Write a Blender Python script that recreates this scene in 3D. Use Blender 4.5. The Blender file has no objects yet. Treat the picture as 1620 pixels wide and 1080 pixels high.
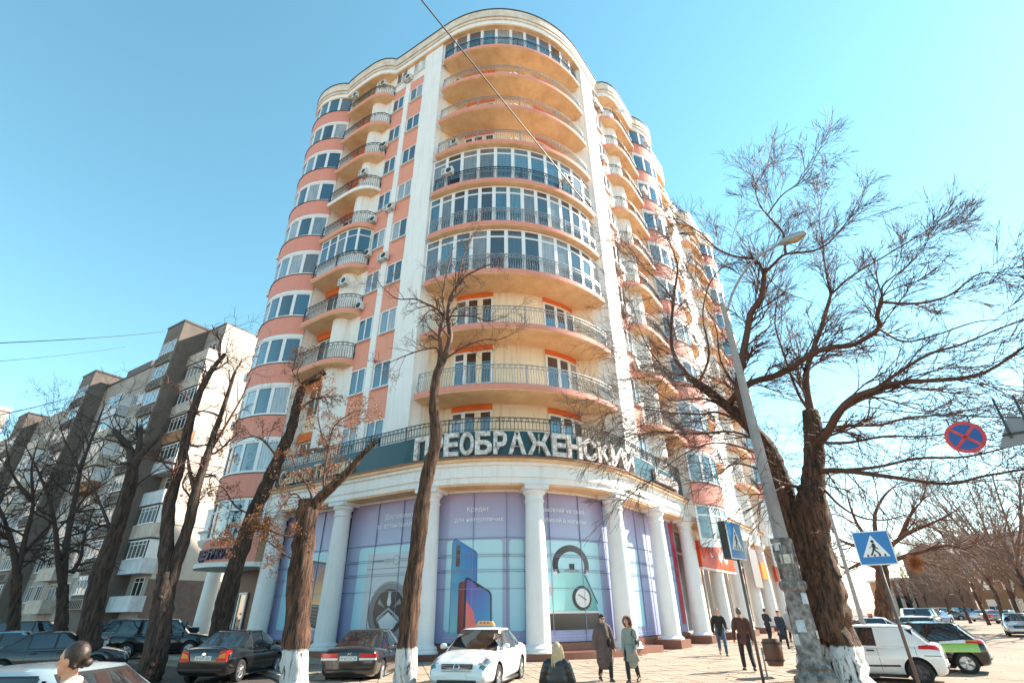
import bpy, bmesh, math, random
from math import sin, cos, pi, radians, hypot, atan2, sqrt
from mathutils import Vector, Matrix
from mathutils.geometry import tessellate_polygon
random.seed(7)
S = bpy.context.scene
COL = S.collection
# ---------------------------------------------------------------- camera, world, sun, exposure
EYE = 1.9; FPX = 790.0; TH = radians(28.4); ROLL = radians(0.7)
cd = bpy.data.cameras.new('camera'); cam = bpy.data.objects.new('camera', cd); COL.objects.link(cam)
cd.sensor_width = 36; cd.lens = 36*FPX/1620; cd.clip_start = .05; cd.clip_end = 4000
_x = Vector((1, 0, 0)); _u = Vector((0, -sin(TH), cos(TH))); _f = Vector((0, cos(TH), sin(TH)))
_r = _x*cos(ROLL) - _u*sin(ROLL); _t = _x*sin(ROLL) + _u*cos(ROLL)
M = Matrix.Identity(4)
for i in range(3):
    M[i][0] = _r[i]; M[i][1] = _t[i]; M[i][2] = -_f[i]
M[2][3] = EYE
cam.matrix_world = M
S.camera = cam
SUN_AZ, SUN_EL = radians(20), radians(37)
W = bpy.data.worlds.new('World'); S.world = W; W.use_nodes = True
wn = W.node_tree.nodes; wl = W.node_tree.links
bg = wn['Background']; sky = wn.new('ShaderNodeTexSky'); sky.sky_type = 'NISHITA'
sky.sun_disc = False; sky.sun_elevation = SUN_EL; sky.sun_rotation = pi/2 - SUN_AZ
sky.air_density = 1.1; sky.dust_density = 0.04; sky.ozone_density = 1.5
hs = wn.new('ShaderNodeHueSaturation'); hs.inputs['Hue'].default_value = .464; hs.inputs['Saturation'].default_value = 1.08
wl.new(sky.outputs[0], hs.inputs['Color']); wl.new(hs.outputs[0], bg.inputs[0]); bg.inputs[1].default_value = .115
sl = bpy.data.lights.new('sun', 'SUN'); sl.energy = 5.0; sl.angle = radians(.5); sl.color = (1, .89, .75)
so = bpy.data.objects.new('sun', sl); COL.objects.link(so)
so.rotation_euler = Vector((-cos(SUN_AZ)*cos(SUN_EL), -sin(SUN_AZ)*cos(SUN_EL), -sin(SUN_EL))).to_track_quat('-Z', 'Y').to_euler()
V = S.view_settings; V.view_transform = 'Standard'; V.look = 'None'; V.gamma = 1; V.use_curve_mapping = False; V.exposure = 1.45
S.render.engine = 'CYCLES'; S.cycles.max_bounces = 8; S.cycles.diffuse_bounces = 5
try: S.cycles.use_denoising = True
except Exception: pass

# ---------------------------------------------------------------- helpers
def PX(px, py, d):
    """world point seen at a photograph pixel, at horizontal distance d from the camera"""
    u = (px-810)/FPX; v = -(py-540)/FPX
    D = _r*u + _t*v + _f
    k = d/hypot(D.x, D.y)
    return Vector((D.x*k, D.y*k, EYE + D.z*k))
def PG(px, py, z=0):
    u = (px-810)/FPX; v = -(py-540)/FPX
    D = _r*u + _t*v + _f
    k = (z-EYE)/D.z
    return Vector((D.x*k, D.y*k, z))

def tag(o, label=None, cat=None, group=None, kind=None):
    if label: o['label'] = label
    if cat: o['category'] = cat
    if group: o['group'] = group
    if kind: o['kind'] = kind
    return o
def thing(name, loc=(0, 0, 0), rz=0, label=None, cat=None, group=None):
    o = bpy.data.objects.new(name, None); COL.objects.link(o); o.empty_display_size = .2
    o.location = loc; o.rotation_euler = (0, 0, rz)
    return tag(o, label, cat, group)
def put(name, me, mat=None, parent=None, loc=None, rot=None):
    o = bpy.data.objects.new(name, me); COL.objects.link(o)
    if parent: o.parent = parent
    if loc is not None: o.location = loc
    if rot is not None: o.rotation_euler = rot
    if mat:
        if not me.materials: me.materials.append(mat)
        elif me.materials[0] is not mat:
            o.material_slots[0].link = 'OBJECT'; o.material_slots[0].material = mat
    return o

class MB:
    def __init__(s): s.v = []; s.f = []; s.m = []; s.c = None
    def add(s, vs, fs, mi=0):
        b = len(s.v); s.v += [tuple(v) for v in vs]; s.f += [tuple(b+i for i in f) for f in fs]; s.m += [mi]*len(fs)
        return s
    def box(s, c, d, rz=0, mi=0, rot=None):
        x, y, z = d[0]/2, d[1]/2, d[2]/2
        vs = [Vector((a*x, b*y, e*z)) for a in (-1, 1) for b in (-1, 1) for e in (-1, 1)]
        R = rot if rot is not None else Matrix.Rotation(rz, 3, 'Z')
        c = Vector(c)
        return s.add([R @ v + c for v in vs], [(0, 1, 3, 2), (4, 6, 7, 5), (0, 4, 5, 1), (2, 3, 7, 6), (0, 2, 6, 4), (1, 5, 7, 3)], mi)
    def mbox(s, F, a0, a1, o0, o1, z0, z1, n=1, mi=0):
        """box in the coordinates of a wall map F(a, o, z), split n times along a"""
        vs = []
        for i in range(n+1):
            a = a0+(a1-a0)*i/n
            vs += [F(a, o0, z0), F(a, o1, z0), F(a, o1, z1), F(a, o0, z1)]
        fs = []
        for i in range(n):
            b = 4*i
            for j in range(4): fs.append((b+j, b+4+j, b+4+(j+1) % 4, b+(j+1) % 4))
        fs += [(0, 1, 2, 3), (4*n+3, 4*n+2, 4*n+1, 4*n)]
        return s.add(vs, fs, mi)
    def sheet(s, F, a0, a1, o, z0, z1, n=1, mi=0):
        vs = []
        for i in range(n+1):
            a = a0+(a1-a0)*i/n
            vs += [F(a, o, z0), F(a, o, z1)]
        return s.add(vs, [(2*i, 2*i+2, 2*i+3, 2*i+1) for i in range(n)], mi)
    def tube(s, pts, rad, n=6, mi=0, cap=True, jit=0):
        pts = [Vector(p) for p in pts]
        if not hasattr(rad, '__len__'): rad = [rad]*len(pts)
        b = len(s.v); N = len(pts); up = None
        for i, p in enumerate(pts):
            d = (pts[min(i+1, N-1)]-pts[max(i-1, 0)])
            if d.length < 1e-9: d = Vector((0, 0, 1))
            d.normalize()
            if up is None:
                up = Vector((1, 0, 0)) if abs(d.z) > .8 else Vector((0, 0, 1))
            x = up - d*up.dot(d)
            if x.length < 1e-6: x = d.orthogonal()
            x.normalize(); y = d.cross(x); up = x
            for j in range(n):
                a = 2*pi*j/n; r = rad[i]*(1+(random.uniform(-jit, jit) if jit else 0))
                s.v.append(tuple(p + x*(r*cos(a)) + y*(r*sin(a))))
        for i in range(N-1):
            for j in range(n):
                s.f.append((b+i*n+j, b+i*n+(j+1) % n, b+(i+1)*n+(j+1) % n, b+(i+1)*n+j)); s.m.append(mi)
        if cap and n > 2:
            s.f.append(tuple(b+j for j in reversed(range(n)))); s.m.append(mi)
            s.f.append(tuple(b+(N-1)*n+j for j in range(n))); s.m.append(mi)
        return s
    def lathe(s, prof, c=(0, 0, 0), n=20, mi=0, axis='Z', a0=0, a1=2*pi):
        b = len(s.v); c = Vector(c); full = abs(a1-a0-2*pi) < 1e-6; k = n if full else n+1
        for r, z in prof:
            for j in range(k):
                a = a0+(a1-a0)*j/n
                p = (r*cos(a), r*sin(a), z)
                if axis == 'Y': p = (r*cos(a), z, r*sin(a))
                if axis == 'X': p = (z, r*cos(a), r*sin(a))
                s.v.append(tuple(c+Vector(p)))
        for i in range(len(prof)-1):
            for j in range(n):
                j2 = (j+1) % k
                s.f.append((b+i*k+j, b+i*k+j2, b+(i+1)*k+j2, b+(i+1)*k+j)); s.m.append(mi)
        return s
    def poly(s, pts, z0, z1, mi=0, sides=True, top=True, bot=True):
        """vertical prism over a plan polygon"""
        n = len(pts); b = len(s.v)
        s.v += [(p[0], p[1], z0) for p in pts] + [(p[0], p[1], z1) for p in pts]
        if sides:
            for i in range(n):
                j = (i+1) % n; s.f.append((b+i, b+j, b+n+j, b+n+i)); s.m.append(mi)
        T = tessellate_polygon([[Vector((p[0], p[1], 0)) for p in pts]])
        for t in T:
            if bot: s.f.append(tuple(b+i for i in t)); s.m.append(mi)
            if top: s.f.append(tuple(b+n+i for i in t)); s.m.append(mi)
        return s
    def build(s, name, mats=None, parent=None, smooth=False, k=1, loc=None, rot=None, norm=True, angle=None):
        me = s.mesh(name, mats, smooth, k, norm, angle)
        return put(name, me, None, parent, loc, rot)
    def mesh(s, name, mats=None, smooth=False, k=1, norm=True, angle=None):
        me = bpy.data.meshes.new(name)
        vs = s.v if k == 1 else [(a*k, b*k, c*k) for a, b, c in s.v]
        me.from_pydata(vs, [], s.f)
        if mats is not None:
            for m in (mats if isinstance(mats, (list, tuple)) else [mats]): me.materials.append(m)
        if any(s.m): me.polygons.foreach_set('material_index', s.m)
        if norm:
            bm = bmesh.new(); bm.from_mesh(me); bmesh.ops.recalc_face_normals(bm, faces=bm.faces); bm.to_mesh(me); bm.free()
        if s.c:
            ca = me.color_attributes.new('Col', 'FLOAT_COLOR', 'POINT')
            ca.data.foreach_set('color', [x for c in s.c for x in (c[0], c[1], c[2], 1)])
        if smooth: 
            me.polygons.foreach_set('use_smooth', [True]*len(me.polygons))
            if angle: me.set_sharp_from_angle(angle=radians(angle))
        me.update()
        return me

def copy_tree(o, parent=None, loc=None, rz=None, label=None, group=None):
    c = o.copy(); COL.objects.link(c)
    if parent: c.parent = parent
    if loc is not None: c.location = loc
    if rz is not None: c.rotation_euler = (0, 0, rz)
    if label: c['label'] = label
    if group: c['group'] = group
    for ch in list(o.children): copy_tree(ch, c)
    return c

def baked(o):
    """mesh of o with its modifiers applied"""
    dg = bpy.context.evaluated_depsgraph_get(); dg.update()
    me = bpy.data.meshes.new_from_object(o.evaluated_get(dg))
    return me

# ---------------------------------------------------------------- materials
MATS = {}
def mat(name, col, rough=.6, metal=0, noise=0, nscale=3, col2=None, bump=0, bscale=40, spec=.5, coat=0, streak=0, trans=0, emis=None, detail=6):
    """procedural surface: base colour mixed by noise towards col2, optional rain streaks, optional fine relief"""
    if name in MATS: return MATS[name]
    m = bpy.data.materials.new(name); m.use_nodes = True; MATS[name] = m
    N = m.node_tree.nodes; L = m.node_tree.links; B = N['Principled BSDF']
    B.inputs['Base Color'].default_value = (*col, 1); B.inputs['Roughness'].default_value = rough
    B.inputs['Metallic'].default_value = metal; B.inputs['Specular IOR Level'].default_value = spec
    if coat: B.inputs['Coat Weight'].default_value = coat; B.inputs['Coat Roughness'].default_value = .04
    if trans: B.inputs['Transmission Weight'].default_value = trans
    if emis: B.inputs['Emission Color'].default_value = (*emis[0], 1); B.inputs['Emission Strength'].default_value = emis[1]
    if noise or bump or streak:
        tc = N.new('ShaderNodeNewGeometry')
        src = tc.outputs['Position']
    last = None
    if noise:
        nz = N.new('ShaderNodeTexNoise'); nz.inputs['Scale'].default_value = nscale; nz.inputs['Detail'].default_value = detail; nz.inputs['Roughness'].default_value = .62
        L.new(src, nz.inputs['Vector'])
        mr = N.new('ShaderNodeMapRange'); mr.inputs['From Min'].default_value = .38; mr.inputs['From Max'].default_value = .72; mr.inputs['To Max'].default_value = noise
        L.new(nz.outputs['Fac'], mr.inputs['Value'])
        mx = N.new('ShaderNodeMix'); mx.data_type = 'RGBA'; mx.inputs['A'].default_value = (*col, 1)
        mx.inputs['B'].default_value = (*(col2 or tuple(c*.55 for c in col)), 1)
        L.new(mr.outputs[0], mx.inputs['Factor']); last = mx.outputs['Result']
    if streak:
        mp = N.new('ShaderNodeMapping'); mp.inputs['Scale'].default_value = (2.2, 2.2, .16); L.new(src, mp.inputs['Vector'])
        n2 = N.new('ShaderNodeTexNoise'); n2.inputs['Scale'].default_value = 1.6; n2.inputs['Detail'].default_value = 7; n2.inputs['Roughness'].default_value = .7
        L.new(mp.outputs[0], n2.inputs['Vector'])
        m2 = N.new('ShaderNodeMapRange'); m2.inputs['From Min'].default_value = .5; m2.inputs['From Max'].default_value = .78; m2.inputs['To Max'].default_value = streak
        L.new(n2.outputs['Fac'], m2.inputs['Value'])
        x2 = N.new('ShaderNodeMix'); x2.data_type = 'RGBA'; x2.inputs['B'].default_value = (.30, .22, .15, 1)
        if last: L.new(last, x2.inputs['A'])
        else: x2.inputs['A'].default_value = (*col, 1)
        L.new(m2.outputs[0], x2.inputs['Factor']); last = x2.outputs['Result']
    if last: L.new(last, B.inputs['Base Color'])
    if bump:
        bz = N.new('ShaderNodeTexNoise'); bz.inputs['Scale'].default_value = bscale; bz.inputs['Detail'].default_value = 5; L.new(src, bz.inputs['Vector'])
        bp = N.new('ShaderNodeBump'); bp.inputs['Strength'].default_value = bump; bp.inputs['Distance'].default_value = .02
        L.new(bz.outputs['Fac'], bp.inputs['Height']); L.new(bp.outputs[0], B.inputs['Normal'])
    return m

def glass_mat(name, cols, rough=.03, metal=.0, spec=.9):
    """window pane: colour differs pane by pane (dark room, blind, curtain, painted sky reflection)"""
    m = bpy.data.materials.new(name); m.use_nodes = True; MATS[name] = m
    N = m.node_tree.nodes; L = m.node_tree.links; B = N['Principled BSDF']
    oi = N.new('ShaderNodeObjectInfo'); cr = N.new('ShaderNodeValToRGB'); cr.color_ramp.interpolation = 'CONSTANT'
    e = cr.color_ramp.elements
    while len(e) > 1: e.remove(e[-1])
    e[0].position = 0; e[0].color = (*cols[0], 1)
    for i, c in enumerate(cols[1:]):
        q = e.new((i+1)/len(cols)); q.color = (*c, 1)
    L.new(oi.outputs['Random'], cr.inputs[0])
    # folds of a curtain behind the pane
    g = N.new('ShaderNodeNewGeometry'); nz = N.new('ShaderNodeTexNoise'); mp = N.new('ShaderNodeMapping'); mp.inputs['Scale'].default_value = (9, 9, .5)
    L.new(g.outputs['Position'], mp.inputs[0]); L.new(mp.outputs[0], nz.inputs['Vector']); nz.inputs['Scale'].default_value = 1.5
    mr = N.new('ShaderNodeMapRange'); mr.inputs['From Min'].default_value = .3; mr.inputs['From Max'].default_value = .7; mr.inputs['To Min'].default_value = .62; mr.inputs['To Max'].default_value = 1.2
    L.new(nz.outputs['Fac'], mr.inputs[0])
    vm = N.new('ShaderNodeVectorMath'); vm.operation = 'SCALE'; L.new(cr.outputs[0], vm.inputs[0]); L.new(mr.outputs[0], vm.inputs['Scale'])
    L.new(vm.outputs[0], B.inputs['Base Color'])
    B.inputs['Roughness'].default_value = rough; B.inputs['Specular IOR Level'].default_value = spec; B.inputs['Metallic'].default_value = metal
    B.inputs['IOR'].default_value = 1.6
    B.inputs['Coat Weight'].default_value = 1; B.inputs['Coat Roughness'].default_value = .02; B.inputs['Coat IOR'].default_value = 1.7
    # slightly wavy glass
    n3 = N.new('ShaderNodeTexNoise'); n3.inputs['Scale'].default_value = 1.1; bp = N.new('ShaderNodeBump'); bp.inputs['Strength'].default_value = .08; bp.inputs['Distance'].default_value = .1
    L.new(g.outputs['Position'], n3.inputs['Vector']); L.new(n3.outputs['Fac'], bp.inputs['Height']); L.new(bp.outputs[0], B.inputs['Normal']); L.new(bp.outputs[0], B.inputs['Coat Normal'])
    return m

m_white = mat('white_render', (.86, .835, .80), .75, noise=.5, nscale=.9, col2=(.70, .65, .58), bump=.15, bscale=60, streak=.5)
m_pil = mat('white_plaster', (.88, .865, .84), .7, noise=.4, nscale=.7, col2=(.74, .72, .69), bump=.12, bscale=50, streak=.3)
m_col = mat('column_paint', (.80, .80, .80), .5, noise=.4, nscale=2, col2=(.70, .70, .70), streak=.22)
m_orange = mat('salmon_panel', (.80, .31, .215), .7, noise=.6, nscale=1.3, col2=(.76, .37, .27), bump=.1, streak=.25)
m_pink = mat('pink_panel', (.76, .28, .21), .7, noise=.6, nscale=1.0, col2=(.70, .31, .24), bump=.1, streak=.4)
m_lintel = mat('orange_lintel', (.76, .17, .03), .7, noise=.4, nscale=2)
m_soffit = mat('soffit_glow_paint', (.88, .60, .36), .8, noise=.9, nscale=.8, col2=(.66, .37, .18), bump=.1, streak=.25)  # peach paint, with the orange of bounced light mixed into the colour
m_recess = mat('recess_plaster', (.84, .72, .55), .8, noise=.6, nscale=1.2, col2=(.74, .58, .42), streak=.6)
m_cornice = mat('cornice_stone', (.78, .70, .60), .75, noise=.75, nscale=1.4, col2=(.55, .40, .27), bump=.2, streak=.4)
m_cap = mat('dark_flashing', (.06, .05, .05), .5)
m_iron = mat('wrought_iron', (.075, .075, .08), .5, metal=.3)
m_irong = mat('grey_iron', (.36, .36, .36), .45, metal=.3)
m_pvc = mat('white_frame', (.82, .82, .82), .35, noise=.2, nscale=3)
m_glass = glass_mat('window_glass', [(.012, .06, .10), (.006, .010, .013), (.02, .085, .15), (.010, .035, .06), (.02, .022, .026), (.36, .36, .35), (.012, .065, .12), (.12, .11, .10), (.005, .006, .008), (.18, .24, .28)])  # blue entries paint the sky's reflection into the pane colour
m_glassc = glass_mat('loggia_glass', [(.05, .13, .19), (.15, .15, .155), (.03, .03, .035), (.10, .20, .26), (.22, .22, .21), (.05, .08, .10), (.34, .33, .31)])  # blues raised to hold reflected sky in the colour
m_teal = mat('teal_sign', (.004, .048, .062), .4, noise=.4, nscale=1.2, col2=(.006, .075, .095), coat=.2)
m_granite = mat('red_granite', (.24, .10, .065), .35, noise=.8, nscale=18, col2=(.13, .05, .035), detail=8)
m_ac = mat('ac_shell', (.72, .71, .68), .5, noise=.3, nscale=5)
m_dark = mat('dark_metal', (.03, .03, .032), .5)
# ---------------------------------------------------------------- ground, road, pavement
K = 1.15                                   # metres per plan unit of the corner building
CX, CY = -.74, 28.0                        # centre of the rounded corner (plan units)
AL, AR = radians(148.3), radians(54.3)
dL = (cos(AL), sin(AL)); nL = (cos(AL+pi/2), sin(AL+pi/2))
dR = (cos(AR), sin(AR)); nR = (cos(AR-pi/2), sin(AR-pi/2))
WL, WR = 7.07, 7.25
def FL(s, o, z): return (K*(CX+dL[0]*s+nL[0]*(WL+o)), K*(CY+dL[1]*s+nL[1]*(WL+o)), K*z)
def FR(s, o, z): return (K*(CX+dR[0]*s+nR[0]*(WR+o)), K*(CY+dR[1]*s+nR[1]*(WR+o)), K*z)
def FC(deg, r, z): a = radians(deg); return (K*(CX+cos(a)*r), K*(CY+sin(a)*r), K*z)

def ground_mat(name, c1, c2, c3, sc):
    m = bpy.data.materials.new(name); m.use_nodes = True
    N = m.node_tree.nodes; L = m.node_tree.links; B = N['Principled BSDF']
    g = N.new('ShaderNodeNewGeometry')
    a = N.new('ShaderNodeTexNoise'); a.inputs['Scale'].default_value = sc; a.inputs['Detail'].default_value = 8; a.inputs['Roughness'].default_value = .7
    b = N.new('ShaderNodeTexNoise'); b.inputs['Scale'].default_value = 60; b.inputs['Detail'].default_value = 3
    L.new(g.outputs['Position'], a.inputs['Vector']); L.new(g.outputs['Position'], b.inputs['Vector'])
    r = N.new('ShaderNodeValToRGB'); e = r.color_ramp.elements
    e[0].position = .33; e[0].color = (*c1, 1); e[1].position = .68; e[1].color = (*c3, 1); q = e.new(.5); q.color = (*c2, 1)
    L.new(a.outputs['Fac'], r.inputs[0])
    mx = N.new('ShaderNodeMix'); mx.data_type = 'RGBA'; mx.blend_type = 'MULTIPLY'; mx.inputs['Factor'].default_value = .5
    L.new(r.outputs[0], mx.inputs['A']); L.new(b.outputs['Fac'], mx.inputs['B']); L.new(mx.outputs['Result'], B.inputs['Base Color'])
    B.inputs['Roughness'].default_value = .85
    bp = N.new('ShaderNodeBump'); bp.inputs['Strength'].default_value = .3; bp.inputs['Distance'].default_value = .01
    L.new(b.outputs['Fac'], bp.inputs['Height']); L.new(bp.outputs[0], B.inputs['Normal'])
    return m
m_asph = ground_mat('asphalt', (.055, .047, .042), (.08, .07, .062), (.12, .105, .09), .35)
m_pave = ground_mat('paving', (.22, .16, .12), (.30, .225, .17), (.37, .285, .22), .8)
m_road = ground_mat('sunny_road', (.25, .185, .135), (.33, .25, .185), (.40, .31, .235), .3)  # sunlit tone in the colour, lightened to bounce light onto the walls
m_kerb = mat('kerb_stone', (.40, .37, .34), .8, noise=.6, nscale=4)
m_line = mat('road_paint', (.72, .72, .70), .6, noise=.7, nscale=6, col2=(.25, .23, .22))
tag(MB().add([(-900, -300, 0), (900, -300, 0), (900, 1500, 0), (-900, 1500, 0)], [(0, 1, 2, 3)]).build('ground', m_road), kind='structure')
ls = MB().add([(*FL(-3, 4.5, 0)[:2], .005), (*FL(140, 2.2, 0)[:2], .005), (*FL(140, 30, 0)[:2], .005), (*FL(8, 30, 0)[:2], .005)], [(0, 1, 2, 3)])  # shaded left street set darker in colour than the sunlit ground
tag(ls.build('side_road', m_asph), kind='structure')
# pavement that wraps the rounded corner, a kerb step above the road
def offs(fo, fc): return [FL(s, o, 0)[:2] for s, o in fo] + [FC(-121.7+86*i/14, WL+fc(i/14), 0)[:2] for i in range(1, 14)] + [FR(s, fc(1), 0)[:2] for s in (0, 10, 30, 60, 120)]
PVO = 8.7
outer = offs(((60, 2.5), (30, 2.5), (15, 2.5), (9, 2.6), (4, 3.6), (0, 5.0)), lambda t: 5.2+3.5*min(1, t*2.2))
inner = offs(((60, -2.2), (30, -2.2), (15, -2.2), (9, -2.2), (4, -2.2), (0, -2.2)), lambda t: -2.2)
KH = .13
pav = MB(); n = len(outer)
for i in range(n-1):
    pav.add([(*outer[i], KH), (*outer[i+1], KH), (*inner[i+1], KH), (*inner[i], KH)], [(0, 1, 2, 3)])
pavement = tag(pav.build('pavement', m_pave), kind='structure')
kerb = thing('kerb'); kerb['kind'] = 'structure'
# kerb stones one by one near the corner, one strip beyond
def resample(pts, step):
    out = [Vector(pts[0])]; carry = 0
    for a, b in zip(pts[:-1], pts[1:]):
        a = Vector(a); b = Vector(b); l = (b-a).length; p = step-carry
        while p < l: out.append(a+(b-a)*(p/l)); p += step
        carry = l-(p-step)
    return out
ks = resample([Vector((*p, 0)) for p in outer], 1.0)
far = MB()
for a, b in zip(ks[:-1], ks[1:]):
    d = (b-a); L_ = d.length; c = (a+b)/2
    if c.length < 40:
        q = MB(); q.box((c.x, c.y, KH/2+.004), (L_-.012, .16, KH+.012), rz=atan2(d.y, d.x)); q.build('kerb_stone', m_kerb, kerb)
    else: far.box((c.x, c.y, KH/2+.004), (L_+.02, .16, KH+.012), rz=atan2(d.y, d.x))
tag(far.build('kerb_run', m_kerb, kerb), kind='stuff')
# paving slabs: courses of real slabs with open joints, near the corner
slab = MB().box((0, 0, 0), (.485, .485, .03)).mesh('paving_slab', [mat('slab_stone', (.40, .31, .235), .85, noise=.95, nscale=1.3, col2=(.25, .185, .14), bump=.35, bscale=30, detail=9)])
slabs = MB()
def rng(p): return hypot(p[0], p[1])
rs = random.Random(5); cnt = 0; ax = radians(12)
cand = []
for i in range(-60, 120):
    for j in range(-10, 100):
        u, v = i*.51, j*.51
        x = u*cos(ax)-v*sin(ax); y = 12+u*sin(ax)+v*cos(ax)
        dd = hypot(x-K*CX, y-K*CY)
        ins = None
        an = (math.degrees(atan2(y-K*CY, x-K*CX))+121.7)/86
        if 7.62*K < dd < (WL+5.2+3.5*min(1, max(0, an)*2.2)-.25)*K and 0 < an < 1: ins = True
        qx, qy = x-K*CX, y-K*CY
        sR = qx*dR[0]+qy*dR[1]; oR = qx*nR[0]+qy*nR[1]
        if sR > 0: ins = (WR+.5)*K < oR < (WR+PVO-.2)*K and sR < 26
        sL = qx*dL[0]+qy*dL[1]; oL = qx*nL[0]+qy*nL[1]
        if sL > 0: ins = (WL+.5)*K < oL < (WL+2.3)*K and sL < 20
        if not ins or y < 15 or hypot(x, y) > 40: continue
        if abs(atan2(x, y)) > radians(44): continue
        cand.append((hypot(x, y), x, y))
cand.sort()
for q, (d_, x, y) in enumerate(cand):
    z = KH+.003+rs.uniform(-.004, .006)
    if q < 300:
        o = put('paving_slab', slab, None, pavement, (x, y, z), (rs.uniform(-.004, .004), rs.uniform(-.004, .004), ax))
    else: slabs.box((x, y, z), (.485, .485, .03), rz=ax)
if slabs.v: tag(slabs.build('paving_slab', slab.materials[0], pavement), kind='stuff')
# sunny square and road to the right
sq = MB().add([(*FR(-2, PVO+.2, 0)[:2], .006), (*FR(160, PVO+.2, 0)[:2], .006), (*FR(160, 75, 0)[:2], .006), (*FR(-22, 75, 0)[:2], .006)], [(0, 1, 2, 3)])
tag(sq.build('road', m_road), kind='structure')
tr = MB()
for o_ in (21, 22.4, 26, 27.4):            # tram rails let into the road
    tr.mbox(FR, -20, 150, o_, o_+.07, .006, .016, 1)
tag(tr.build('tram_track', mat('rail_steel', (.12, .10, .09), .4, metal=.6)), kind='structure')
mk = MB()
for i in range(7): mk.mbox(FL, 9+i*2.6, 9.12+i*2.6, PVO+.4, PVO+4.6, .004, .0075)
tag(mk.build('parking_marking', m_line), kind='structure')

# dry leaves and grit lying about
rl = random.Random(8); lt = MB()
for _ in range(900):
    d_ = rl.uniform(17.5, 32); a_ = rl.uniform(-.6, .8); x, y = d_*sin(a_), d_*cos(a_); z_ = KH+.022; q = rl.uniform(.02, .05); r_ = rl.uniform(0, 6.28)
    lt.add([(x+q*cos(r_), y+q*sin(r_), z_), (x-q*.5*sin(r_), y+q*.5*cos(r_), z_+q*.3), (x-q*cos(r_), y-q*sin(r_), z_), (x+q*.5*sin(r_), y-q*.5*cos(r_), z_+q*.2)], [(0, 1, 2, 3)])
lo = tag(lt.build('leaf_litter', mat('litter_leaf', (.20, .10, .05), .8, noise=.8, nscale=4), norm=False), 'scattered dry leaves lying on the paving', 'leaf litter', kind='stuff')
# ---------------------------------------------------------------- the corner apartment building
apt = thing('apartment_building', label='tall white and salmon apartment block with rounded balcony corner and colonnade', cat='building')
def lvl(k): return 7.5+3.2*k
TOP = 40.35
class Path:
    """plan polyline (plan units) mapped as F(a, o, z): a along it, o outwards"""
    def __init__(s, pts, ref=(CX, CY)):
        s.p = [Vector((p[0], p[1])) for p in pts]; s.l = [0]
        for a, b in zip(s.p[:-1], s.p[1:]): s.l.append(s.l[-1]+(b-a).length)
        s.n = []
        N = len(s.p)
        for i in range(N):
            d = (s.p[min(i+1, N-1)]-s.p[max(i-1, 0)]).normalized()
            s.n.append(Vector((d.y, -d.x)))
        s.len = s.l[-1]
    def __call__(s, a, o, z):
        a = min(max(a, 0), s.len); i = 0
        while i < len(s.l)-2 and s.l[i+1] < a: i += 1
        t = (a-s.l[i])/max(1e-9, s.l[i+1]-s.l[i])
        p = s.p[i].lerp(s.p[i+1], t); n = s.n[i].lerp(s.n[i+1], t)
        return (K*(p.x+n.x*o), K*(p.y+n.y*o), K*z)
def uL(s, o): v = FL(s, o, 0); return (v[0]/K, v[1]/K)
def uR(s, o): v = FR(s, o, 0); return (v[0]/K, v[1]/K)
def uC(d, r): v = FC(d, r, 0); return (v[0]/K, v[1]/K)
def spline(pts, m=4):
    """Catmull-Rom through plan points"""
    P = [Vector(p) for p in pts]; P = [2*P[0]-P[1]] + P + [2*P[-1]-P[-2]]; out = []
    for i in range(1, len(P)-2):
        for j in range(m):
            t = j/m; a, b, c, d = P[i-1:i+3]
            out.append(tuple(.5*((2*b)+(-a+c)*t+(2*a-5*b+4*c-d)*t*t+(-a+3*b-3*c+d)*t**3)))
    out.append(tuple(P[-2])); return out
def arcC(r, a0=-121.7, a1=-35.7, n=28): return [uC(a0+(a1-a0)*i/n, r) for i in range(n+1)]

# plan of one street unit: the balcony rim and the round bay, in (s, o) from its window columns outwards
BAL = [(0, .02), (.10, .32), (.36, .62), (.85, .88), (1.45, 1.0), (2.2, 1.02), (3.4, .98), (4.15, .97)]
class Side:
    def __init__(s, F, u, sgn, b0, bw, bc, bhalf, bo, bsag, name):
        s.F, s.u, s.sgn, s.b0, s.bw, s.bc, s.bh, s.bo, s.bs, s.name = F, u, sgn, b0, bw, bc, bhalf, bo, bsag, name
    def P(s, pts):
        q = [s.u(*p) for p in pts]
        return q if s.sgn < 0 else q[::-1]     # always left to right seen from the street
    def bal(s, extra=0, dirn=1): # rim polyline: from b0 towards the bay
        f = s.bw/4.15
        return [(s.b0+dirn*x*f, y+(extra if y > .05 else extra*.3)) for x, y in BAL]
    def bay(s, extra=0, n=14, half=None):
        h = s.bh; R = (h*h+s.bs**2)/(2*s.bs); a = math.asin(min(1, h/R)); cy = s.bo+s.bs-R
        return [(s.bc+(R+extra)*sin(-a+2*a*i/n), cy+(R+extra)*cos(-a+2*a*i/n)) for i in range(n+1)]
left = Side(FL, uL, 1, 4.98, 4.1, 11.65, 2.3, .52, .95, 'left')
right = Side(FR, uR, -1, 3.5, 4.35, 10.25, 2.4, .75, .92, 'right')
right2 = Side(FR, uR, -1, 22.4, 4.35, 29.4, 2.4, .75, .92, 'right')
class Mir:  # the mirrored balcony on the far side of the right-hand bay
    pass

def solid(mb, plan, z0, z1, mi=0): mb.poly([(K*p[0], K*p[1]) for p in plan], K*z0, K*z1, mi)

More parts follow.
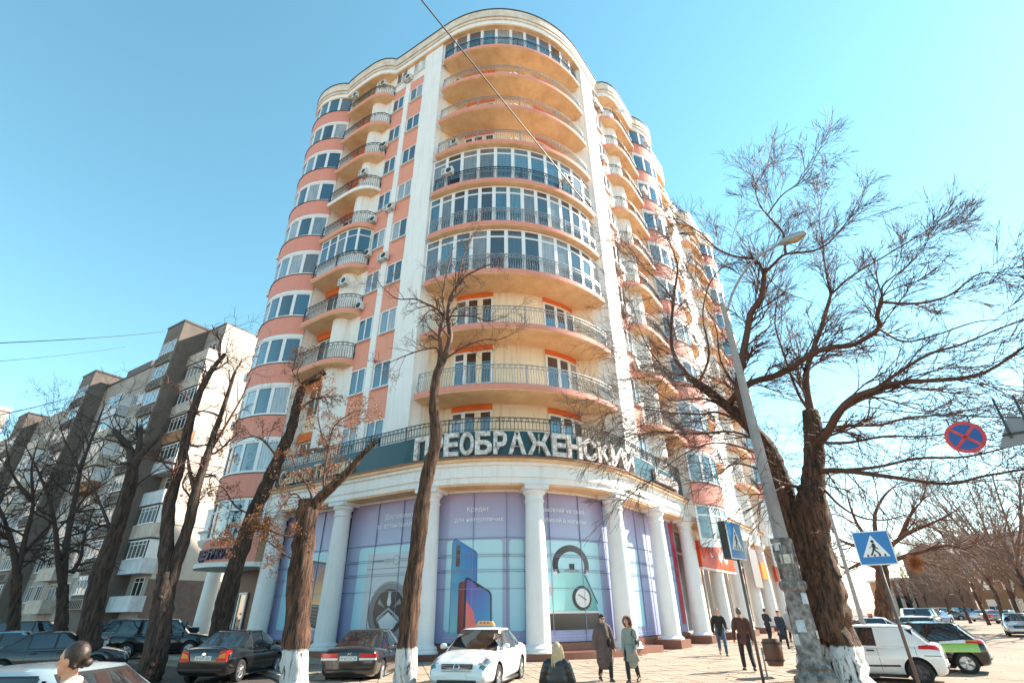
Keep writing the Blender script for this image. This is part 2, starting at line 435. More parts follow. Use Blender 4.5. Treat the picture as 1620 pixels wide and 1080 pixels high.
# --- core walls: plan outline of the shaft, recessed where balconies sit
def side_wall(sd, dirn=1):
    f = sd.bw/4.15; b = sd.b0
    pts = [(b+dirn*x*f, o) for x, o in ((0, 0), (.88, -.02), (1.02, .20), (1.22, .42), (1.5, .55), (1.78, .50), (1.88, .1), (1.9, -.55), (4.15, -.55))]
    return pts
shaft_z0, shaft_z1 = 6.3, 38.7
pl = []
# left side from its far end to the corner
lw = [(14.3, -9), (14.3, -.3)] + [(p[0], p[1]-.10) for p in left.bay()[::-1]] + [(9.2, -.55)] + side_wall(left)[::-1][1:] + [(.38, 0)]
rec = [uC(-119.5+79*i/24, 5.55) for i in range(25)]
def right_pts(sd): return side_wall(sd) + [(sd.b0+sd.bw, -.55)] + [(p[0], p[1]-.10) for p in sd.bay()]
rw = [(.46, 0)] + right_pts(right)
mirror = Side(FR, uR, -1, 2*right.bc-3.5, 4.35, 10.25, 2.4, .75, .92, 'right')
rw += [(mirror.b0-4.35, -.55)] + side_wall(mirror, -1)[::-1][1:]
rw += right_pts(right2)
rw += [(33.4, -.55), (36.5, 0), (40, 0), (40, -12)]
plan = [uL(*p) for p in lw] + rec + [uR(*p) for p in rw]
lwf = [(14.3, -9), (14.3, -.3)] + [(p[0], p[1]-.10) for p in left.bay()[::-1]] + [(9.2, -.1), (.38, 0)]
wall = MB(); solid(wall, plan, 9.1, shaft_z1); solid(wall, [uL(*p) for p in lwf] + rec + [uR(*p) for p in [(.46, 0), (7.85, 0)] + [p for p in rw if p[0] > 7.85]], shaft_z0, 9.098)
walls = wall.build('wall', m_white, apt)
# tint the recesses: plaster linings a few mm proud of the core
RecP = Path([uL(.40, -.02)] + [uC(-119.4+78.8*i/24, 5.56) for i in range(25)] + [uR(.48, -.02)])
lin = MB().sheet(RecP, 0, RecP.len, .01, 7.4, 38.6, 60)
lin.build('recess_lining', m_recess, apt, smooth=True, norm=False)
def lining(sd, dirn=1):
    f = sd.bw/4.15
    P = Path(sd.P([(sd.b0+dirn*x*f, o) for x, o in ((1.92, -.53), (4.1, -.53))]) if dirn == 1 else sd.P([(sd.b0+dirn*x*f, o) for x, o in ((1.92, -.53), (4.1, -.53))][::-1]) if False else sd.P([(sd.b0+dirn*x*f, o) for x, o in ((1.92, -.53), (4.1, -.53))][::dirn]))
    return P
# --- pilasters and strips
def strip(F, s0, s1, o, z0, z1, m=m_pil, name='pilaster'):
    return MB().mbox(F, s0, s1, -.05, o, z0, z1).build(name, m, apt)
strip(FL, .36, 1.95, .14, 6.3, 38.75); strip(FL, 3.34, 3.77, .10, 6.3, 36.65)
strip(FR, .44, 2.25, .14, 6.3, 38.75); strip(FR, 17.1, 20.0, .12, 6.3, 38.75)
strip(FL, 1.95, 5.0, .05, 36.6, 38.75, name='frieze')

# --- one window: frame mesh with its pane(s) as children
def window(F, a0, a1, z0, z1, o=.02, sashes=2, trans=0, parent=apt, gm=None, name='window', fr=.07, depth=.06, one=False, sill=True, n=1):
    f = MB(); fw = fr
    f.mbox(F, a0, a0+fw, o, o+depth, z0, z1); f.mbox(F, a1-fw, a1, o, o+depth, z0, z1)
    f.mbox(F, a0+fw, a1-fw, o, o+depth, z1-fw, z1, n); f.mbox(F, a0+fw, a1-fw, o, o+depth, z0, z0+fw, n)
    w = (a1-a0-2*fw)/sashes
    for i in range(1, sashes): f.mbox(F, a0+fw+w*i-fw/2, a0+fw+w*i+fw/2, o, o+depth*.98, z0+fw, z1-fw)
    if trans:
        zt = z1-fw-trans
        for i in range(sashes): f.mbox(F, a0+fw+w*i+(fw/2 if i else 0), a0+fw+w*(i+1)-(fw/2 if i < sashes-1 else 0), o, o+depth*.9, zt-fw/2, zt+fw/2)
    if sill: f.mbox(F, a0-.04, a1+.04, o, o+.16, z0-.05, z0-.002, n, 1)
    fo = f.build(name, [m_pvc, m_pvc], parent, k=1)
    g = MB()
    for i in range(sashes):
        b0 = a0+fw+w*i; b1 = b0+w
        if one: g.sheet(F, b0, b1, o+.02, z0+fw, z1-fw, n)
        else: MB().sheet(F, b0, b1, o+.02, z0+fw, z1-fw, n).build('pane', gm or m_glass, fo, norm=False)
    if one: g.build('pane', gm or m_glass, fo, norm=False)
    return fo

# --- window columns with salmon panels between them
def win_col(F, s0, s1, w0, w1, detail=True, ks=range(0, 10)):
    for k in ks:
        z = lvl(k); window(F, w0, w1, z+1.0, z+2.45, .03, 2, one=not detail)
        zt = lvl(k+1)+.93 if k < 9 else 0
        if k < 9:
            if k == 8: zt = lvl(9)+.25
            MB().mbox(F, s0, s1, -.05, .03, z+2.50, zt).build('panel', m_orange, apt)
    MB().mbox(F, s0, s1, -.05, .03, 6.3, lvl(0)+.93).build('panel', m_orange, apt)
win_col(FL, 1.95, 3.34, 2.0, 3.22); win_col(FL, 3.77, 4.98, 3.82, 4.95)
win_col(FR, 2.25, 3.5, 2.3, 3.42)
win_col(FR, 17.05-.0, 18.3-.0, 17.1, 18.2, detail=False, ks=range(1, 9)) if False else None

# --- wrought-iron railing of bellied bars along a path
def railing(P, z, a0, a1, mats, parent, gap=.125, h=1.03, name='railing', belly=True, rings=True):
    r = MB(); n = max(2, int((a1-a0)/.25))
    def bar(o, zz, w, hh): r.mbox(P, a0, a1, o-w, o+w, zz, zz+hh, n)
    bar(0, z+h-.035, .022, .035); bar(.0, z+h-.20, .014, .022); bar(.0, z+.07, .014, .022)
    m = int((a1-a0)/gap)
    for i in range(m+1):
        a = a0+(a1-a0)*i/m
        prof = [(0, .08), (.07, .16), (.11, .28), (.085, .42), (.02, .60), (0, .82)] if belly else [(0, .08), (0, .82)]
        hs_ = .012
        vs = []; fs = []
        for q, (o, zz) in enumerate(prof):
            zz = z+zz*h/1.03
            vs += [P(a-hs_, o, zz), P(a+hs_, o, zz), P(a, o+.022, zz)]
        for q in range(len(prof)-1):
            b = 3*q; fs += [(b, b+1, b+4, b+3), (b+1, b+2, b+5, b+4), (b+2, b, b+3, b+5)]
        r.add(vs, fs)
    if rings:
        m2 = int((a1-a0)/.26)
        for i in range(m2):
            a = a0+(a1-a0)*(i+.5)/m2; vs = []
            for q in range(8):
                t = 2*pi*q/8
                vs += [P(a+.072*cos(t), .0, z+h-.115+.072*sin(t)), P(a+.045*cos(t), .0, z+h-.115+.045*sin(t)), P(a+.058*cos(t), .02, z+h-.115+.058*sin(t))]
            fs = []
            for q in range(8):
                b = 3*q; c = 3*((q+1) % 8); fs += [(b, c, c+2, b+2), (b+2, c+2, c+1, b+1)]
            r.add(vs, fs)
    for i in range(max(2, int((a1-a0)/2.2))+1):
        a = a0+.01+(a1-a0-.02)*i/max(2, int((a1-a0)/2.2)); r.mbox(P, a-.022, a+.022, -.025, .025, z, z+h+.02)
    return r.build(name, mats, parent)

# --- curved corner: slabs, railings, loggia glazing, openings
RimP = Path([uL(.05, .24)] + arcC(7.32) + [uR(.05, .07)])
RailP = Path([uL(.0, .12)] + arcC(7.2) + [uR(.0, -.05)])
for k in range(1, 10):
    z = lvl(k); glz = k in (3, 4, 5, 9)
    b = MB(); solid(b, [tuple(p) for p in RimP.p] + [uR(.44, -1.9)] + [uC(-41+(-78)*i/12, 5.3) for i in range(13)] + [uL(.34, -1.8)], z-.30, z-.02, 1)
    b.mbox(RimP, 0, RimP.len, -.02, .03, z-.25, z, 40, 0)
    sl_ = b.build('balcony', [m_pink if k < 8 else m_orange, m_soffit], apt)
    railing(RailP, z, .05, RailP.len-.05, [m_iron if k in (9, 5) else m_irong], sl_)
GlzP = Path([uL(.34, -.02)] + arcC(7.0) + [uR(.44, -.22)])
for k, n_ in ((3, 12), (4, 14), (5, 11), (9, 11)):
    z = lvl(k); zt = z+(2.86 if k < 9 else 2.4); L_ = GlzP.len
    for i in range(n_):
        a0 = L_*i/n_; a1 = L_*(i+1)/n_
        window(GlzP, a0, a1, z+.05, zt, -.03, 1, .42 if k < 9 else 0, gm=m_glassc, name='loggia_window', fr=.10, sill=False)
def opening(P, a0, a1, z, sp, door=None):
    """balcony door and window under an orange lintel; sp = sash widths"""
    MB().mbox(P, a0, a1, -.02, .05, z+2.60, z+3.0, 6).build('lintel', m_lintel, apt)
    tot = sum(sp); a = a0
    for i, w in enumerate(sp):
        b = a+(a1-a0)*w/tot; window(P, a, b, z+(.08 if i == door else .75), z+2.58, .02, 1, .4 if w < .7*max(sp) else 0, name='balcony_window', fr=.09, sill=False)
        if i != door: MB().mbox(P, a, b, -.02, .04, z+.02, z+.74, 3).build('spandrel', m_orange, apt)
        a = b
def aC(deg):     # arc length on the recess path at a polar angle
    return (Vector(uL(.40, -.02))-Vector(uC(-119.4, 5.56))).length + radians(deg+119.4)*5.56
for k in (0, 1, 2, 6, 7, 8):
    z = lvl(k)
    opening(RecP, aC(-113.5), aC(-92.5), z, (1, 2.2), 0)
    opening(RecP, aC(-64), aC(-41), z, (1.1, 1, 1), 0 if k % 2 else 1)
# --- street-side balconies and bays
def street_unit(sd, dirn, ks, lowest, detail=True, bay=True, glazed=(), star=None):
    rim = Path(sd.P(sd.bal(.0, dirn)) if dirn == 1 else sd.P(sd.bal(.0, dirn)[::-1]))
    # smooth rim
    rim = Path(spline([tuple(p) for p in rim.p], 4))
    rail = Path([tuple(p-n*.07) for p, n in zip(rim.p, rim.n)])
    f = sd.bw/4.15; e = sd.b0+dirn*4.15*f
    inner = [sd.u(e, -.5), sd.u(sd.b0+dirn*1.9*f, -.5), sd.u(sd.b0, -.06)]
    base = [tuple(p) for p in rim.p]
    if (sd.sgn > 0) == (dirn > 0): base = base[::-1]
    lp = Path(sd.P([(sd.b0+dirn*1.93*f, -.53), (e, -.53)]) if dirn == 1 else sd.P([(e, -.53), (sd.b0+dirn*1.93*f, -.53)]))
    MB().sheet(lp, 0, lp.len, .015, 6.4, 38.6).build('recess_lining', m_recess, apt, norm=False)
    for k in range(0, 10):
        z = lvl(k)
        # door and window deep in the recess
        MB().mbox(lp, .0, lp.len, -.02, .25, z+2.5, z+2.98).build('lintel', m_lintel, apt)
        window(lp, .1, lp.len*.62, z+.75, z+2.48, .04, 2, 0, name='balcony_window', sill=False, one=not detail)
        window(lp, lp.len*.62+.02, lp.len-.15, z+.08, z+2.48, .04, 1, .4, name='balcony_window', sill=False)
        if k not in ks: continue
        b = MB(); solid(b, base+inner, z-.30, z-.02, 1)
        b.mbox(rim, 0, rim.len, -.02, .03, z-.25, z, 24, 0)
        so_ = b.build('balcony', [m_orange if k != star else m_pil, m_soffit], apt)
        railing(rail, z, .03, rail.len-.03, [m_iron], so_, gap=.125 if detail else .2, rings=detail)
        if k in glazed:
            gp = Path([tuple(p-n*.16) for p, n in zip(rim.p, rim.n)]); n_ = 5
            for i in range(n_): window(gp, .25+(gp.len-.3)*i/n_, .25+(gp.len-.3)*(i+1)/n_, z+.9, z+2.86, 0, 1, .5, name='loggia_window', sill=False)
            MB().mbox(gp, .25, gp.len-.05, -.03, .03, z, z+.89, 16).build('parapet', m_pvc, so_)
def bay_stack(sd, ks, extra_low=False, detail=True):
    bp = Path(sd.P(sd.bay())); pp = Path(sd.P(sd.bay(.06)))
    wall_ = Path(sd.P(sd.bay(-.06)))
    MB().sheet(wall_, 0, wall_.len, 0, 4.9, 38.7, 20).build('bay_wall', m_pil, apt, norm=False)
    for k in ks:
        z = lvl(k); n_ = 5; L_ = bp.len
        zs = z+.75
        MB().mbox(pp, 0, pp.len, -.12, .0, z-.5, zs-.03, 20).build('parapet_panel', m_pink, apt, smooth=False)
        MB().mbox(pp, 0, pp.len, -.10, .05, zs-.03, zs, 20).build('sill', m_dark, apt)
        for i in range(n_):
            window(bp, L_*i/n_+.0, L_*(i+1)/n_, zs+.03, z+2.48, -.04, 1, 0, name='bay_window', fr=.10, sill=False, n=3)
        MB().mbox(bp, 0, bp.len, -.08, .045, z+2.48, z+2.70, 20).build('bay_head', m_pvc, apt)
street_unit(left, 1, range(2, 10), 2, glazed=(4,), star=6)
bay_stack(left, range(0, 10))
street_unit(right, 1, range(1, 10), 1)
bay_stack(right, range(0, 10))
street_unit(mirror, -1, range(1, 10), 1, detail=False)
street_unit(right2, 1, range(1, 10), 1, detail=False)
bay_stack(right2, range(1, 10), detail=False)
# red star hung on one railing
st = MB(); P_ = FL(5.75, .86, lvl(6)+.62); a_ = []
for i in range(10):
    t = pi/2+2*pi*i/10; r_ = .22 if i % 2 == 0 else .09; a_.append((r_*cos(t), r_*sin(t)))
b_ = 0; vs = [(x, -.02, z) for x, z in a_]+[(0, -.05, 0)]
st.add(vs, [(i, (i+1) % 10, 10) for i in range(10)])
tag(st.build('red_star', mat('red_paint', (.6, .02, .02), .4), loc=P_), 'red five pointed star hung on a white edged balcony railing', 'decoration')
# --- low bay storeys over the left entrance
bp = Path(left.P(left.bay())); pp = Path(left.P(left.bay(.06)))
MB().mbox(pp, 0, pp.len, -.12, 0, 3.95, 5.0, 20).build('parapet_panel', m_pink, apt)
for i in range(5): window(bp, bp.len*i/5, bp.len*(i+1)/5, 5.05, 6.95, -.04, 1, .45, name='bay_window', fr=.10, sill=False, n=3)
for sd_ in (right, right2):
    b1_, b2_ = Path(sd_.P(sd_.bay())), Path(sd_.P(sd_.bay(.06)))
    MB().mbox(b2_, 0, b2_.len, -.12, 0, 4.7, 5.0, 20).build('parapet_panel', m_pvc, apt)
    for i in range(5): window(b1_, b1_.len*i/5, b1_.len*(i+1)/5, 5.05, 6.95, -.04, 1, .45, name='bay_window', fr=.10, sill=False, n=3)
cn = MB().poly([(K*p[0], K*p[1]) for p in left.P([(9.0, -1)]+left.bay(.25)[0:]+[(14.3, -1)])], K*3.72, K*3.93); cn.build('canopy', m_pil, apt)

# --- cornice along the whole skyline
cor = [uL(14.6, -1.2), uL(14.4, -.2)] + [uL(*p) for p in left.bay(.02)[::-1][1:-1]] + [uL(9.45, .93), uL(8.4, 1.0), uL(7.2, 1.0)] + [uL(left.b0+x*4.1/4.15, y) for x, y in ((1.5, .98), (.85, .86), (.36, .6), (.12, .38), (-.1, .26))] + [uL(3, .25), uL(1.5, .25)]
cor += arcC(7.32) + [uR(1.5, .07), uR(3.2, .07)] + [uR(right.b0+x, y) for x, y in ((.0, .1), (.10, .36), (.36, .66), (.85, .92), (1.5, 1.02))] + [uR(6.4, 1.0), uR(7.6, .98)]
cor += [uR(*p) for p in right.bay(.02)[1:-1]] + [uR(12.9, .98), uR(14.2, 1.0)] + [uR(mirror.b0-x, y) for x, y in ((1.5, 1.0), (.85, .9), (.36, .62), (.1, .3), (0, .1))] + [uR(18, .07), uR(21.5, .07)]
cor += [uR(right2.b0+x, y) for x, y in ((.0, .1), (.10, .36), (.36, .66), (.85, .92), (1.5, 1.02))] + [uR(26, 1.0)] + [uR(*p) for p in right2.bay(.02)[1:-1]] + [uR(32.5, .5), uR(36, .07), uR(40, .07)]
CorP = Path(cor); nC = 150
def band(o1, z0, z1, m, name='cornice', o0=-.25): MB().mbox(CorP, 0, CorP.len, o0, o1, z0, z1, nC).build(name, m, apt)
band(.04, 38.72, 39.12, m_pil, 'architrave'); band(.13, 39.12, 39.36, m_cornice); band(.05, 39.36, 39.46, m_soffit)
band(.17, 39.46, 40.25, m_cornice); band(.22, 40.25, 40.33, m_cap, 'flashing', -.4)
rp = MB(); solid(rp, [tuple(p) for p in CorP.p] + [uR(40, -12), uL(14.6, -9)], 38.62, 38.72, 0); solid(rp, [tuple(p) for p in CorP.p] + [uR(40, -12), uL(14.6, -9)], 40.2, 40.26, 1)
rp.build('roof', [m_soffit, m_cap], apt)

# ---------------------------------------------------------------- colonnade
def column_mesh():
    p = [(.62, 0), (.62, .06), (.56, .10), (.57, .17), (.52, .22), (.46, .27)]
    for i in range(9):
        t = i/8; p.append((.45-.085*t**1.6, .27+4.95*t))
    p += [(.40, 5.24), (.41, 5.30), (.375, 5.34), (.375, 5.50), (.44, 5.56), (.47, 5.63), (.46, 5.70)]
    mb = MB().lathe([(r*K, z*K) for r, z in p], n=26)
    mb.box((0, 0, K*5.79), (K*1.0, K*1.0, K*.18)); mb.box((0, 0, K*5.91), (K*1.08, K*1.08, K*.055))
    return mb.mesh('column', [m_col], smooth=True, angle=40)
colm = column_mesh()
cols = [(uL(8.9, -.05), AL), (uL(4.15, -.05), AL), (uC(-113, 7.0), radians(-113-90)), (uC(-77, 7.0), radians(-77+90)), (uC(-42, 7.0), radians(-42+90))]
cols += [(uR(3.66 + 4.5*i, -.1), AR) for i in range(8)]
for i, (p, a) in enumerate(cols):
    put('column', colm, None, apt, (K*p[0], K*p[1], K*.34), (0, 0, a))
    if i >= 5:
        MB().box((0, 0, K*.12), (K*1.3, K*1.3, K*.46)).build('plinth', m_granite, apt, loc=(K*p[0], K*p[1], KH), rot=(0, 0, a))
# entablature
EntP = Path([uL(13.9, -1.5), uL(9.5, .1), uL(9.3, .3)][2:] + [uL(s, .3) for s in (8, 6, 3, 1)] + arcC(7.37) + [uR(s, .12) for s in (1, 4, 8, 13, 20, 30, 38)])
def eband(o1, z0, z1, m, name='entablature', o0=-.9): MB().mbox(EntP, 0, EntP.len, o0, o1, z0, z1, 70).build(name, m, apt)
eband(.02, 6.28, 6.52, m_pil); eband(.09, 6.52, 6.78, m_pil); eband(.06, 6.78, 6.98, m_pil); eband(.16, 6.98, 7.12, m_pil); eband(.28, 7.12, 7.24, m_soffit, 'cornice_cove'); eband(.34, 7.24, 7.31, mat('copper_edge', (.30, .13, .06), .5, noise=.5))
MB().mbox(EntP, 0, EntP.len, -1.1, -.02, 6.2, 6.28, 70).build('ceiling', m_soffit, apt)
# teal sign band over it and its railing
SgP = Path([uL(9.3, .32)] + [uL(s, .32) for s in (8, 6, 3, 1)] + arcC(7.39) + [uR(s, .14) for s in (1, 4, 8, 11.2)])
MB().mbox(SgP, 0, SgP.len, -.14, .02, 7.34, 8.46, 60).build('sign_board', m_teal, apt)
b = MB(); solid(b, [tuple(p) for p in SgP.p] + [uR(11.2, -1.2), uR(.46, -1.8)] + [uC(-41+(-78)*i/12, 5.3) for i in range(13)] + [uL(.36, -1.8), uL(9.3, -1.2)], 7.32, 7.48); b.build('terrace', m_recess, apt)
railing(SgP, 8.46, .05, SgP.len-.05, [m_iron], apt, gap=.16, h=.62, belly=False)

# glazed shop front behind the columns with granite base
GP = Path([uL(10.6, -.62)] + [uL(s, -.62) for s in (8.9, 6, 3, 1)] + arcC(6.42) + [uR(s, -.8) for s in (1, 4, 8.2)])
MB().mbox(GP, 0, GP.len, -.2, .08, .30, .60, 60).build('granite_base', m_granite, apt)
MB().mbox(GP, 0, GP.len, -.22, .05, 6.1, 6.3, 60).build('shopfront_head', m_pil, apt)
StP = Path([uL(10.4, .45)] + [uL(s, .45) for s in (8.9, 6, 3, 1)] + arcC(7.5) + [uR(s, .25) for s in (.3, 1.6)])
MB().mbox(StP, 0, StP.len, -1.3, 0, .0, .34, 60).build('step', m_granite, apt)
MB().mbox(GP, 0, GP.len, -.34, -.20, .3, 6.3, 60).build('shopfront_wall', m_dark, apt)
# ground-floor shops of the right wing
m_shop = glass_mat('shop_glass', [(.02, .03, .035), (.05, .06, .06), (.015, .02, .03), (.10, .09, .07)])
MB().mbox(FR, 8.2, 40, -1.6, -1.2, 0, 6.3).build('shop_wall', m_recess, apt)
for i in range(6):
    s0 = 8.9+4.5*i
    window(FR, s0, s0+3.4, .5, 5.9, -1.15, 3, 1.2, name='shop_window', fr=.12, gm=m_shop, sill=False, one=True)
    MB().mbox(FR, s0, s0+3.4, -1.18, -.95, .13, .48).build('granite_base', m_granite, apt)
# entrance under the left bay
MB().mbox(FL, 9.3, 14.2, -1.5, -1.2, 0, 3.8).build('entrance_wall', mat('brown_stone', (.17, .09, .06), .5, noise=.6, nscale=8), apt)
MB().mbox(FL, 9.35, 10.2, -1.2, -1.05, 2.75, 3.7).build('entrance_transom', m_lintel, apt)
for s0 in (9.75, 10.55, 11.9, 12.8): window(FL, s0, s0+.72, .36, 2.7, -1.15, 1, 0, name='door' if s0 < 11 else 'shop_window', fr=.11, gm=m_shop, sill=False)
# side walls and roofs down to the ground
blk = MB(); solid(blk, [uL(14.2, -9), uL(14.2, -1.5), uL(9.3, -1.5), uL(2, -1.6), uC(-100, 5.4), uC(-60, 5.4), uR(2, -1.6), uR(40, -1.6), uR(40, -12)], 0, 6.4); blk.build('ground_floor_core', m_recess, apt)
# round porch at the far left of the building
pc = uL(17.2, -2.4)
pr = MB()
pr.lathe([(0.01, 5.2*K), (1.3*K, 5.2*K), (1.5*K, 5.35*K), (1.62*K, 5.6*K), (1.5*K, 5.7*K), (1.55*K, 5.95*K), (1.75*K, 6.1*K), (1.45*K, 6.15*K), (1.45*K, 7.3*K), (1.5*K, 7.4*K), (.01, 7.4*K)], n=30)
pr.build('round_porch', m_pil, apt, smooth=True, loc=(K*pc[0], K*pc[1], 0), angle=30)
put('column', colm, None, apt, (K*uL(17.4, -2.2)[0], K*uL(17.4, -2.2)[1], .2), (0, 0, AL)).scale = (1, 1, .86)
# ---------------------------------------------------------------- lettering and printed shop windows
_tc = {}
def text_geo(ch, size=1, ext=.0, off=0, res=3):
    key = (ch, size, ext, off)
    if key not in _tc:
        cu = bpy.data.curves.new('t', 'FONT'); cu.body = ch; cu.size = size; cu.extrude = ext; cu.offset = off; cu.resolution_u = res
        o = bpy.data.objects.new('t', cu); COL.objects.link(o)
        me = baked(o); vs = [tuple(v.co) for v in me.vertices]; fs = [tuple(p.vertices) for p in me.polygons]
        bpy.data.objects.remove(o); bpy.data.curves.remove(cu); bpy.data.meshes.remove(me)
        _tc[key] = (vs, fs)
    return _tc[key]
def text_w(ch, size, off=0):
    v = text_geo(ch, size, 0, off)[0]
    return (min(p[0] for p in v), max(p[0] for p in v)) if v else (0, size*.28)
def line_on(P, txt, a_mid, o, z, size, m, parent, name='lettering', ext=0.0, off=0, width=None, single=True):
    """a line of text laid on a wall path, centred at a_mid; letters separate or joined"""
    vs, fs = text_geo(txt, size, ext, off); x0 = min(v[0] for v in vs); x1 = max(v[0] for v in vs)
    k = (width/(x1-x0)) if width else 1
    mb = MB(); mb.add([P(a_mid+(v[0]-(x0+x1)/2)*k, o+v[2], z+v[1]) for v in vs], fs)
    return mb.build(name, m, parent, norm=False)
m_letter = mat('carved_letter', (.80, .79, .77), .45, noise=.95, nscale=5.5, col2=(.30, .16, .09), detail=2)
m_lside = mat('letter_side', (.22, .12, .08), .6)
word = 'ПРЕОБРАЖЕНСКИЙ'
degs = [-118.2, -112.0, -107.0, -101.6, -96.6, -90.7, -86.0, -79.8, -71.4, -66.0, -59.8, -53.4, -46.6, -37.8, -29.2]
def aS(deg):   # arc length along the sign path at a polar angle
    l0 = (Vector(uL(9.3, .32))-Vector(uL(8, .32))).length+7+(Vector(uL(1, .32))-Vector(uC(-121.7, 7.39))).length
    return l0+radians(deg+121.7)*7.39
for i, ch in enumerate(word):
    a0, a1 = aS(degs[i]), aS(degs[i+1])
    vs, fs = text_geo(ch, 1, .075, .035); x0 = min(v[0] for v in vs); x1 = max(v[0] for v in vs); y0 = min(v[1] for v in vs); y1 = max(v[1] for v in vs)
    if ch == 'Й': yb = y1
    w = (a1-a0)*.93
    mb = MB(); mb.add([SgP(a0+(v[0]-x0)/(x1-x0)*w, .10+v[2]*1.2, 7.40+(v[1]-y0)/(y1-y0)*(1.0 if ch != 'Й' else 1.12)) for v in vs], fs)
    mb.build('letter', m_letter, apt, norm=True)
m_cursive = mat('tarnished_letter', (.72, .60, .45), .5, noise=.8, nscale=4, col2=(.35, .2, .12))
line_on(SgP, 'Салон Тканин', 3.2, .12, 7.52, .95, m_cursive, apt, 'lettering', .05, .01, width=5.4)
line_on(SgP, 'Казино', SgP.len-6.55, .12, 7.62, .85, m_letter, apt, 'lettering', .08, .02, width=2.3)
line_on(SgP, 'Бар', SgP.len-4.85, .12, 7.62, .8, m_letter, apt, 'lettering', .08, .02, width=.9)

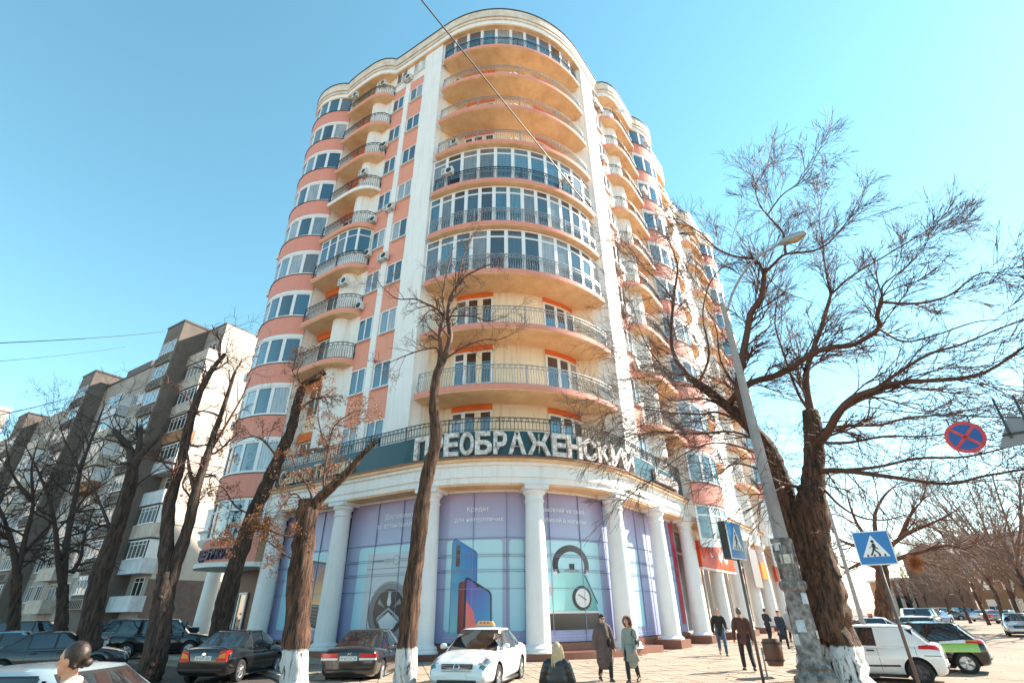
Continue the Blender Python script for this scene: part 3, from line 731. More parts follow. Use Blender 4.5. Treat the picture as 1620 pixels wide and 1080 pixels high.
def print_mat():
    m = bpy.data.materials.new('shop_print'); m.use_nodes = True
    N = m.node_tree.nodes; L = m.node_tree.links; B = N['Principled BSDF']
    c = N.new('ShaderNodeVertexColor'); c.layer_name = 'Col'; L.new(c.outputs[0], B.inputs['Base Color'])
    B.inputs['Roughness'].default_value = .35; B.inputs['Coat Weight'].default_value = .15; B.inputs['Coat Roughness'].default_value = .15
    return m
m_print = print_mat()
class Poster:
    """flat print on the curved glass between two columns: u in plan units from its left edge, z height"""
    def __init__(s, P, a0, a1): s.P, s.a0, s.a1, s.o = P, a0, a1, .060; s.w = a1-a0
    def shape(s, pts, col, lift, name='print', col2=None, dirv=(0, 1)):
        """polygon cut into narrow vertical strips so that it follows the curve; col -> col2 along dirv"""
        us = [p[0] for p in pts]; u0, u1 = max(0, min(us)), min(s.w, max(us)); mb = MB(); mb.c = []
        n = max(1, int((u1-u0)/.12))
        pr = [p[0]*dirv[0]+p[1]*dirv[1] for p in pts]; p0, p1 = min(pr), max(pr)
        def clip(poly, x, keep):
            out = []
            for a, b in zip(poly, poly[1:]+poly[:1]):
                ia, ib = keep*(a[0]-x) <= 0, keep*(b[0]-x) <= 0
                if ia: out.append(a)
                if ia != ib: t = (x-a[0])/(b[0]-a[0]); out.append((x, a[1]+(b[1]-a[1])*t))
            return out
        for i in range(n):
            x0 = u0+(u1-u0)*i/n; x1 = u0+(u1-u0)*(i+1)/n
            q = clip(clip(list(pts), x1, 1), x0, -1)
            if len(q) < 3: continue
            b = len(mb.v)
            for (u, z) in q:
                mb.v.append(s.P(s.a0+u, s.o+lift*.004, z))
                t = ((u*dirv[0]+z*dirv[1])-p0)/max(1e-6, p1-p0); t = min(1, max(0, t))
                c2 = col2 or col; mb.c.append(tuple(col[j]*(1-t)+c2[j]*t for j in range(3)))
            for t3 in tessellate_polygon([[Vector((u, z, 0)) for u, z in q]]):
                mb.f.append(tuple(b+j for j in t3)); mb.m.append(0)
        if mb.f: return mb.build(name, m_print, s.root, norm=False)
    def rr(s, u0, u1, z0, z1, r, n=5):
        out = []
        for cx, cz, a in ((u1-r, z1-r, 0), (u0+r, z1-r, 90), (u0+r, z0+r, 180), (u1-r, z0+r, 270)):
            for i in range(n+1):
                t = radians(a+90*i/n); out.append((cx+r*cos(t), cz+r*sin(t)))
        return out
    def ell(s, cu, cz, ru, rz, n=26, a0=0, a1=360): return [(cu+ru*cos(radians(a0+(a1-a0)*i/n)), cz+rz*sin(radians(a0+(a1-a0)*i/n))) for i in range(n+(0 if a1-a0 >= 360 else 1))]
    def text(s, txt, u, z, size, width=None, col=(.85, .85, .88)):
        vs, fs = text_geo(txt, size); x0 = min(v[0] for v in vs); x1 = max(v[0] for v in vs); k = width/(x1-x0) if width else 1
        mb = MB(); mb.c = []
        for v in vs:
            mb.v.append(s.P(s.a0+u+(v[0]-(x0+x1)/2)*k, s.o+.030, z+v[1]*(k if width else 1))); mb.c.append(col)
        mb.f = list(fs); mb.m = [0]*len(fs)
        return mb.build('lettering', m_print, s.root, norm=False)
    def base(s, vert=(1/3, 2/3)):
        """the glass panes the print is pasted on (violet above, blue below) and the bars between them"""
        zs = [.62, 2.45, 3.05, 3.6, 4.3, 6.1]; us = [-.26]+[s.w*v for v in vert]+[s.w+.26]
        s.root = MB().mbox(s.P, s.a0, s.a1, -.12, .02, .61, 6.1, 14).build('shop_window', m_dark, apt)
        top = (.36, .28, .44); mid = (.42, .49, .68); low = (.25, .29, .50)
        for j in range(5):
            for i in range(len(us)-1):
                mb = MB(); mb.c = []; n = 6
                for q in range(n+1):
                    a = s.a0+us[i]+.012+(us[i+1]-us[i]-.024)*q/n
                    for z in (zs[j]+.012, zs[j+1]-.012):
                        mb.v.append(s.P(a, s.o-.02, z)); t = (z-.6)/5.5
                        mb.c.append(tuple((low[x]*(1-t*1.6)+mid[x]*t*1.6) if t < .625 else (mid[x]*(1-(t-.625)/.375)+top[x]*(t-.625)/.375) for x in range(3)))
                mb.f = [(2*q, 2*q+2, 2*q+3, 2*q+1) for q in range(n)]; mb.m = [0]*n
                mb.build('printed_pane', m_print, s.root, norm=False)
        bars = MB()
        for z in zs[1:-1]:
            bars.mbox(s.P, s.a0, s.a1, s.o-.03, s.o+.034, z-.007, z+.007, 14); 
        for z in zs[2:4]: bars.mbox(s.P, s.a0, s.a1, s.o-.03, s.o+.034, z+.07, z+.085, 14)
        for v in us[1:-1]: bars.mbox(s.P, s.a0+v-.008, s.a0+v+.008, s.o-.03, s.o+.036, .62, 6.1)
        bars.build('glazing_bar', mat('glazing_bar', (.26, .29, .44), .4), s.root)
        s.text('Розстрочка діє в магазинах мережі. Кількість товару обмежена, деталі у консультантів', s.w/2, .80, .09, s.w*.86, (.55, .55, .7))
        s.text('Зображення товарів може відрізнятися від наявних у продажу', s.w/2-.3, .71, .07, s.w*.6, (.5, .5, .66))
def aG(deg):
    l0 = (Vector(uL(10.6, -.62))-Vector(uL(8.9, -.62))).length+7.9+(Vector(uL(1, -.62))-Vector(uC(-121.7, 6.42))).length
    return l0+radians(deg+121.7)*6.42
CY_ = (.48, .74, .80); CYd = (.30, .58, .72); DK = (.015, .015, .018)
def card(p, u0=.12, u1=.86): p.shape(p.rr(p.w*u0, p.w*u1, 1.02, 4.22, .14), CYd, 1, col2=CY_)
# phones
p = Poster(GP, aG(-110.2), aG(-80.2)); p.base((.40, .80)); w = p.w
card(p, .07, .75); p.shape(p.rr(w*.83, w*1.0, 1.02, 4.22, .12), CYd, 1, col2=CY_)
p.text('Кредит', w*.45, 5.33, .34, w*.27); p.text('для нетерплячих', w*.46, 4.93, .34, w*.60)
_sh = p.shape
def pshape(pts, *a, **k_): return _sh([(u-(.10 if True else 0), z+(.30 if z > 1.2 else 0)) for u, z in pts], *a, **k_)
p.shape = pshape
q = [(w*.17, .95), (w*.17, 3.85), (w*.19, 3.97), (w*.22, 3.99), (w*.46, 3.52), (w*.485, 3.40), (w*.485, .95)]
p.shape(q, (.01, .02, .05), 2); q = [(u+.02*(1 if u < w*.3 else -1), z-.02) for u, z in q]
p.shape(q, (.10, .40, .50), 3, col2=(.01, .16, .50), dirv=(1, .35))
p.shape([(w*.19, 1.0), (w*.19, 2.4), (w*.33, 2.2), (w*.33, 1.0)], (.20, .45, .50), 4, col2=(.03, .25, .5), dirv=(.2, 1))
p.shape(p.rr(w*.225, w*.275, 2.95, 3.75, .06), (.10, .02, .02), 5); p.shape(p.ell(w*.25, 3.64, .07, .07), (.25, .22, .2), 6); p.shape(p.ell(w*.25, 3.64, .045, .045), DK, 7)
p.shape([(w*.27, .95), (w*.27, 2.35), (w*.30, 2.42), (w*.35, 2.42), (w*.35, .95)], (.10, .015, .02), 6, col2=(.28, .03, .04), dirv=(1, 0))
q = [(w*.34, .95), (w*.34, 2.45), (w*.36, 2.55), (w*.38, 2.56), (w*.63, 2.08), (w*.655, 1.95), (w*.66, .95)]
p.shape(q, (.012, .012, .02), 7)
q = [(w*.365, .95), (w*.365, 2.44), (w*.385, 2.48), (w*.62, 2.03), (w*.64, 1.9), (w*.645, .95)]
p.shape(q, (.02, .36, .62), 8, col2=(.14, .05, .36), dirv=(-.7, .7))
p.shape([(w*.365, .95), (w*.365, 1.75), (w*.40, 1.62), (w*.45, 1.4), (w*.49, 1.15), (w*.50, .95)], (.85, .22, .12), 9, col2=(.80, .12, .22), dirv=(0, 1))
p.shape([(w*.46, 2.35), (w*.49, 2.20), (w*.52, 2.23)], DK, 9); p.text('8:16', w*.485, 2.06, .30, w*.13, (.9, .9, .95))
p.text('понеділок 24', w*.48, 1.96, .1, w*.12, (.9, .9, .95))
# kettle
p = Poster(GP, aG(-73.6), aG(-45.2)); p.base((.12, .58)); w = p.w
card(p, -.02, .90)
p.text('Замовляй на сайті -', w*.345, 5.33, .34, w*.74); p.text('забирай в магазині', w*.35, 4.93, .34, w*.70)
ku = w*.415
_sh = p.shape
def kshape(pts, *a, **k_): return _sh([(ku+(u-ku)*1.2, 1.02+(z-1.02)*1.05) for u, z in pts], *a, **k_)
p.shape = kshape
ring = p.ell(ku, 3.20, .74, .72, 30, -28, 208) + p.ell(ku, 3.16, .53, .52, 30, 208, -28)
p.shape(ring, (.015, .01, .01), 2, col2=(.09, .07, .06), dirv=(.6, .5))
bd = [(ku-1.02, 1.58), (ku-.95, 1.95), (ku-.82, 2.3), (ku-.70, 2.58), (ku-.60, 2.80), (ku-.42, 2.93), (ku, 3.0), (ku+.42, 2.93), (ku+.62, 2.8), (ku+.76, 2.45), (ku+.92, 2.0), (ku+1.04, 1.58)]
p.shape(bd, (.04, .30, .33), 3, col2=(.40, .72, .70), dirv=(-.9, .4)); p.shape([(ku-.55, 2.75), (ku-.25, 2.85), (ku-.38, 1.65), (ku-.85, 1.65)], (.42, .78, .76), 3.5, col2=(.30, .66, .66))
p.shape([(ku-.70, 2.4), (ku-.95, 2.62), (ku-1.06, 2.66), (ku-1.0, 2.48), (ku-.80, 2.1)], (.30, .33, .34), 4, col2=(.7, .72, .74))
p.shape(p.ell(ku, 3.0, .30, .07), (.25, .35, .36), 4); p.shape([(ku-.09, 3.03), (ku-.11, 3.24), (ku+.11, 3.24), (ku+.09, 3.03)], DK, 5)
for sg in (-1, 1): p.shape([(ku+sg*.56, 2.90), (ku+sg*.70, 2.80), (ku+sg*.72, 2.92), (ku+sg*.62, 3.02)], (.65, .68, .7), 5)
p.shape([(ku-1.03, 1.02), (ku-1.03, 1.58), (ku+1.05, 1.58), (ku+1.05, 1.02)], (.02, .016, .015), 4, col2=(.08, .06, .05))
p.shape([(ku-1.04, 1.55), (ku-1.04, 1.62), (ku+1.06, 1.62), (ku+1.06, 1.55)], (.6, .65, .66), 5)
p.shape([(ku+.48, 2.86), (ku+.52, 2.86), (ku+1.03, 1.9), (ku+1.0, 1.85)], DK, 5)
p.shape(p.ell(ku+.34, 2.06, .40, .42), DK, 6); p.shape(p.ell(ku+.36, 2.06, .30, .32), (.72, .73, .72), 7)
for i in range(9):
    t = radians(225-270*i/8); p.shape([(ku+.36+.25*cos(t)-.012, 2.06+.26*sin(t)), (ku+.36+.25*cos(t)+.012, 2.06+.26*sin(t)-.02), (ku+.36+.21*cos(t), 2.06+.22*sin(t))], DK, 8)
p.shape([(ku+.18, 2.16), (ku+.19, 2.19), (ku+.52, 2.0), (ku+.51, 1.97)], DK, 9)
# washing machine
p = Poster(GP, 9.55-2.3+.0 if False else GP.len*0+6.75, aG(-116.2)); p.base((.34, .68)); w = p.w
card(p, .13, .98)
p.text('Доставимо', w*.62, 5.33, .34, w*.36); p.text('та встановимо', w*.58, 4.95, .34, w*.48)
p.shape([(w*.26, 1.0), (w*.26, 3.95), (w*1.0, 3.95), (w*1.0, 1.0)], (.44, .50, .55), 2, col2=(.56, .60, .64))
p.shape([(w*.26, 3.32), (w*.26, 3.35), (w, 3.35), (w, 3.32)], (.25, .28, .32), 3)
p.shape(p.ell(w*.64, 3.64, .19, .19), (.30, .33, .36), 3); p.shape(p.ell(w*.64, 3.64, .15, .15), (.62, .64, .66), 4)
for i in range(6): p.shape([(w*.50, 3.50+.05*i), (w*.50, 3.51+.05*i), (w*.56, 3.51+.05*i), (w*.56, 3.50+.05*i)], (.3, .32, .36), 4)
p.shape([(w*.80, 3.5), (w*.80, 3.82), (w*.93, 3.82), (w*.93, 3.5)], DK, 4)
p.shape([(w*.32, 3.62), (w*.32, 3.66), (w*.48, 3.66), (w*.48, 3.62)], (.2, .22, .25), 4)
cu, cz = w*.60, 1.72
p.shape(p.ell(cu, cz, 1.16, 1.12), (.06, .06, .07), 4, col2=(.30, .31, .34), dirv=(.4, .6)); p.shape(p.ell(cu, cz, 1.07, 1.03), (.12, .12, .14), 5, col2=(.24, .25, .28), dirv=(1, 0)); p.shape(p.ell(cu, cz, .86, .83), (.01, .01, .012), 6)
for a_ in (30, 90, 150, 210, 330):
    t = radians(a_); tx, tz = cos(t), sin(t)
    p.shape([(cu+tx*.70-tz*.10, cz+tz*.74+tx*.10), (cu+tx*.70+tz*.10, cz+tz*.74-tx*.10), (cu+tx*.22, cz+tz*.22)], (.10, .105, .12), 7, col2=(.3, .31, .34), dirv=(0, 1))
p.shape([(cu-.07, cz+.2), (cu-.12, cz+.34), (cu-.04, cz+.66), (cu+.04, cz+.66), (cu+.12, cz+.34), (cu+.07, cz+.2)], (.55, .58, .62), 8)
p.shape([(cu, cz-.02), (cu-.52, cz-.36), (cu-.36, cz-.60), (cu, cz-.70), (cu+.36, cz-.60), (cu+.52, cz-.36)], (.42, .48, .54), 8, col2=(.62, .66, .70))
for sg in (-1, 1): p.shape([(cu, cz+.06), (cu+sg*.62, cz-.30), (cu+sg*.60, cz-.20), (cu, cz+.15)], (.30, .32, .36), 9)
# laptop
p = Poster(GP, 1.95, 5.85); p.base((.34, .68)); w = p.w
card(p, .10, .92)
p.shape([(w*.50, 2.05), (w*.58, 3.9), (w*.93, 3.7), (w*.86, 1.95)], DK, 2)
p.shape([(w*.53, 2.10), (w*.60, 3.8), (w*.90, 3.62), (w*.835, 2.0)], (.05, .09, .30), 3, col2=(.78, .40, .12), dirv=(.8, -.5))
p.shape([(w*.60, 2.08), (w*.66, 2.9), (w*.80, 3.5), (w*.88, 3.3), (w*.835, 2.0)], (.86, .50, .20), 4, col2=(.35, .14, .08), dirv=(-.4, .8))
p.shape([(w*.50, 2.03), (w*.86, 1.93), (w*.98, .95), (w*.62, 1.25)], (.03, .03, .035), 3)
for j in range(5):
    for i in range(9):
        t = (j+.3)/5; u0_ = w*(.52+.10*t)+(w*.34/9)*i; z0_ = 1.98-.62*t-(.09+.16*t)*i/9
        p.shape([(u0_+.01, z0_-.01), (u0_+w*.034, z0_-.02), (u0_+w*.034, z0_-.10), (u0_+.01, z0_-.09)], (.10, .10, .12), 4)
# right of the kettle: two more prints seen at a slant
p = Poster(GP, aG(-40.5), GP.len-4.75); p.base((.4, .75)); w = p.w; card(p, .10, .72)
p.shape(p.rr(w*.22, w*.50, 1.1, 3.7, .1), (.60, .63, .66), 2, col2=(.75, .77, .8)); p.shape(p.rr(w*.25, w*.47, 2.4, 3.55, .05), (.05, .06, .08), 3)
p = Poster(GP, GP.len-4.2, GP.len-.4); p.base((.4, .75)); w = p.w; card(p, .08, .80)
p.shape(p.ell(w*.40, 1.9, .55, .75), (.55, .57, .60), 2, col2=(.78, .79, .8)); p.shape(p.ell(w*.42, 2.4, .20, .22), DK, 3)
p.shape([(w*.40, 2.5), (w*.52, 3.6), (w*.56, 3.6), (w*.46, 2.45)], (.02, .02, .03), 3); p.shape([(w*.86, 1.0), (w*.86, 6.0), (w, 6.0), (w, 1.0)], (.5, .02, .06), 2)

# orange shop sign with a red fox-like blob, and other fascia boxes of the right wing
FXa = Path([uR(s, .35) for s in (8.75, 10, 12, 14, 15.6)])
fx = MB().mbox(FXa, 0, FXa.len, -.2, .0, 3.75, 5.15, 8).build('shop_sign', mat('orange_sign', (.80, .075, .004), .35, noise=.3, nscale=1), apt)
MB().mbox(FXa, -.02, FXa.len, -.22, .03, 5.15, 5.24, 8).build('sign_frame', m_pvc, fx); MB().mbox(FXa, 0, FXa.len, -.22, .03, 3.66, 3.75, 8).build('sign_frame', m_pvc, fx)
def blob(P, pts, m, o, parent, name='emblem'):
    mb = MB(); n = len(pts); mb.add([P(a, o, z) for a, z in pts], [tuple(t) for t in tessellate_polygon([[Vector((a, z, 0)) for a, z in pts]])]); return mb.build(name, m, parent, norm=False)
m_red = mat('red_print', (.62, .015, .01), .4); m_blk = mat('black_print', (.01, .01, .01), .4); m_wht = mat('white_print', (.85, .85, .85), .4)
blob(FXa, [(2.05+.72*cos(2*pi*i/20), 4.42+.48*sin(2*pi*i/20)) for i in range(20)], m_red, .006, fx)
blob(FXa, [(1.5, 4.7), (1.75, 5.08), (2.0, 4.84)], m_blk, .010, fx); blob(FXa, [(2.35, 4.84), (2.65, 5.02), (2.7, 4.66)], m_blk, .010, fx)
blob(FXa, [(1.8, 4.60), (2.05, 4.35), (2.7, 4.5), (2.2, 4.45), (1.95, 4.62)], m_wht, .012, fx); blob(FXa, [(2.4, 4.52), (3.0, 4.40), (2.5, 4.33)], m_blk, .014, fx)
line_on(FXa, 'фо', 4.5, .012, 4.22, 1.0, m_wht, fx, 'lettering', 0, .05, width=1.9)
for i_, (c_, s0) in enumerate(((((.85, .26, .04)), 24.2), ((.75, .10, .03), 29.5))):
    MB().mbox(FR, s0, s0+2.6, .05, .25, 3.7, 4.9).build('shop_sign', mat('fascia_%d' % i_, c_, .4), apt)
MB().mbox(FR, 19.6, 21.9, .48, .56, 3.0, 5.6).build('notice_board', mat('grey_board', (.30, .27, .27), .5), apt)
gs = MB().mbox(FR, 35, 37.5, .05, .25, 2.8, 3.7).build('shop_sign', mat('green_sign', (.02, .25, .10), .4), apt)
# blue lettering on the pink band by the left entrance
LB = Path(left.P(left.bay(.07)))
m_blue = mat('navy_letter', (.02, .025, .09), .4)
line_on(LB, 'ИДЕЯ ВКУСА', LB.len*.56, .05, 4.1, .62, m_blue, apt, 'lettering', .05, .02, width=2.9)
# ---------------------------------------------------------------- older panel blocks down the left street
m_conc = mat('panel_concrete', (.42, .365, .32), .85, noise=.8, nscale=.5, col2=(.30, .255, .22), bump=.2, bscale=25, streak=.5)
m_concd = mat('dark_concrete', (.17, .14, .12), .85, noise=.8, nscale=.6, col2=(.10, .085, .075), bump=.2, streak=.4)
m_end = mat('pale_plaster', (.62, .54, .47), .8, noise=.6, nscale=.4, col2=(.52, .44, .37), streak=.35)
m_mason = mat('stone_base', (.20, .14, .115), .85, noise=.8, nscale=2.5)
m_bal = [mat('balcony_sheet', (.62, .66, .70), .6, noise=.6, nscale=1.5, streak=.4), mat('balcony_board', (.60, .52, .44), .7, noise=.7, nscale=1.5, streak=.4), mat('balcony_rust', (.40, .20, .10), .8, noise=.8, nscale=2)]
def lw_mesh(w, h, sash, tr):
    f = MB(); fr = .07; I = lambda a, o, z: (a, o, z)
    f.mbox(I, -w/2, -w/2+fr, 0, .06, 0, h); f.mbox(I, w/2-fr, w/2, 0, .06, 0, h); f.mbox(I, -w/2+fr, w/2-fr, 0, .06, h-fr, h); f.mbox(I, -w/2+fr, w/2-fr, 0, .06, 0, fr)
    for i in range(1, sash): x = -w/2+w*i/sash; f.mbox(I, x-fr/2, x+fr/2, 0, .055, fr, h-fr)
    if tr: f.mbox(I, -w/2+fr, w/2-fr, 0, .05, h-tr, h-tr+fr*.7)
    f.mbox(I, -w/2-.05, w/2+.05, 0, .14, -.06, -.003)
    g = MB().sheet(I, -w/2+fr*.5, w/2-fr*.5, .02, fr*.5, h-fr*.5)
    return f.mesh('window', [m_pvc]), g.mesh('pane', [m_glass], norm=False)
LW = [lw_mesh(1.5*K, 1.45*K, 2, .4), lw_mesh(2.6*K, 1.3*K, 4, .35), lw_mesh(1.1*K, 1.4*K, 2, 0), lw_mesh(3.0*K, .62*K, 5, 0)]
def lwin(kind, root, loc, rz):
    a, b = LW[kind]; o = put('window', a, None, root, loc, (0, 0, rz)); put('pane', b, None, o)
    return o
rb = random.Random(3)
panel = thing('panel_building', label='weathered grey concrete apartment slab with stair towers and patched balconies', cat='building')
def block(s0, s1, o, top, m=m_conc, depth=11, z0=0, name='wall'):
    return MB().mbox(FL, s0, s1, o-depth, o, z0, top).build(name, m, panel)
def seams(s0, s1, o, top, h=2.6, step=3.1):
    q = MB(); z = 2.4
    while z < top-.5: q.mbox(FL, s0, s1, o-.01, o+.012, z-.03, z+.03); z += h
    x = s0+step
    while x < s1-.5: q.mbox(FL, x-.03, x+.03, o-.012, o+.010, 0, top); x += step
    if q.v: q.build('panel_joint', m_concd, panel)
def tower(s0, s1, o, top):
    MB().mbox(FL, s0, s1, o-7, o, 0, top).build('stair_tower', m_concd, panel)
    MB().mbox(FL, s0-.06, s1+.06, o-7, o+.06, top, top+.18).build('roof_edge', m_cap, panel)
    z = 3.2
    while z < top-2:
        lwin(1, panel, FL((s0+s1)/2, o+.01, z), AL)
        MB().mbox(FL, s0+.25, s1-.25, o+.0, o+.22, z-1.05, z-.35).build('vent_grille', m_conc, panel)
        r = MB()
        for i in range(9): r.mbox(FL, s0+.35+(s1-s0-.8)*i/8, s0+.43+(s1-s0-.8)*i/8, o+.22, o+.27, z-1.0, z-.4)
        r.build('grille_bar', m_cap, panel)
        z += 2.6
def front(s0, s1, o, top, cols):
    """cols: list of (s, kind) window / balcony axes"""
    for s_, kind in cols:
        z = 2.9; fl = 0
        while z < top-2.3:
            if kind == 'w': lwin(0 if rb.random() < .8 else 2, panel, FL(s_, o+.01, z), AL)
            else:
                mm = m_bal[rb.choices((0, 1, 2), (5, 4, 1))[0]]; w = 1.75
                b = MB(); b.mbox(FL, s_-w, s_+w, o, o+1.05, z-.95, z-.80); b.mbox(FL, s_-w, s_+w, o+.97, o+1.03, z-.8, z+.12); b.mbox(FL, s_-w, s_-w+.06, o, o+.97, z-.8, z+.12); b.mbox(FL, s_+w-.06, s_+w, o, o+.97, z-.8, z+.12)
                bo = b.build('balcony', mm, panel)
                if rb.random() < .78 and fl > 0:
                    MB().mbox(FL, s_-w, s_+w, o+.0, o+1.0, z+1.43, z+1.50).build('balcony_roof', mm, bo)
                    lwin(1, panel, FL(s_-.2, o+.98, z+.13), AL)
                    MB().mbox(FL, s_-w, s_-w+.05, o, o+.97, z+.121, z+1.42).build('side_glass', m_pvc, bo); MB().mbox(FL, s_+w-.05, s_+w, o, o+.97, z+.121, z+1.42).build('side_glass', m_pvc, bo)
                else: lwin(0, panel, FL(s_, o+.01, z), AL)
            z += 2.6; fl += 1
# end section with its plain gable wall
block(31, 34.2, -5.0, 27.0); seams(31, 34.2, -5, 27); front(31, 34.2, -5.0, 26.4, [(32.5, 'b')])
MB().mbox(FL, 30.97, 31, -16, -5.02, 4.2, 27.02).build('gable_wall', m_end, panel)
MB().mbox(FL, 30.96, 31.0, -16, -4.9, 0, 4.18).build('gable_base', m_mason, panel)
for zz in (8.2, 13.4, 18.6, 23.8): MB().mbox(FL, 30.95, 30.98, -16, -5.0, zz, zz+.05).build('panel_joint', m_concd, panel)
MB().mbox(FL, 30.9, 31.0, -9.6, -8.4, 24.4, 25.0).build('gable_vent', m_lintel, panel)
MB().mbox(FL, 31, 34.2, -16, -4.95, 27.0, 27.2).build('roof_edge', m_cap, panel)
tower(34.2, 37.4, -2.6, 27.2)
block(37.4, 54, -4.6, 25.4); seams(37.4, 54, -4.6, 25.4); front(37.4, 54, -4.6, 25.2, [(39.4, 'b'), (42.2, 'w'), (44.6, 'w'), (47.3, 'b'), (50.4, 'w'), (52.4, 'w')])
MB().mbox(FL, 37.4, 54, -15, -4.5, 25.4, 25.6).build('roof_edge', m_cap, panel)
block(46.9, 52.6, -5.6, 27.6, m_concd, 6, 25.6, 'lift_house')
tower(54, 57.4, -3.0, 27.0)
block(57.4, 74, -4.8, 25.2); front(57.4, 74, -4.8, 25.0, [(59.4, 'b'), (62.6, 'w'), (65.0, 'w'), (68.2, 'b'), (71.6, 'w')])
block(64, 69, -6, 28.2, m_end, 6, 25.2, 'lift_house')
tower(74, 77.4, -3.4, 26.0); block(77.4, 92, -5, 25.0)
front(77.4, 92, -5, 24.6, [(80, 'b'), (84, 'w'), (87, 'b')])
far_b = thing('white_apartment_block', label='sunlit white apartment block closing the far left end of the street', cat='building')
MB().mbox(FL, 96, 110, -6, 46, 0, 31.5).build('wall', m_end, far_b); MB().mbox(FL, 95.8, 110, -6.2, 46.2, 31.5, 32.1).build('roof_edge', m_white, far_b)
for zz in (5, 8.2, 11.4, 14.6, 17.8, 21, 24.2, 27.4):
    for i in range(9):
        o_ = -3.5+5.4*i
        if i % 3 == 1:
            b = MB().mbox(FL, 95, 96, o_-1.6, o_+1.6, zz-1, zz+.1).build('balcony', m_bal[0], far_b)
        lwin(0, far_b, FL(95.98, o_, zz), AL-pi/2)
# ---------------------------------------------------------------- buildings far down the right-hand street
arch = thing('arcaded_pavilion', label='low salmon pavilion with arched openings behind the parked cars', cat='pavilion')
m_salm = mat('salmon_plaster', (.60, .26, .15), .8, noise=.5, nscale=.5); m_trimw = mat('cream_trim', (.72, .64, .54), .8)
AP = PX(1424, 962, 150); AQ = PX(1506, 964, 154); ad = (AQ-AP); al = hypot(ad.x, ad.y); aa = atan2(ad.y, ad.x)
arch.location = (AP.x, AP.y, 0); arch.rotation_euler = (0, 0, aa)
MB().box((al/2, 6, 3.6), (al, 12, 7.2)).build('wall', m_salm, arch)
MB().box((al/2, 5.8, 7.4), (al+1, 13, .5)).build('cornice', m_trimw, arch)
for i in range(5):
    x = al*(.1+.2*i); q = [(x-1.2, 0), (x-1.2, 3.2)] + [(x-1.2*cos(pi*j/10), 3.2+1.2*sin(pi*j/10)) for j in range(1, 10)] + [(x+1.2, 3.2), (x+1.2, 0)]
    mb = MB(); mb.add([(a, -.03, z) for a, z in q], [tuple(range(len(q)))]); mb.build('arch_opening', m_dark, arch)
    MB().box((x-1.9 if i else x-1.6, -.1, 3.6), (.7, .2, 7.1)).build('pilaster', m_trimw, arch)
def far_house(px, d, w, h, col, label, roof=None, rz=.4):
    p = PX(px, 965, d); t = thing('house', (p.x, p.y, 0), rz, label, 'house')
    MB().box((0, 0, h/2), (w, 10, h)).build('wall', mat('far_wall_%d' % px, col, .85, noise=.5, nscale=.4), t)
    r = MB(); r.add([(-w/2-.4, -5.4, h), (w/2+.4, -5.4, h), (w/2+.4, 5.4, h), (-w/2-.4, 5.4, h), (-w/2-.4, 0, h+2.6), (w/2+.4, 0, h+2.6)], [(0, 1, 5, 4), (2, 3, 4, 5), (0, 4, 3), (1, 2, 5), (0, 3, 2, 1)])
    r.build('roof', mat('far_roof', (.14, .08, .06), .8), t)
    for j in range(max(1, int(h/3.2))):
        for i in range(int(w/3)):
            lwin(0, t, (-w/2+1.6+3*i, -5.02, 1.2+3.2*j), pi)
far_house(1552, 150, 22, 11, (.22, .12, .085), 'brick coloured house hidden behind the far bare trees')
far_house(1668, 130, 16, 11, (.32, .15, .07), 'ochre house at the far right edge behind bare trees', rz=-.9)
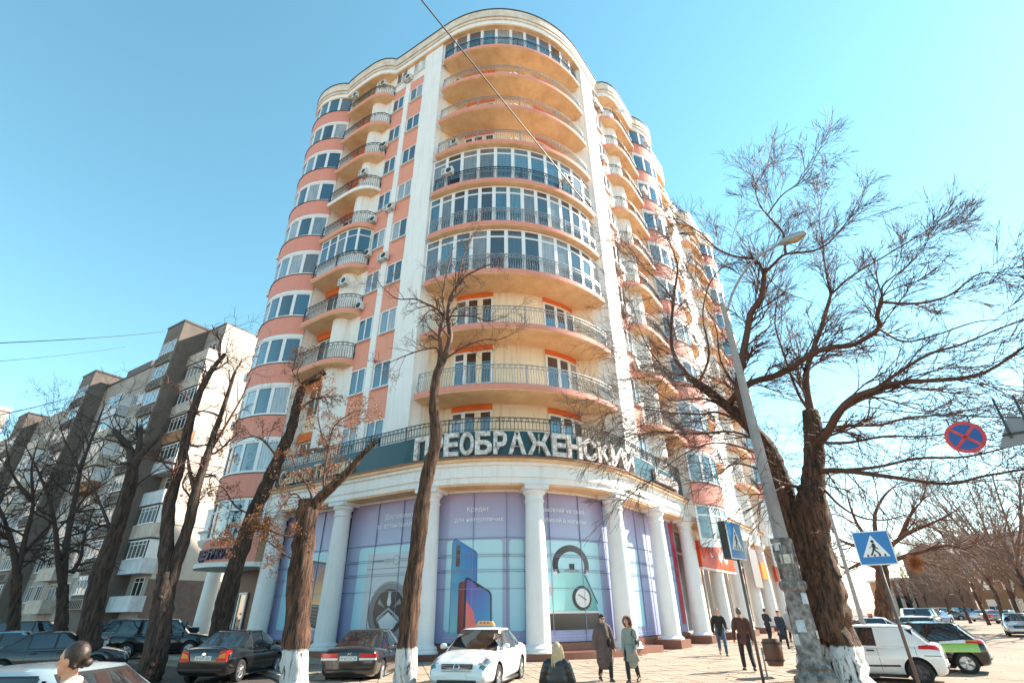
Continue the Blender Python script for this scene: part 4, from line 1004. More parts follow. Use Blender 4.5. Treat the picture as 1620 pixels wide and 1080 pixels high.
# ---------------------------------------------------------------- trees
def bark_mat(name, c1, c2, wash=None):
    m = bpy.data.materials.new(name); m.use_nodes = True
    N = m.node_tree.nodes; L = m.node_tree.links; B = N['Principled BSDF']; B.inputs['Roughness'].default_value = .85
    g = N.new('ShaderNodeNewGeometry')
    mp = N.new('ShaderNodeMapping'); mp.inputs['Scale'].default_value = (9, 9, 1.3); L.new(g.outputs['Position'], mp.inputs[0])
    nz = N.new('ShaderNodeTexNoise'); nz.inputs['Scale'].default_value = 1.3; nz.inputs['Detail'].default_value = 7; nz.inputs['Roughness'].default_value = .65; nz.inputs['Distortion'].default_value = .6
    L.new(mp.outputs[0], nz.inputs['Vector'])
    r = N.new('ShaderNodeValToRGB'); e = r.color_ramp.elements; e[0].position = .40; e[0].color = (*c1, 1); e[1].position = .62; e[1].color = (*c2, 1)
    L.new(nz.outputs['Fac'], r.inputs[0]); out = r.outputs[0]
    if wash:
        sx = N.new('ShaderNodeSeparateXYZ'); L.new(g.outputs['Position'], sx.inputs[0])
        n2 = N.new('ShaderNodeTexNoise'); n2.inputs['Scale'].default_value = 5; n2.inputs['Detail'].default_value = 6; L.new(g.outputs['Position'], n2.inputs['Vector'])
        ad_ = N.new('ShaderNodeMath'); ad_.operation = 'MULTIPLY_ADD'; ad_.inputs[1].default_value = .25; L.new(n2.outputs['Fac'], ad_.inputs[0]); L.new(sx.outputs['Z'], ad_.inputs[2])
        mr = N.new('ShaderNodeMapRange'); mr.inputs['From Min'].default_value = wash+.10; mr.inputs['From Max'].default_value = wash+.16; mr.inputs['To Min'].default_value = 1; mr.inputs['To Max'].default_value = 0
        L.new(ad_.outputs[0], mr.inputs[0])
        # wash worn off in the furrows
        m3 = N.new('ShaderNodeMapRange'); m3.inputs['From Min'].default_value = .36; m3.inputs['From Max'].default_value = .46; L.new(nz.outputs['Fac'], m3.inputs[0])
        mu = N.new('ShaderNodeMath'); mu.operation = 'MULTIPLY'; L.new(mr.outputs[0], mu.inputs[0]); L.new(m3.outputs[0], mu.inputs[1])
        mx = N.new('ShaderNodeMix'); mx.data_type = 'RGBA'; mx.inputs['B'].default_value = (.72, .70, .68, 1); L.new(out, mx.inputs['A']); L.new(mu.outputs[0], mx.inputs['Factor']); out = mx.outputs['Result']
    L.new(out, B.inputs['Base Color'])
    bp = N.new('ShaderNodeBump'); bp.inputs['Strength'].default_value = 1; bp.inputs['Distance'].default_value = .12; L.new(nz.outputs['Fac'], bp.inputs['Height']); L.new(bp.outputs[0], B.inputs['Normal'])
    return m
m_bark = bark_mat('bark', (.026, .014, .009), (.19, .088, .046), 1.0)
m_barkg = bark_mat('grey_bark', (.018, .012, .010), (.11, .064, .045))
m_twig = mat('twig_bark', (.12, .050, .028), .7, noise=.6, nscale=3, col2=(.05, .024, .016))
m_twigd = mat('dark_twig', (.05, .032, .025), .8); m_twigf = mat('far_twig', (.17, .105, .08), .8)  # far twigs lightened in colour to stand for haze and sun
m_leaf = mat('dry_leaf', (.42, .17, .06), .7, noise=.7, nscale=6, col2=(.22, .08, .03))
def sp3(pts, m=4):
    P = [Vector(p) for p in pts]
    if len(P) < 3: return P
    P = [2*P[0]-P[1]] + P + [2*P[-1]-P[-2]]; out = []
    for i in range(1, len(P)-2):
        for j in range(m):
            t = j/m; a, b, c, d = P[i-1:i+3]
            out.append(.5*((2*b)+(c-a)*t+(2*a-5*b+4*c-d)*t*t+(3*b-a-3*c+d)*t**3))
    out.append(P[-2]); return out
class Tree:
    def __init__(s, name, base, label, cat='tree', group=None, seed=1, sides=3):
        s.R = random.Random(seed); s.trunk = MB(); s.limbs = []; s.crown = MB(); s.leaf = MB(); s.n = 0
        s.root = thing(name, (base.x, base.y, 0), 0, label, cat, group); s.base = Vector((base.x, base.y, 0)); s.tips = []; s.sides = sides
        s.bark = m_bark; s.twigm = m_twig; s.rs = .76; s.rmin = .008
    def limb(s, px, d0, d1, r0, r1, trunk=False, n=10, world=False, wob=.0):
        N = len(px)
        pts = [PX(x, y, d0+(d1-d0)*i/max(1, N-1)) for i, (x, y) in enumerate(px)] if not world else [Vector(p) for p in px]
        P = [p-s.base for p in sp3(pts, 5 if trunk else 4)]
        if wob:
            for i in range(1, len(P)): P[i] = P[i] + Vector((s.R.uniform(-wob, wob), s.R.uniform(-wob, wob), 0))
        M_ = len(P); r0 *= s.rs; r1 *= s.rs; rad = [r0+(r1-r0)*i/(M_-1) for i in range(M_)]
        rad = [r*(1+s.R.uniform(-.07, .07)) for r in rad]
        if trunk:
            s.trunk.tube(P, rad, max(n, 20), jit=.10)
            for _ in range(5):      # knots and healed pruning scars
                i = s.R.randrange(2, M_-1); a = s.R.uniform(0, 6.28); q = P[i]+Vector((cos(a), sin(a), 0))*rad[i]*.93; r_ = rad[i]*s.R.uniform(.16, .30)
                s.trunk.lathe([(max(.001, r_*sin(pi*k/6)), r_*.8*-cos(pi*k/6)) for k in range(7)], q, 9)
        else:
            s.crown.tube(P, rad, n if r0 > .08 else 6, jit=.05)
        s.limbs.append((P, rad)); return P
    def grow(s, p, d, L, r, lev, o):
        """one twig as a bent tube; children along it"""
        R = s.R; n = 6 if lev == 0 else (5 if lev == 1 else 4); step = L/n; P = [p]; D = [d]
        d = d.normalized()
        for i in range(n):
            d = (d + Vector((R.gauss(0, 1), R.gauss(0, 1), R.gauss(0, 1)))*o['wander'] + Vector((0, 0, o['lift'][min(lev, 2)]))*(1 if i > 0 else .3)).normalized()
            p = p+d*step; P.append(p); D.append(d)
        r = max(r, s.rmin*(1, .75, .6)[min(lev, 2)]); rt = max(s.rmin*.5, r*.35)
        s.crown.tube(P, [r+(rt-r)*i/n for i in range(n+1)], s.sides if lev else max(4, s.sides), cap=False); s.n += 1
        s.tips.append((P[-1], d))
        if lev < o['levels']:
            k = o['kids'][lev]; k = int(k)+(R.random() < k-int(k))
            for j in range(k):
                t = R.uniform(.22, 1.0); i = min(n-1, int(t*n)); q = P[i].lerp(P[i+1], t*n-i)
                ax = D[i+1]; side = ax.cross(Vector((R.gauss(0, 1), R.gauss(0, 1), R.gauss(0, 1)))).normalized()
                a = radians(R.uniform(*o['angle'])); dd = ax*cos(a)+side*sin(a)
                s.grow(q, dd, L*R.uniform(*o['ratio'])*(1.15-.4*t), max(.0025, r*.55), lev+1, o)
    def twigs(s, every, L, o, skip=.15, start=1, rr=.5, sel=None):
        R = s.R; c0 = s.center()
        for li, (P, rad) in enumerate(s.limbs):
            if li < start or (sel and li not in sel): continue
            tot = sum((b-a).length for a, b in zip(P[:-1], P[1:])); acc = tot*skip; nxt = acc; run = 0
            for i in range(len(P)-1):
                seg = (P[i+1]-P[i]).length
                while nxt < run+seg:
                    t = (nxt-run)/seg; q = P[i].lerp(P[i+1], t); ax = (P[i+1]-P[i]).normalized()
                    side = ax.cross(Vector((R.gauss(0, 1), R.gauss(0, 1), R.gauss(0, 1)))).normalized()
                    a = radians(R.uniform(*o['angle0'])); dd = ax*cos(a)+side*sin(a)
                    out = (q-c0); out.z *= .5
                    if out.length > .1: dd = (dd+out.normalized()*o['out']).normalized()
                    s.grow(q, dd, L*R.uniform(.55, 1.15), max(.006, min(.05, rad[i]*rr)), 0, o)
                    nxt += every*R.uniform(.5, 1.5)
                run += seg
            ax = (P[-1]-P[-2]).normalized()
            for _ in range(3):
                s.grow(P[-1], (ax+Vector((R.gauss(0, .35), R.gauss(0, .35), R.gauss(0, .35)))), L*R.uniform(.6, 1.1), max(.006, min(.022, rad[-1]*.7)), 0, o)
    def center(s):
        allp = [p for P, _ in s.limbs for p in P]; c = Vector((0, 0, 0))
        for p in allp: c += p
        return c/len(allp)
    def leaves(s, frac, size, clump=3):
        R = s.R
        for p, d in s.tips:
            if R.random() > frac: continue
            for _ in range(clump):
                q = p+Vector((R.gauss(0, 1), R.gauss(0, 1), R.gauss(0, 1)))*size*1.1
                a = Vector((R.gauss(0, 1), R.gauss(0, 1), R.gauss(0, 1))).normalized()*size*R.uniform(.5, 1); b = a.orthogonal().normalized()*size*.45
                b.rotate(Matrix.Rotation(R.uniform(0, 6.28), 3, a.normalized()))
                c = a.cross(b).normalized()*size*.25
                s.leaf.add([q-a, q-b*.8+c, q+a, q+b*.8+c], [(0, 1, 2), (0, 2, 3)])
    def done(s):
        if s.trunk.v:
            s.trunk.build('trunk', s.bark, s.root, smooth=True)
        s.crown.build('crown', s.twigm, s.root, smooth=True, norm=False)
        if s.leaf.v: tag(s.leaf.build('dry_leaves', m_leaf, s.root, norm=False), kind='stuff')
        return s.root
# the great bare tree on the right
D0 = 18.2; b = PG(1338, 1088)
T = Tree('great_tree', b, 'great spreading bare tree with broad whitewashed trunk right of the lamp post', seed=11, sides=3); T.twigm = m_twig; T.rs = .72; T.rmin = .0095
T.limb([(1362, 1130), (1338, 1082), (1318, 1010), (1304, 950), (1296, 900), (1288, 850), (1284, 800), (1283, 770)], D0, D0, .98, .50, True, 20)
T.limb([(1300, 1010), (1316, 955), (1313, 912), (1303, 875), (1293, 840)], D0-.45, D0-.25, .52, .22, True, 14)
T.limb([(1350, 1110), (1335, 1050), (1326, 1010), (1300, 960)], D0-.5, D0-.3, .62, .40, True, 12)
T.limb([(1290, 900), (1270, 855), (1250, 805), (1232, 750), (1212, 705), (1180, 668), (1136, 630), (1103, 606), (1088, 594)], D0, D0+1.2, .52, .17, True)
T.limb([(1284, 800), (1286, 760), (1288, 720), (1286, 680), (1282, 650)], D0, D0+.3, .46, .33, True)
T.limb([(1088, 594), (1068, 564), (1062, 529), (1066, 470), (1072, 420), (1060, 385)], D0+1.2, D0+1.9, .15, .04)
T.limb([(1200, 690), (1180, 655), (1168, 615), (1175, 565), (1183, 521), (1188, 495), (1204, 470), (1210, 431)], D0+.4, D0-.6, .22, .12)
T.limb([(1210, 431), (1193, 410), (1165, 406), (1134, 393), (1110, 370), (1080, 350)], D0-.6, D0-.2, .085, .03)
T.limb([(1210, 431), (1224, 418), (1243, 402), (1281, 398), (1310, 385), (1345, 345)], D0-.6, D0-1.4, .09, .025)
T.limb([(1243, 402), (1240, 374), (1235, 363), (1214, 340), (1200, 320), (1196, 290), (1215, 262)], D0-.9, D0-.7, .07, .02)
T.limb([(1214, 340), (1236, 310), (1262, 290), (1285, 262)], D0-.7, D0-1.5, .04, .015)
T.limb([(1150, 640), (1186, 607), (1224, 595), (1256, 579), (1287, 558), (1320, 549), (1350, 545), (1390, 520), (1388, 500), (1395, 470)], D0+.7, D0-2.0, .17, .07)
T.limb([(1395, 478), (1450, 480), (1500, 468), (1545, 435), (1575, 432)], D0-2.0, D0-2.8, .06, .015)
T.limb([(1395, 470), (1398, 450), (1430, 425), (1460, 395)], D0-2.0, D0-2.2, .05, .012)
T.limb([(1282, 650), (1275, 600), (1282, 565), (1300, 515), (1315, 465)], D0+.3, D0+.6, .16, .08)
T.limb([(1315, 465), (1305, 420), (1302, 385), (1296, 350), (1300, 318)], D0+.6, D0+1.1, .05, .015)
T.limb([(1315, 465), (1350, 435), (1400, 405), (1450, 375), (1482, 355)], D0+.6, D0-.2, .055, .014)
T.limb([(1284, 655), (1262, 620), (1240, 560), (1226, 510), (1232, 460)], D0+.3, D0+1.5, .09, .025)
T.limb([(1290, 705), (1310, 682), (1325, 655), (1350, 630), (1380, 618), (1425, 605), (1500, 600), (1560, 588), (1625, 545)], D0+.2, D0-3.2, .20, .03)
T.limb([(1380, 618), (1420, 590), (1470, 560), (1520, 545), (1580, 520), (1640, 500)], D0-1, D0-3, .07, .02)
T.limb([(1292, 745), (1330, 744), (1380, 750), (1430, 757), (1500, 765), (1560, 752), (1625, 742)], D0, D0-3.0, .12, .02)
T.limb([(1330, 744), (1390, 738), (1450, 725), (1530, 722), (1620, 700)], D0-.4, D0-4.0, .07, .018)
T.limb([(1300, 680), (1340, 673), (1390, 672), (1440, 660), (1500, 655), (1570, 640)], D0+.2, D0-2, .07, .018)
T.limb([(1262, 770), (1230, 761), (1200, 742), (1164, 733), (1140, 748)], D0-.2, D0-1.6, .075, .02)
T.limb([(1225, 735), (1186, 712), (1130, 700), (1075, 722), (1030, 760)], D0, D0-2.0, .06, .014)
T.limb([(1205, 700), (1160, 683), (1097, 686), (1035, 683), (985, 700)], D0+.2, D0-1.8, .07, .014)
T.limb([(1190, 675), (1136, 652), (1113, 655), (1063, 653), (1016, 646), (975, 642)], D0+.6, D0-.8, .07, .012)
T.limb([(1150, 645), (1110, 630), (1060, 632), (1020, 600), (1000, 560)], D0+.9, D0+1.2, .06, .012)
T.limb([(1092, 596), (1060, 588), (1032, 560), (1012, 520), (1000, 480)], D0+1.2, D0+1.6, .07, .012)
T.limb([(1066, 475), (1042, 445), (1020, 425), (1000, 395)], D0+1.6, D0+1.8, .05, .012)
T.limb([(1105, 608), (1122, 560), (1112, 500), (1122, 450), (1150, 410), (1160, 370)], D0+1.1, D0+2.2, .08, .012)
T.limb([(1180, 668), (1168, 620), (1140, 570), (1132, 515), (1105, 470)], D0+.7, D0-.6, .08, .014)
T.limb([(1240, 770), (1215, 780), (1180, 782)], D0-.2, D0-1.5, .05, .012)
T.limb([(1290, 700), (1340, 700), (1400, 690), (1460, 690), (1540, 680)], D0-.1, D0-2.5, .07, .014)
T.limb([(1390, 520), (1430, 540), (1480, 530), (1540, 510), (1590, 505)], D0-1.8, D0-2.6, .05, .012)
T.limb([(1300, 770), (1330, 800), (1362, 818), (1400, 822), (1440, 812)], D0, D0-2.4, .06, .012)
o1 = dict(wander=.11, lift=(.0, .01, .02), levels=2, kids=(9.0, 4.2), angle=(14, 48), ratio=(.38, .72), angle0=(20, 62), out=.45)
T.twigs(.25, 1.45, o1, start=5, skip=.10, rr=.30, sel=tuple(range(5, 18)))
T.twigs(.30, 2.0, dict(o1, lift=(-.02, -.01, 0), out=.8, kids=(9, 4)), start=18, skip=.06, rr=.30, sel=(18, 19, 22, 25, 26, 27, 28, 29, 31))
T.twigs(.46, 1.9, dict(o1, lift=(-.02, -.01, 0), out=.8, kids=(7, 3)), start=18, skip=.06, rr=.30, sel=(20, 21, 23, 24, 30, 32, 33))
T.twigs(.55, 2.0, dict(o1, lift=(-.02, -.01, 0), out=.9, kids=(7, 3)), start=3, sel=(3, 4, 6), skip=.3, rr=.10)
# hanging fine shoots around the fork
for P_, rad_ in (T.limbs[3], T.limbs[4]):
    for q in P_[3:]:
        for _ in range(3): T.grow(q+Vector((T.R.uniform(-.3, .3), T.R.uniform(-.5, .1), 0)), Vector((T.R.gauss(0, 1), T.R.gauss(-.4, .6), T.R.uniform(-.6, .3))), T.R.uniform(.6, 1.3), .010, 1, dict(o1, wander=.42, lift=(0, -.10, 0)))
T.done(); print('great tree twigs', T.n)
# the slim tree in front of the colonnade
D1 = 17.4; b = PG(642, 1090)
T = Tree('slim_tree', b, 'slim whitewashed tree with knotty crown standing before the round corner', seed=21)
T.limb([(636, 1120), (641, 1070), (646, 1000), (655, 910), (668, 800), (680, 735), (690, 693), (686, 640), (691, 592), (703, 566)], D1, D1, .44, .17, True, 14)
T.limb([(703, 566), (712, 535), (709, 503), (712, 473), (723, 453), (737, 437), (755, 427), (780, 416)], D1, D1+.4, .16, .03)
T.limb([(700, 575), (696, 540), (697, 515), (704, 498), (700, 470), (707, 430), (716, 395)], D1, D1-.4, .11, .02)
T.limb([(704, 500), (690, 488), (673, 480), (657, 473), (627, 472), (603, 452)], D1-.1, D1-.6, .075, .02)
T.limb([(706, 566), (722, 556), (737, 547), (767, 537), (790, 537), (815, 526)], D1, D1+.5, .06, .015)
T.limb([(711, 500), (747, 500), (773, 508), (800, 500)], D1+.1, D1-.5, .05, .015)
T.limb([(690, 590), (693, 553), (670, 553), (640, 563), (612, 575)], D1, D1-.3, .06, .015)
T.limb([(723, 453), (730, 415), (742, 385), (752, 360)], D1+.2, D1+.3, .05, .012)
o2 = dict(wander=.24, lift=(.02, .0, -.03), levels=2, kids=(4.2, 2.0), angle=(25, 65), ratio=(.38, .66), angle0=(30, 75), out=.4)
T.twigs(.30, 1.05, o2, start=1, skip=.15); T.leaves(.45, .028, 2); T.done(); print('slim', T.n)
# pollarded stump tree with orange leaves
D2 = 18.0; b = PG(466, 1084)
T = Tree('pollarded_tree', b, 'pollarded whitewashed tree with one thick slanting limb and dry orange leaves', seed=31)
T.limb([(462, 1110), (465, 1070), (469, 1000), (476, 900), (483, 840), (488, 790)], D2, D2, .52, .40, True, 14)
T.limb([(488, 815), (506, 788), (525, 770), (550, 746), (574, 718), (595, 697)], D2, D2-.8, .27, .09, True, 12)
T.limb([(500, 790), (511, 781), (513, 749), (519, 708), (510, 690), (503, 655), (508, 615)], D2, D2+.2, .065, .02)
T.limb([(519, 712), (525, 682), (534, 668), (550, 656), (570, 648)], D2+.1, D2-.1, .04, .012)
T.limb([(484, 800), (468, 780), (455, 790), (440, 810)], D2, D2-.5, .05, .012)
T.limb([(480, 845), (455, 848), (425, 838), (400, 828), (372, 842)], D2-.2, D2-.8, .05, .012)
T.limb([(470, 890), (440, 868), (420, 852)], D2-.2, D2-.6, .04, .012)
T.limb([(495, 800), (488, 770), (470, 745), (462, 722)], D2, D2+.5, .05, .012)
T.twigs(.20, .75, o2, start=2, skip=.1); T.leaves(.75, .055, 5)
T.done()
# slanting tree behind it by the entrance
D3 = 27.5; b = PG(345, 1046)
T = Tree('leaning_tree', b, 'dark leaning tree with a cut top in front of the left entrance', seed=41); T.bark = m_barkg; T.rs = .66
T.limb([(338, 1050), (345, 1010), (356, 955), (378, 880), (400, 815), (424, 762), (445, 715), (460, 680), (470, 640), (479, 612), (496, 600), (514, 588)], D3, D3-2.6, .62, .22, True, 14)
T.limb([(470, 650), (495, 632), (512, 628)], D3-2, D3-2.3, .12, .05)
T.limb([(440, 725), (420, 700), (400, 690), (372, 700)], D3-1.5, D3-2, .08, .02)
T.limb([(400, 815), (372, 800), (352, 770), (330, 772)], D3-1, D3-1.5, .07, .02)
T.limb([(478, 612), (470, 590), (478, 575)], D3-2.3, D3-2.2, .06, .02)
T.twigs(.34, 1.1, o2, start=1, skip=.2); T.leaves(.5, .07, 5)
for P_, rad_ in T.limbs[:1]:
    for q in P_[len(P_)//2:]:
        for _ in range(2): T.grow(q, Vector((T.R.gauss(0, 1), T.R.gauss(0, 1), T.R.gauss(0, .5))), .7, .012, 1, o2)
T.leaves(.4, .07, 4); T.done()
# forked tree on the left
D4 = 23.0; b = PG(240, 1066)
T = Tree('forked_tree', b, 'thick dark tree forking low into two tall stems at the left kerb', seed=51); T.bark = m_barkg; T.rs = .66
T.limb([(232, 1075), (242, 1050), (250, 1005), (258, 955), (264, 905)], D4, D4, .62, .44, True, 14)
T.limb([(262, 915), (264, 850), (268, 797), (284, 740), (299, 672), (317, 619), (338, 581), (356, 560)], D4, D4+.4, .38, .12, True, 12)
T.limb([(262, 940), (282, 880), (300, 825), (310, 776), (329, 717), (338, 687), (353, 646), (371, 589)], D4, D4-.6, .36, .09, True, 12)
T.limb([(329, 717), (344, 694), (360, 668), (386, 622), (400, 590)], D4-.3, D4-.9, .12, .03)
T.limb([(308, 776), (300, 745), (296, 715)], D4-.2, D4, .13, .06)
T.limb([(350, 575), (345, 555), (352, 530), (370, 515)], D4+.3, D4, .06, .015)
T.limb([(330, 590), (308, 580), (290, 590)], D4+.3, D4+.8, .06, .015)
o3 = dict(wander=.26, lift=(.02, .0, 0), levels=2, kids=(4.0, 1.8), angle=(25, 65), ratio=(.38, .66), angle0=(30, 75), out=.4)
T.twigs(.62, 1.5, o3, start=1, skip=.3); T.leaves(.12, .04, 2); T.done()
# three more along the left kerb
def left_tree(name, label, d, base, limbs, seed, every=.5, L=1.7, kids=(5, 2)):
    b = PX(base[0], base[1], d); T = Tree(name, b, label, seed=seed); T.bark = m_barkg; T.rs = .66; T.twigm = m_twigd
    for i, (px, r0, r1, tr, dz) in enumerate(limbs): T.limb(px, d, d+dz, r0, r1, tr, 10)
    T.twigs(every, L, dict(o3, kids=kids), start=1, skip=.1); T.done()
left_tree('stubbed_tree', 'dark tree with two stubbed upper limbs behind the charcoal saloon', 27, (146, 1016),
    [([(140, 1030), (143, 995), (154, 926), (175, 864), (190, 819), (207, 760), (209, 735)], .62, .30, True, 0), ([(209, 740), (206, 712), (193, 695), (180, 680)], .26, .17, False, .6), ([(208, 745), (224, 718), (252, 692)], .26, .13, False, -.5), ([(214, 730), (220, 705), (222, 676)], .22, .16, False, .3), ([(180, 850), (160, 800), (140, 760), (120, 745)], .12, .02, False, 1.5), ([(200, 780), (225, 760), (246, 745), (262, 740)], .08, .02, False, -1)], 61, .6, 1.3)
left_tree('slender_tree', 'dark slender forked tree between the parked cars on the left', 33, (96, 1004),
    [([(94, 1008), (98, 979), (99, 926)], .42, .32, True, 0), ([(99, 930), (104, 870), (113, 816), (121, 776), (127, 746), (136, 717), (154, 672), (165, 640)], .25, .04, False, 1), ([(99, 930), (92, 890), (88, 840), (78, 790), (58, 740), (40, 705)], .22, .03, False, -1), ([(115, 905), (128, 880), (133, 850), (150, 800)], .16, .03, False, 1), ([(127, 746), (112, 715), (100, 690), (92, 660)], .12, .02, False, 1), ([(113, 816), (140, 780), (165, 765), (190, 745)], .1, .02, False, -1)], 62, .5, 2.3, (6, 3))
left_tree('edge_tree', 'dark bushy bare tree at the left edge of the street', 36, (20, 1000),
    [([(20, 1005), (22, 979), (27, 908)], .42, .32, True, 0), ([(27, 915), (20, 864), (6, 820), (-10, 780)], .25, .05, False, 0), ([(27, 910), (40, 850), (52, 800), (50, 740), (60, 700)], .22, .03, False, 0), ([(25, 890), (60, 850), (90, 820), (110, 800)], .15, .03, False, 1), ([(15, 850), (-20, 830), (-50, 800)], .15, .03, False, 1), ([(48, 790), (20, 750), (10, 710)], .15, .03, False, 1)], 63, .45, 2.6, (6, 3))
# twisted tree and the far trees on the right
b = PX(1398, 972, 42)
T = Tree('twisted_tree', b, 'red barked bare tree with a mistletoe ball beyond the white van', seed=71); DT = 42
T.limb([(1398, 982), (1398, 940), (1394, 895), (1386, 850)], DT, DT, .62, .40, True, 12)
for px_, dz in (([(1388, 862), (1360, 835), (1345, 800), (1338, 770)], 1), ([(1386, 850), (1384, 815), (1398, 785), (1420, 765)], -1), ([(1392, 880), (1425, 850), (1455, 835), (1490, 820), (1510, 808)], -3), ([(1394, 895), (1430, 880), (1460, 872), (1500, 862), (1525, 868)], -2), ([(1390, 870), (1350, 862), (1325, 850), (1312, 825)], 2), ([(1425, 850), (1440, 815), (1460, 790)], -1), ([(1394, 900), (1365, 890), (1340, 900), (1325, 890)], 1)): T.limb(px_, DT, DT+dz, .20, .04)
T.rmin = .013; T.twigs(.6, 2.3, dict(o1, kids=(6, 2.2), lift=(.02, .0, -.01)), start=1, skip=.1)
mb = MB(); c_ = PX(1448, 891, DT-1)-T.base
for _ in range(420):
    a = Vector((T.R.gauss(0, 1), T.R.gauss(0, 1), T.R.gauss(0, 1))).normalized(); mb.tube([c_+a*.1, c_+a*T.R.uniform(.35, .62)], [.012, .008], 3, cap=False)
mb.build('mistletoe', m_leaf, T.root, norm=False); T.done()
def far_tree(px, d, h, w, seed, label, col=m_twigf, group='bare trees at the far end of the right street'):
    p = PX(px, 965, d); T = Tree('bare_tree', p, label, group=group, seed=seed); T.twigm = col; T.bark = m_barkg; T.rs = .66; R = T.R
    P = [(p.x+R.uniform(-.1, .1)*i, p.y+R.uniform(-.1, .1)*i, h*.11*i) for i in range(4)]
    T.limb(P, 0, 0, h*.022, h*.016, True, 8, world=True)
    for k in range(9):
        a = 2*pi*k/9+R.uniform(-.3, .3); z0 = h*R.uniform(.16, .36); L_ = w*R.uniform(.6, 1)
        T.limb([(p.x, p.y, z0), (p.x+cos(a)*L_*.3, p.y+sin(a)*L_*.3, z0+h*.22), (p.x+cos(a)*L_*.55, p.y+sin(a)*L_*.55, z0+h*R.uniform(.38, .5)), (p.x+cos(a)*L_*.7, p.y+sin(a)*L_*.7, h*R.uniform(.72, .95))], 0, 0, h*.012, h*.003, False, 5, world=True)
    T.rmin = .02; T.twigs(h*.06, h*.18, dict(o1, kids=(5, 2.0), lift=(.05, .03, .0), levels=2), start=1, skip=.2, rr=.7); T.done()
for i, (px, d, h, w) in enumerate(((1470, 120, 11, 6), (1500, 105, 12, 7), (1528, 92, 12, 6.5), (1556, 84, 13, 7), (1583, 74, 13, 7), (1612, 62, 13, 7), (1640, 55, 13, 7), (1445, 135, 11, 7))):
    far_tree(px, d, h, w, 80+i, ['leftmost bare far tree rising over the white minibus', 'bare far tree right of the arcaded pavilion', 'bare far tree straight above the black off-roader', 'bare far tree above the blue grey saloon', 'bare far tree above the red saloon', 'tall bare far tree just left of the silver driving saloon', 'bare far tree behind the silver driving saloon', 'small bare far tree standing before the pavilion arches', 'nearest bare tree cut by the right edge of the picture'][(1, 2, 3, 4, 5, 6, 8, 0)[i]])
# ---------------------------------------------------------------- vehicles
def paint(name, col, metal=.0, rough=.28, dust=.15):
    return mat(name, col, rough, metal=metal, noise=dust, nscale=2.5, col2=(.32, .27, .22), coat=1.0)
m_tyre = mat('tyre_rubber', (.018, .018, .018), .8, noise=.3, nscale=20)
m_rim = mat('alloy', (.55, .56, .57), .3, metal=.8)
m_rimd = mat('steel_wheel', (.10, .09, .09), .45, metal=.5)
m_cglass = mat('car_glass', (.012, .014, .016), .04, spec=.9, coat=1.0)
m_trim = mat('black_trim', (.02, .02, .02), .5)
m_tail = mat('tail_lamp', (.65, .015, .01), .15, coat=1)
m_amber = mat('amber_lamp', (.85, .25, .03), .15, coat=1)
m_head = mat('head_lamp', (.45, .50, .53), .08, metal=.5, coat=1)
m_lampg = mat('lamp_glass', (.16, .19, .21), .05, metal=.4, coat=1)
m_chrome = mat('chrome', (.8, .8, .82), .12, metal=1)
m_plate = mat('plate_white', (.78, .78, .76), .4)
KINDS_CAR = {
 'saloon': dict(L=4.5, W=1.74, H=1.45, wb=2.62, wr=.315,
    st=[(-2.25, .84, .34, .86), (-2.2, .93, .27, .93), (-2.0, .985, .22, .98), (-1.55, .985, .20, 1), (-.9, .94, .18, 1), (0, .915, .17, 1), (.8, .92, .17, 1), (1.1, .92, .18, .995), (1.6, .85, .20, .98), (1.95, .77, .21, .94), (2.16, .68, .23, .88), (2.25, .56, .30, .80)],
    gh=dict(b=(-1.72, 1.12), r=(-.82, .20), zb=.90, wb_=.80, wr_=.585), side=((-.80, -.12), (-.05, .78)), pil=.07),
 'hatch': dict(L=3.85, W=1.67, H=1.44, wb=2.44, wr=.30,
    st=[(-1.925, .80, .36, .88), (-1.89, .92, .28, .94), (-1.75, .97, .22, .98), (-1.3, .97, .20, 1), (-.6, .93, .18, 1), (0, .90, .17, 1), (.6, .92, .17, 1), (.9, .92, .18, .99), (1.3, .83, .20, .97), (1.6, .73, .21, .93), (1.82, .62, .24, .86), (1.925, .50, .30, .76)],
    gh=dict(b=(-1.80, 1.02), r=(-1.25, .18), zb=.89, wb_=.77, wr_=.58), side=((-1.30, -.45), (-.38, .62)), pil=.06),
 'suv': dict(L=4.7, W=1.85, H=1.78, wb=2.75, wr=.37,
    st=[(-2.35, .95, .45, .90), (-2.3, 1.06, .38, .95), (-2.1, 1.10, .32, .99), (-1.5, 1.10, .30, 1), (-.6, 1.08, .28, 1), (0, 1.06, .28, 1), (.8, 1.08, .28, 1), (1.1, 1.08, .28, .99), (1.6, 1.02, .30, .98), (2.0, .96, .32, .95), (2.25, .86, .36, .90), (2.35, .70, .44, .82)],
    gh=dict(b=(-2.2, 1.15), r=(-1.95, .42), zb=1.05, wb_=.86, wr_=.70), side=((-1.0, -.15), (-.08, .85)), pil=.08),
}
def lerp_tab(tab, x):
    """smooth Catmull-Rom lookup of the station table"""
    n = len(tab)
    i = 0
    while i < n-2 and tab[i+1][0] < x: i += 1
    a, b, c, d = tab[max(0, i-1)], tab[i], tab[i+1], tab[min(n-1, i+2)]
    t = min(1, max(0, (x-b[0])/(c[0]-b[0])))
    out = []
    for k in (1, 2, 3):
        m1 = (c[k]-a[k])/(c[0]-a[0])*(c[0]-b[0]); m2 = (d[k]-b[k])/(d[0]-b[0])*(c[0]-b[0])
        out.append((2*t**3-3*t*t+1)*b[k]+(t**3-2*t*t+t)*m1+(-2*t**3+3*t*t)*c[k]+(t**3-t*t)*m2)
    return out
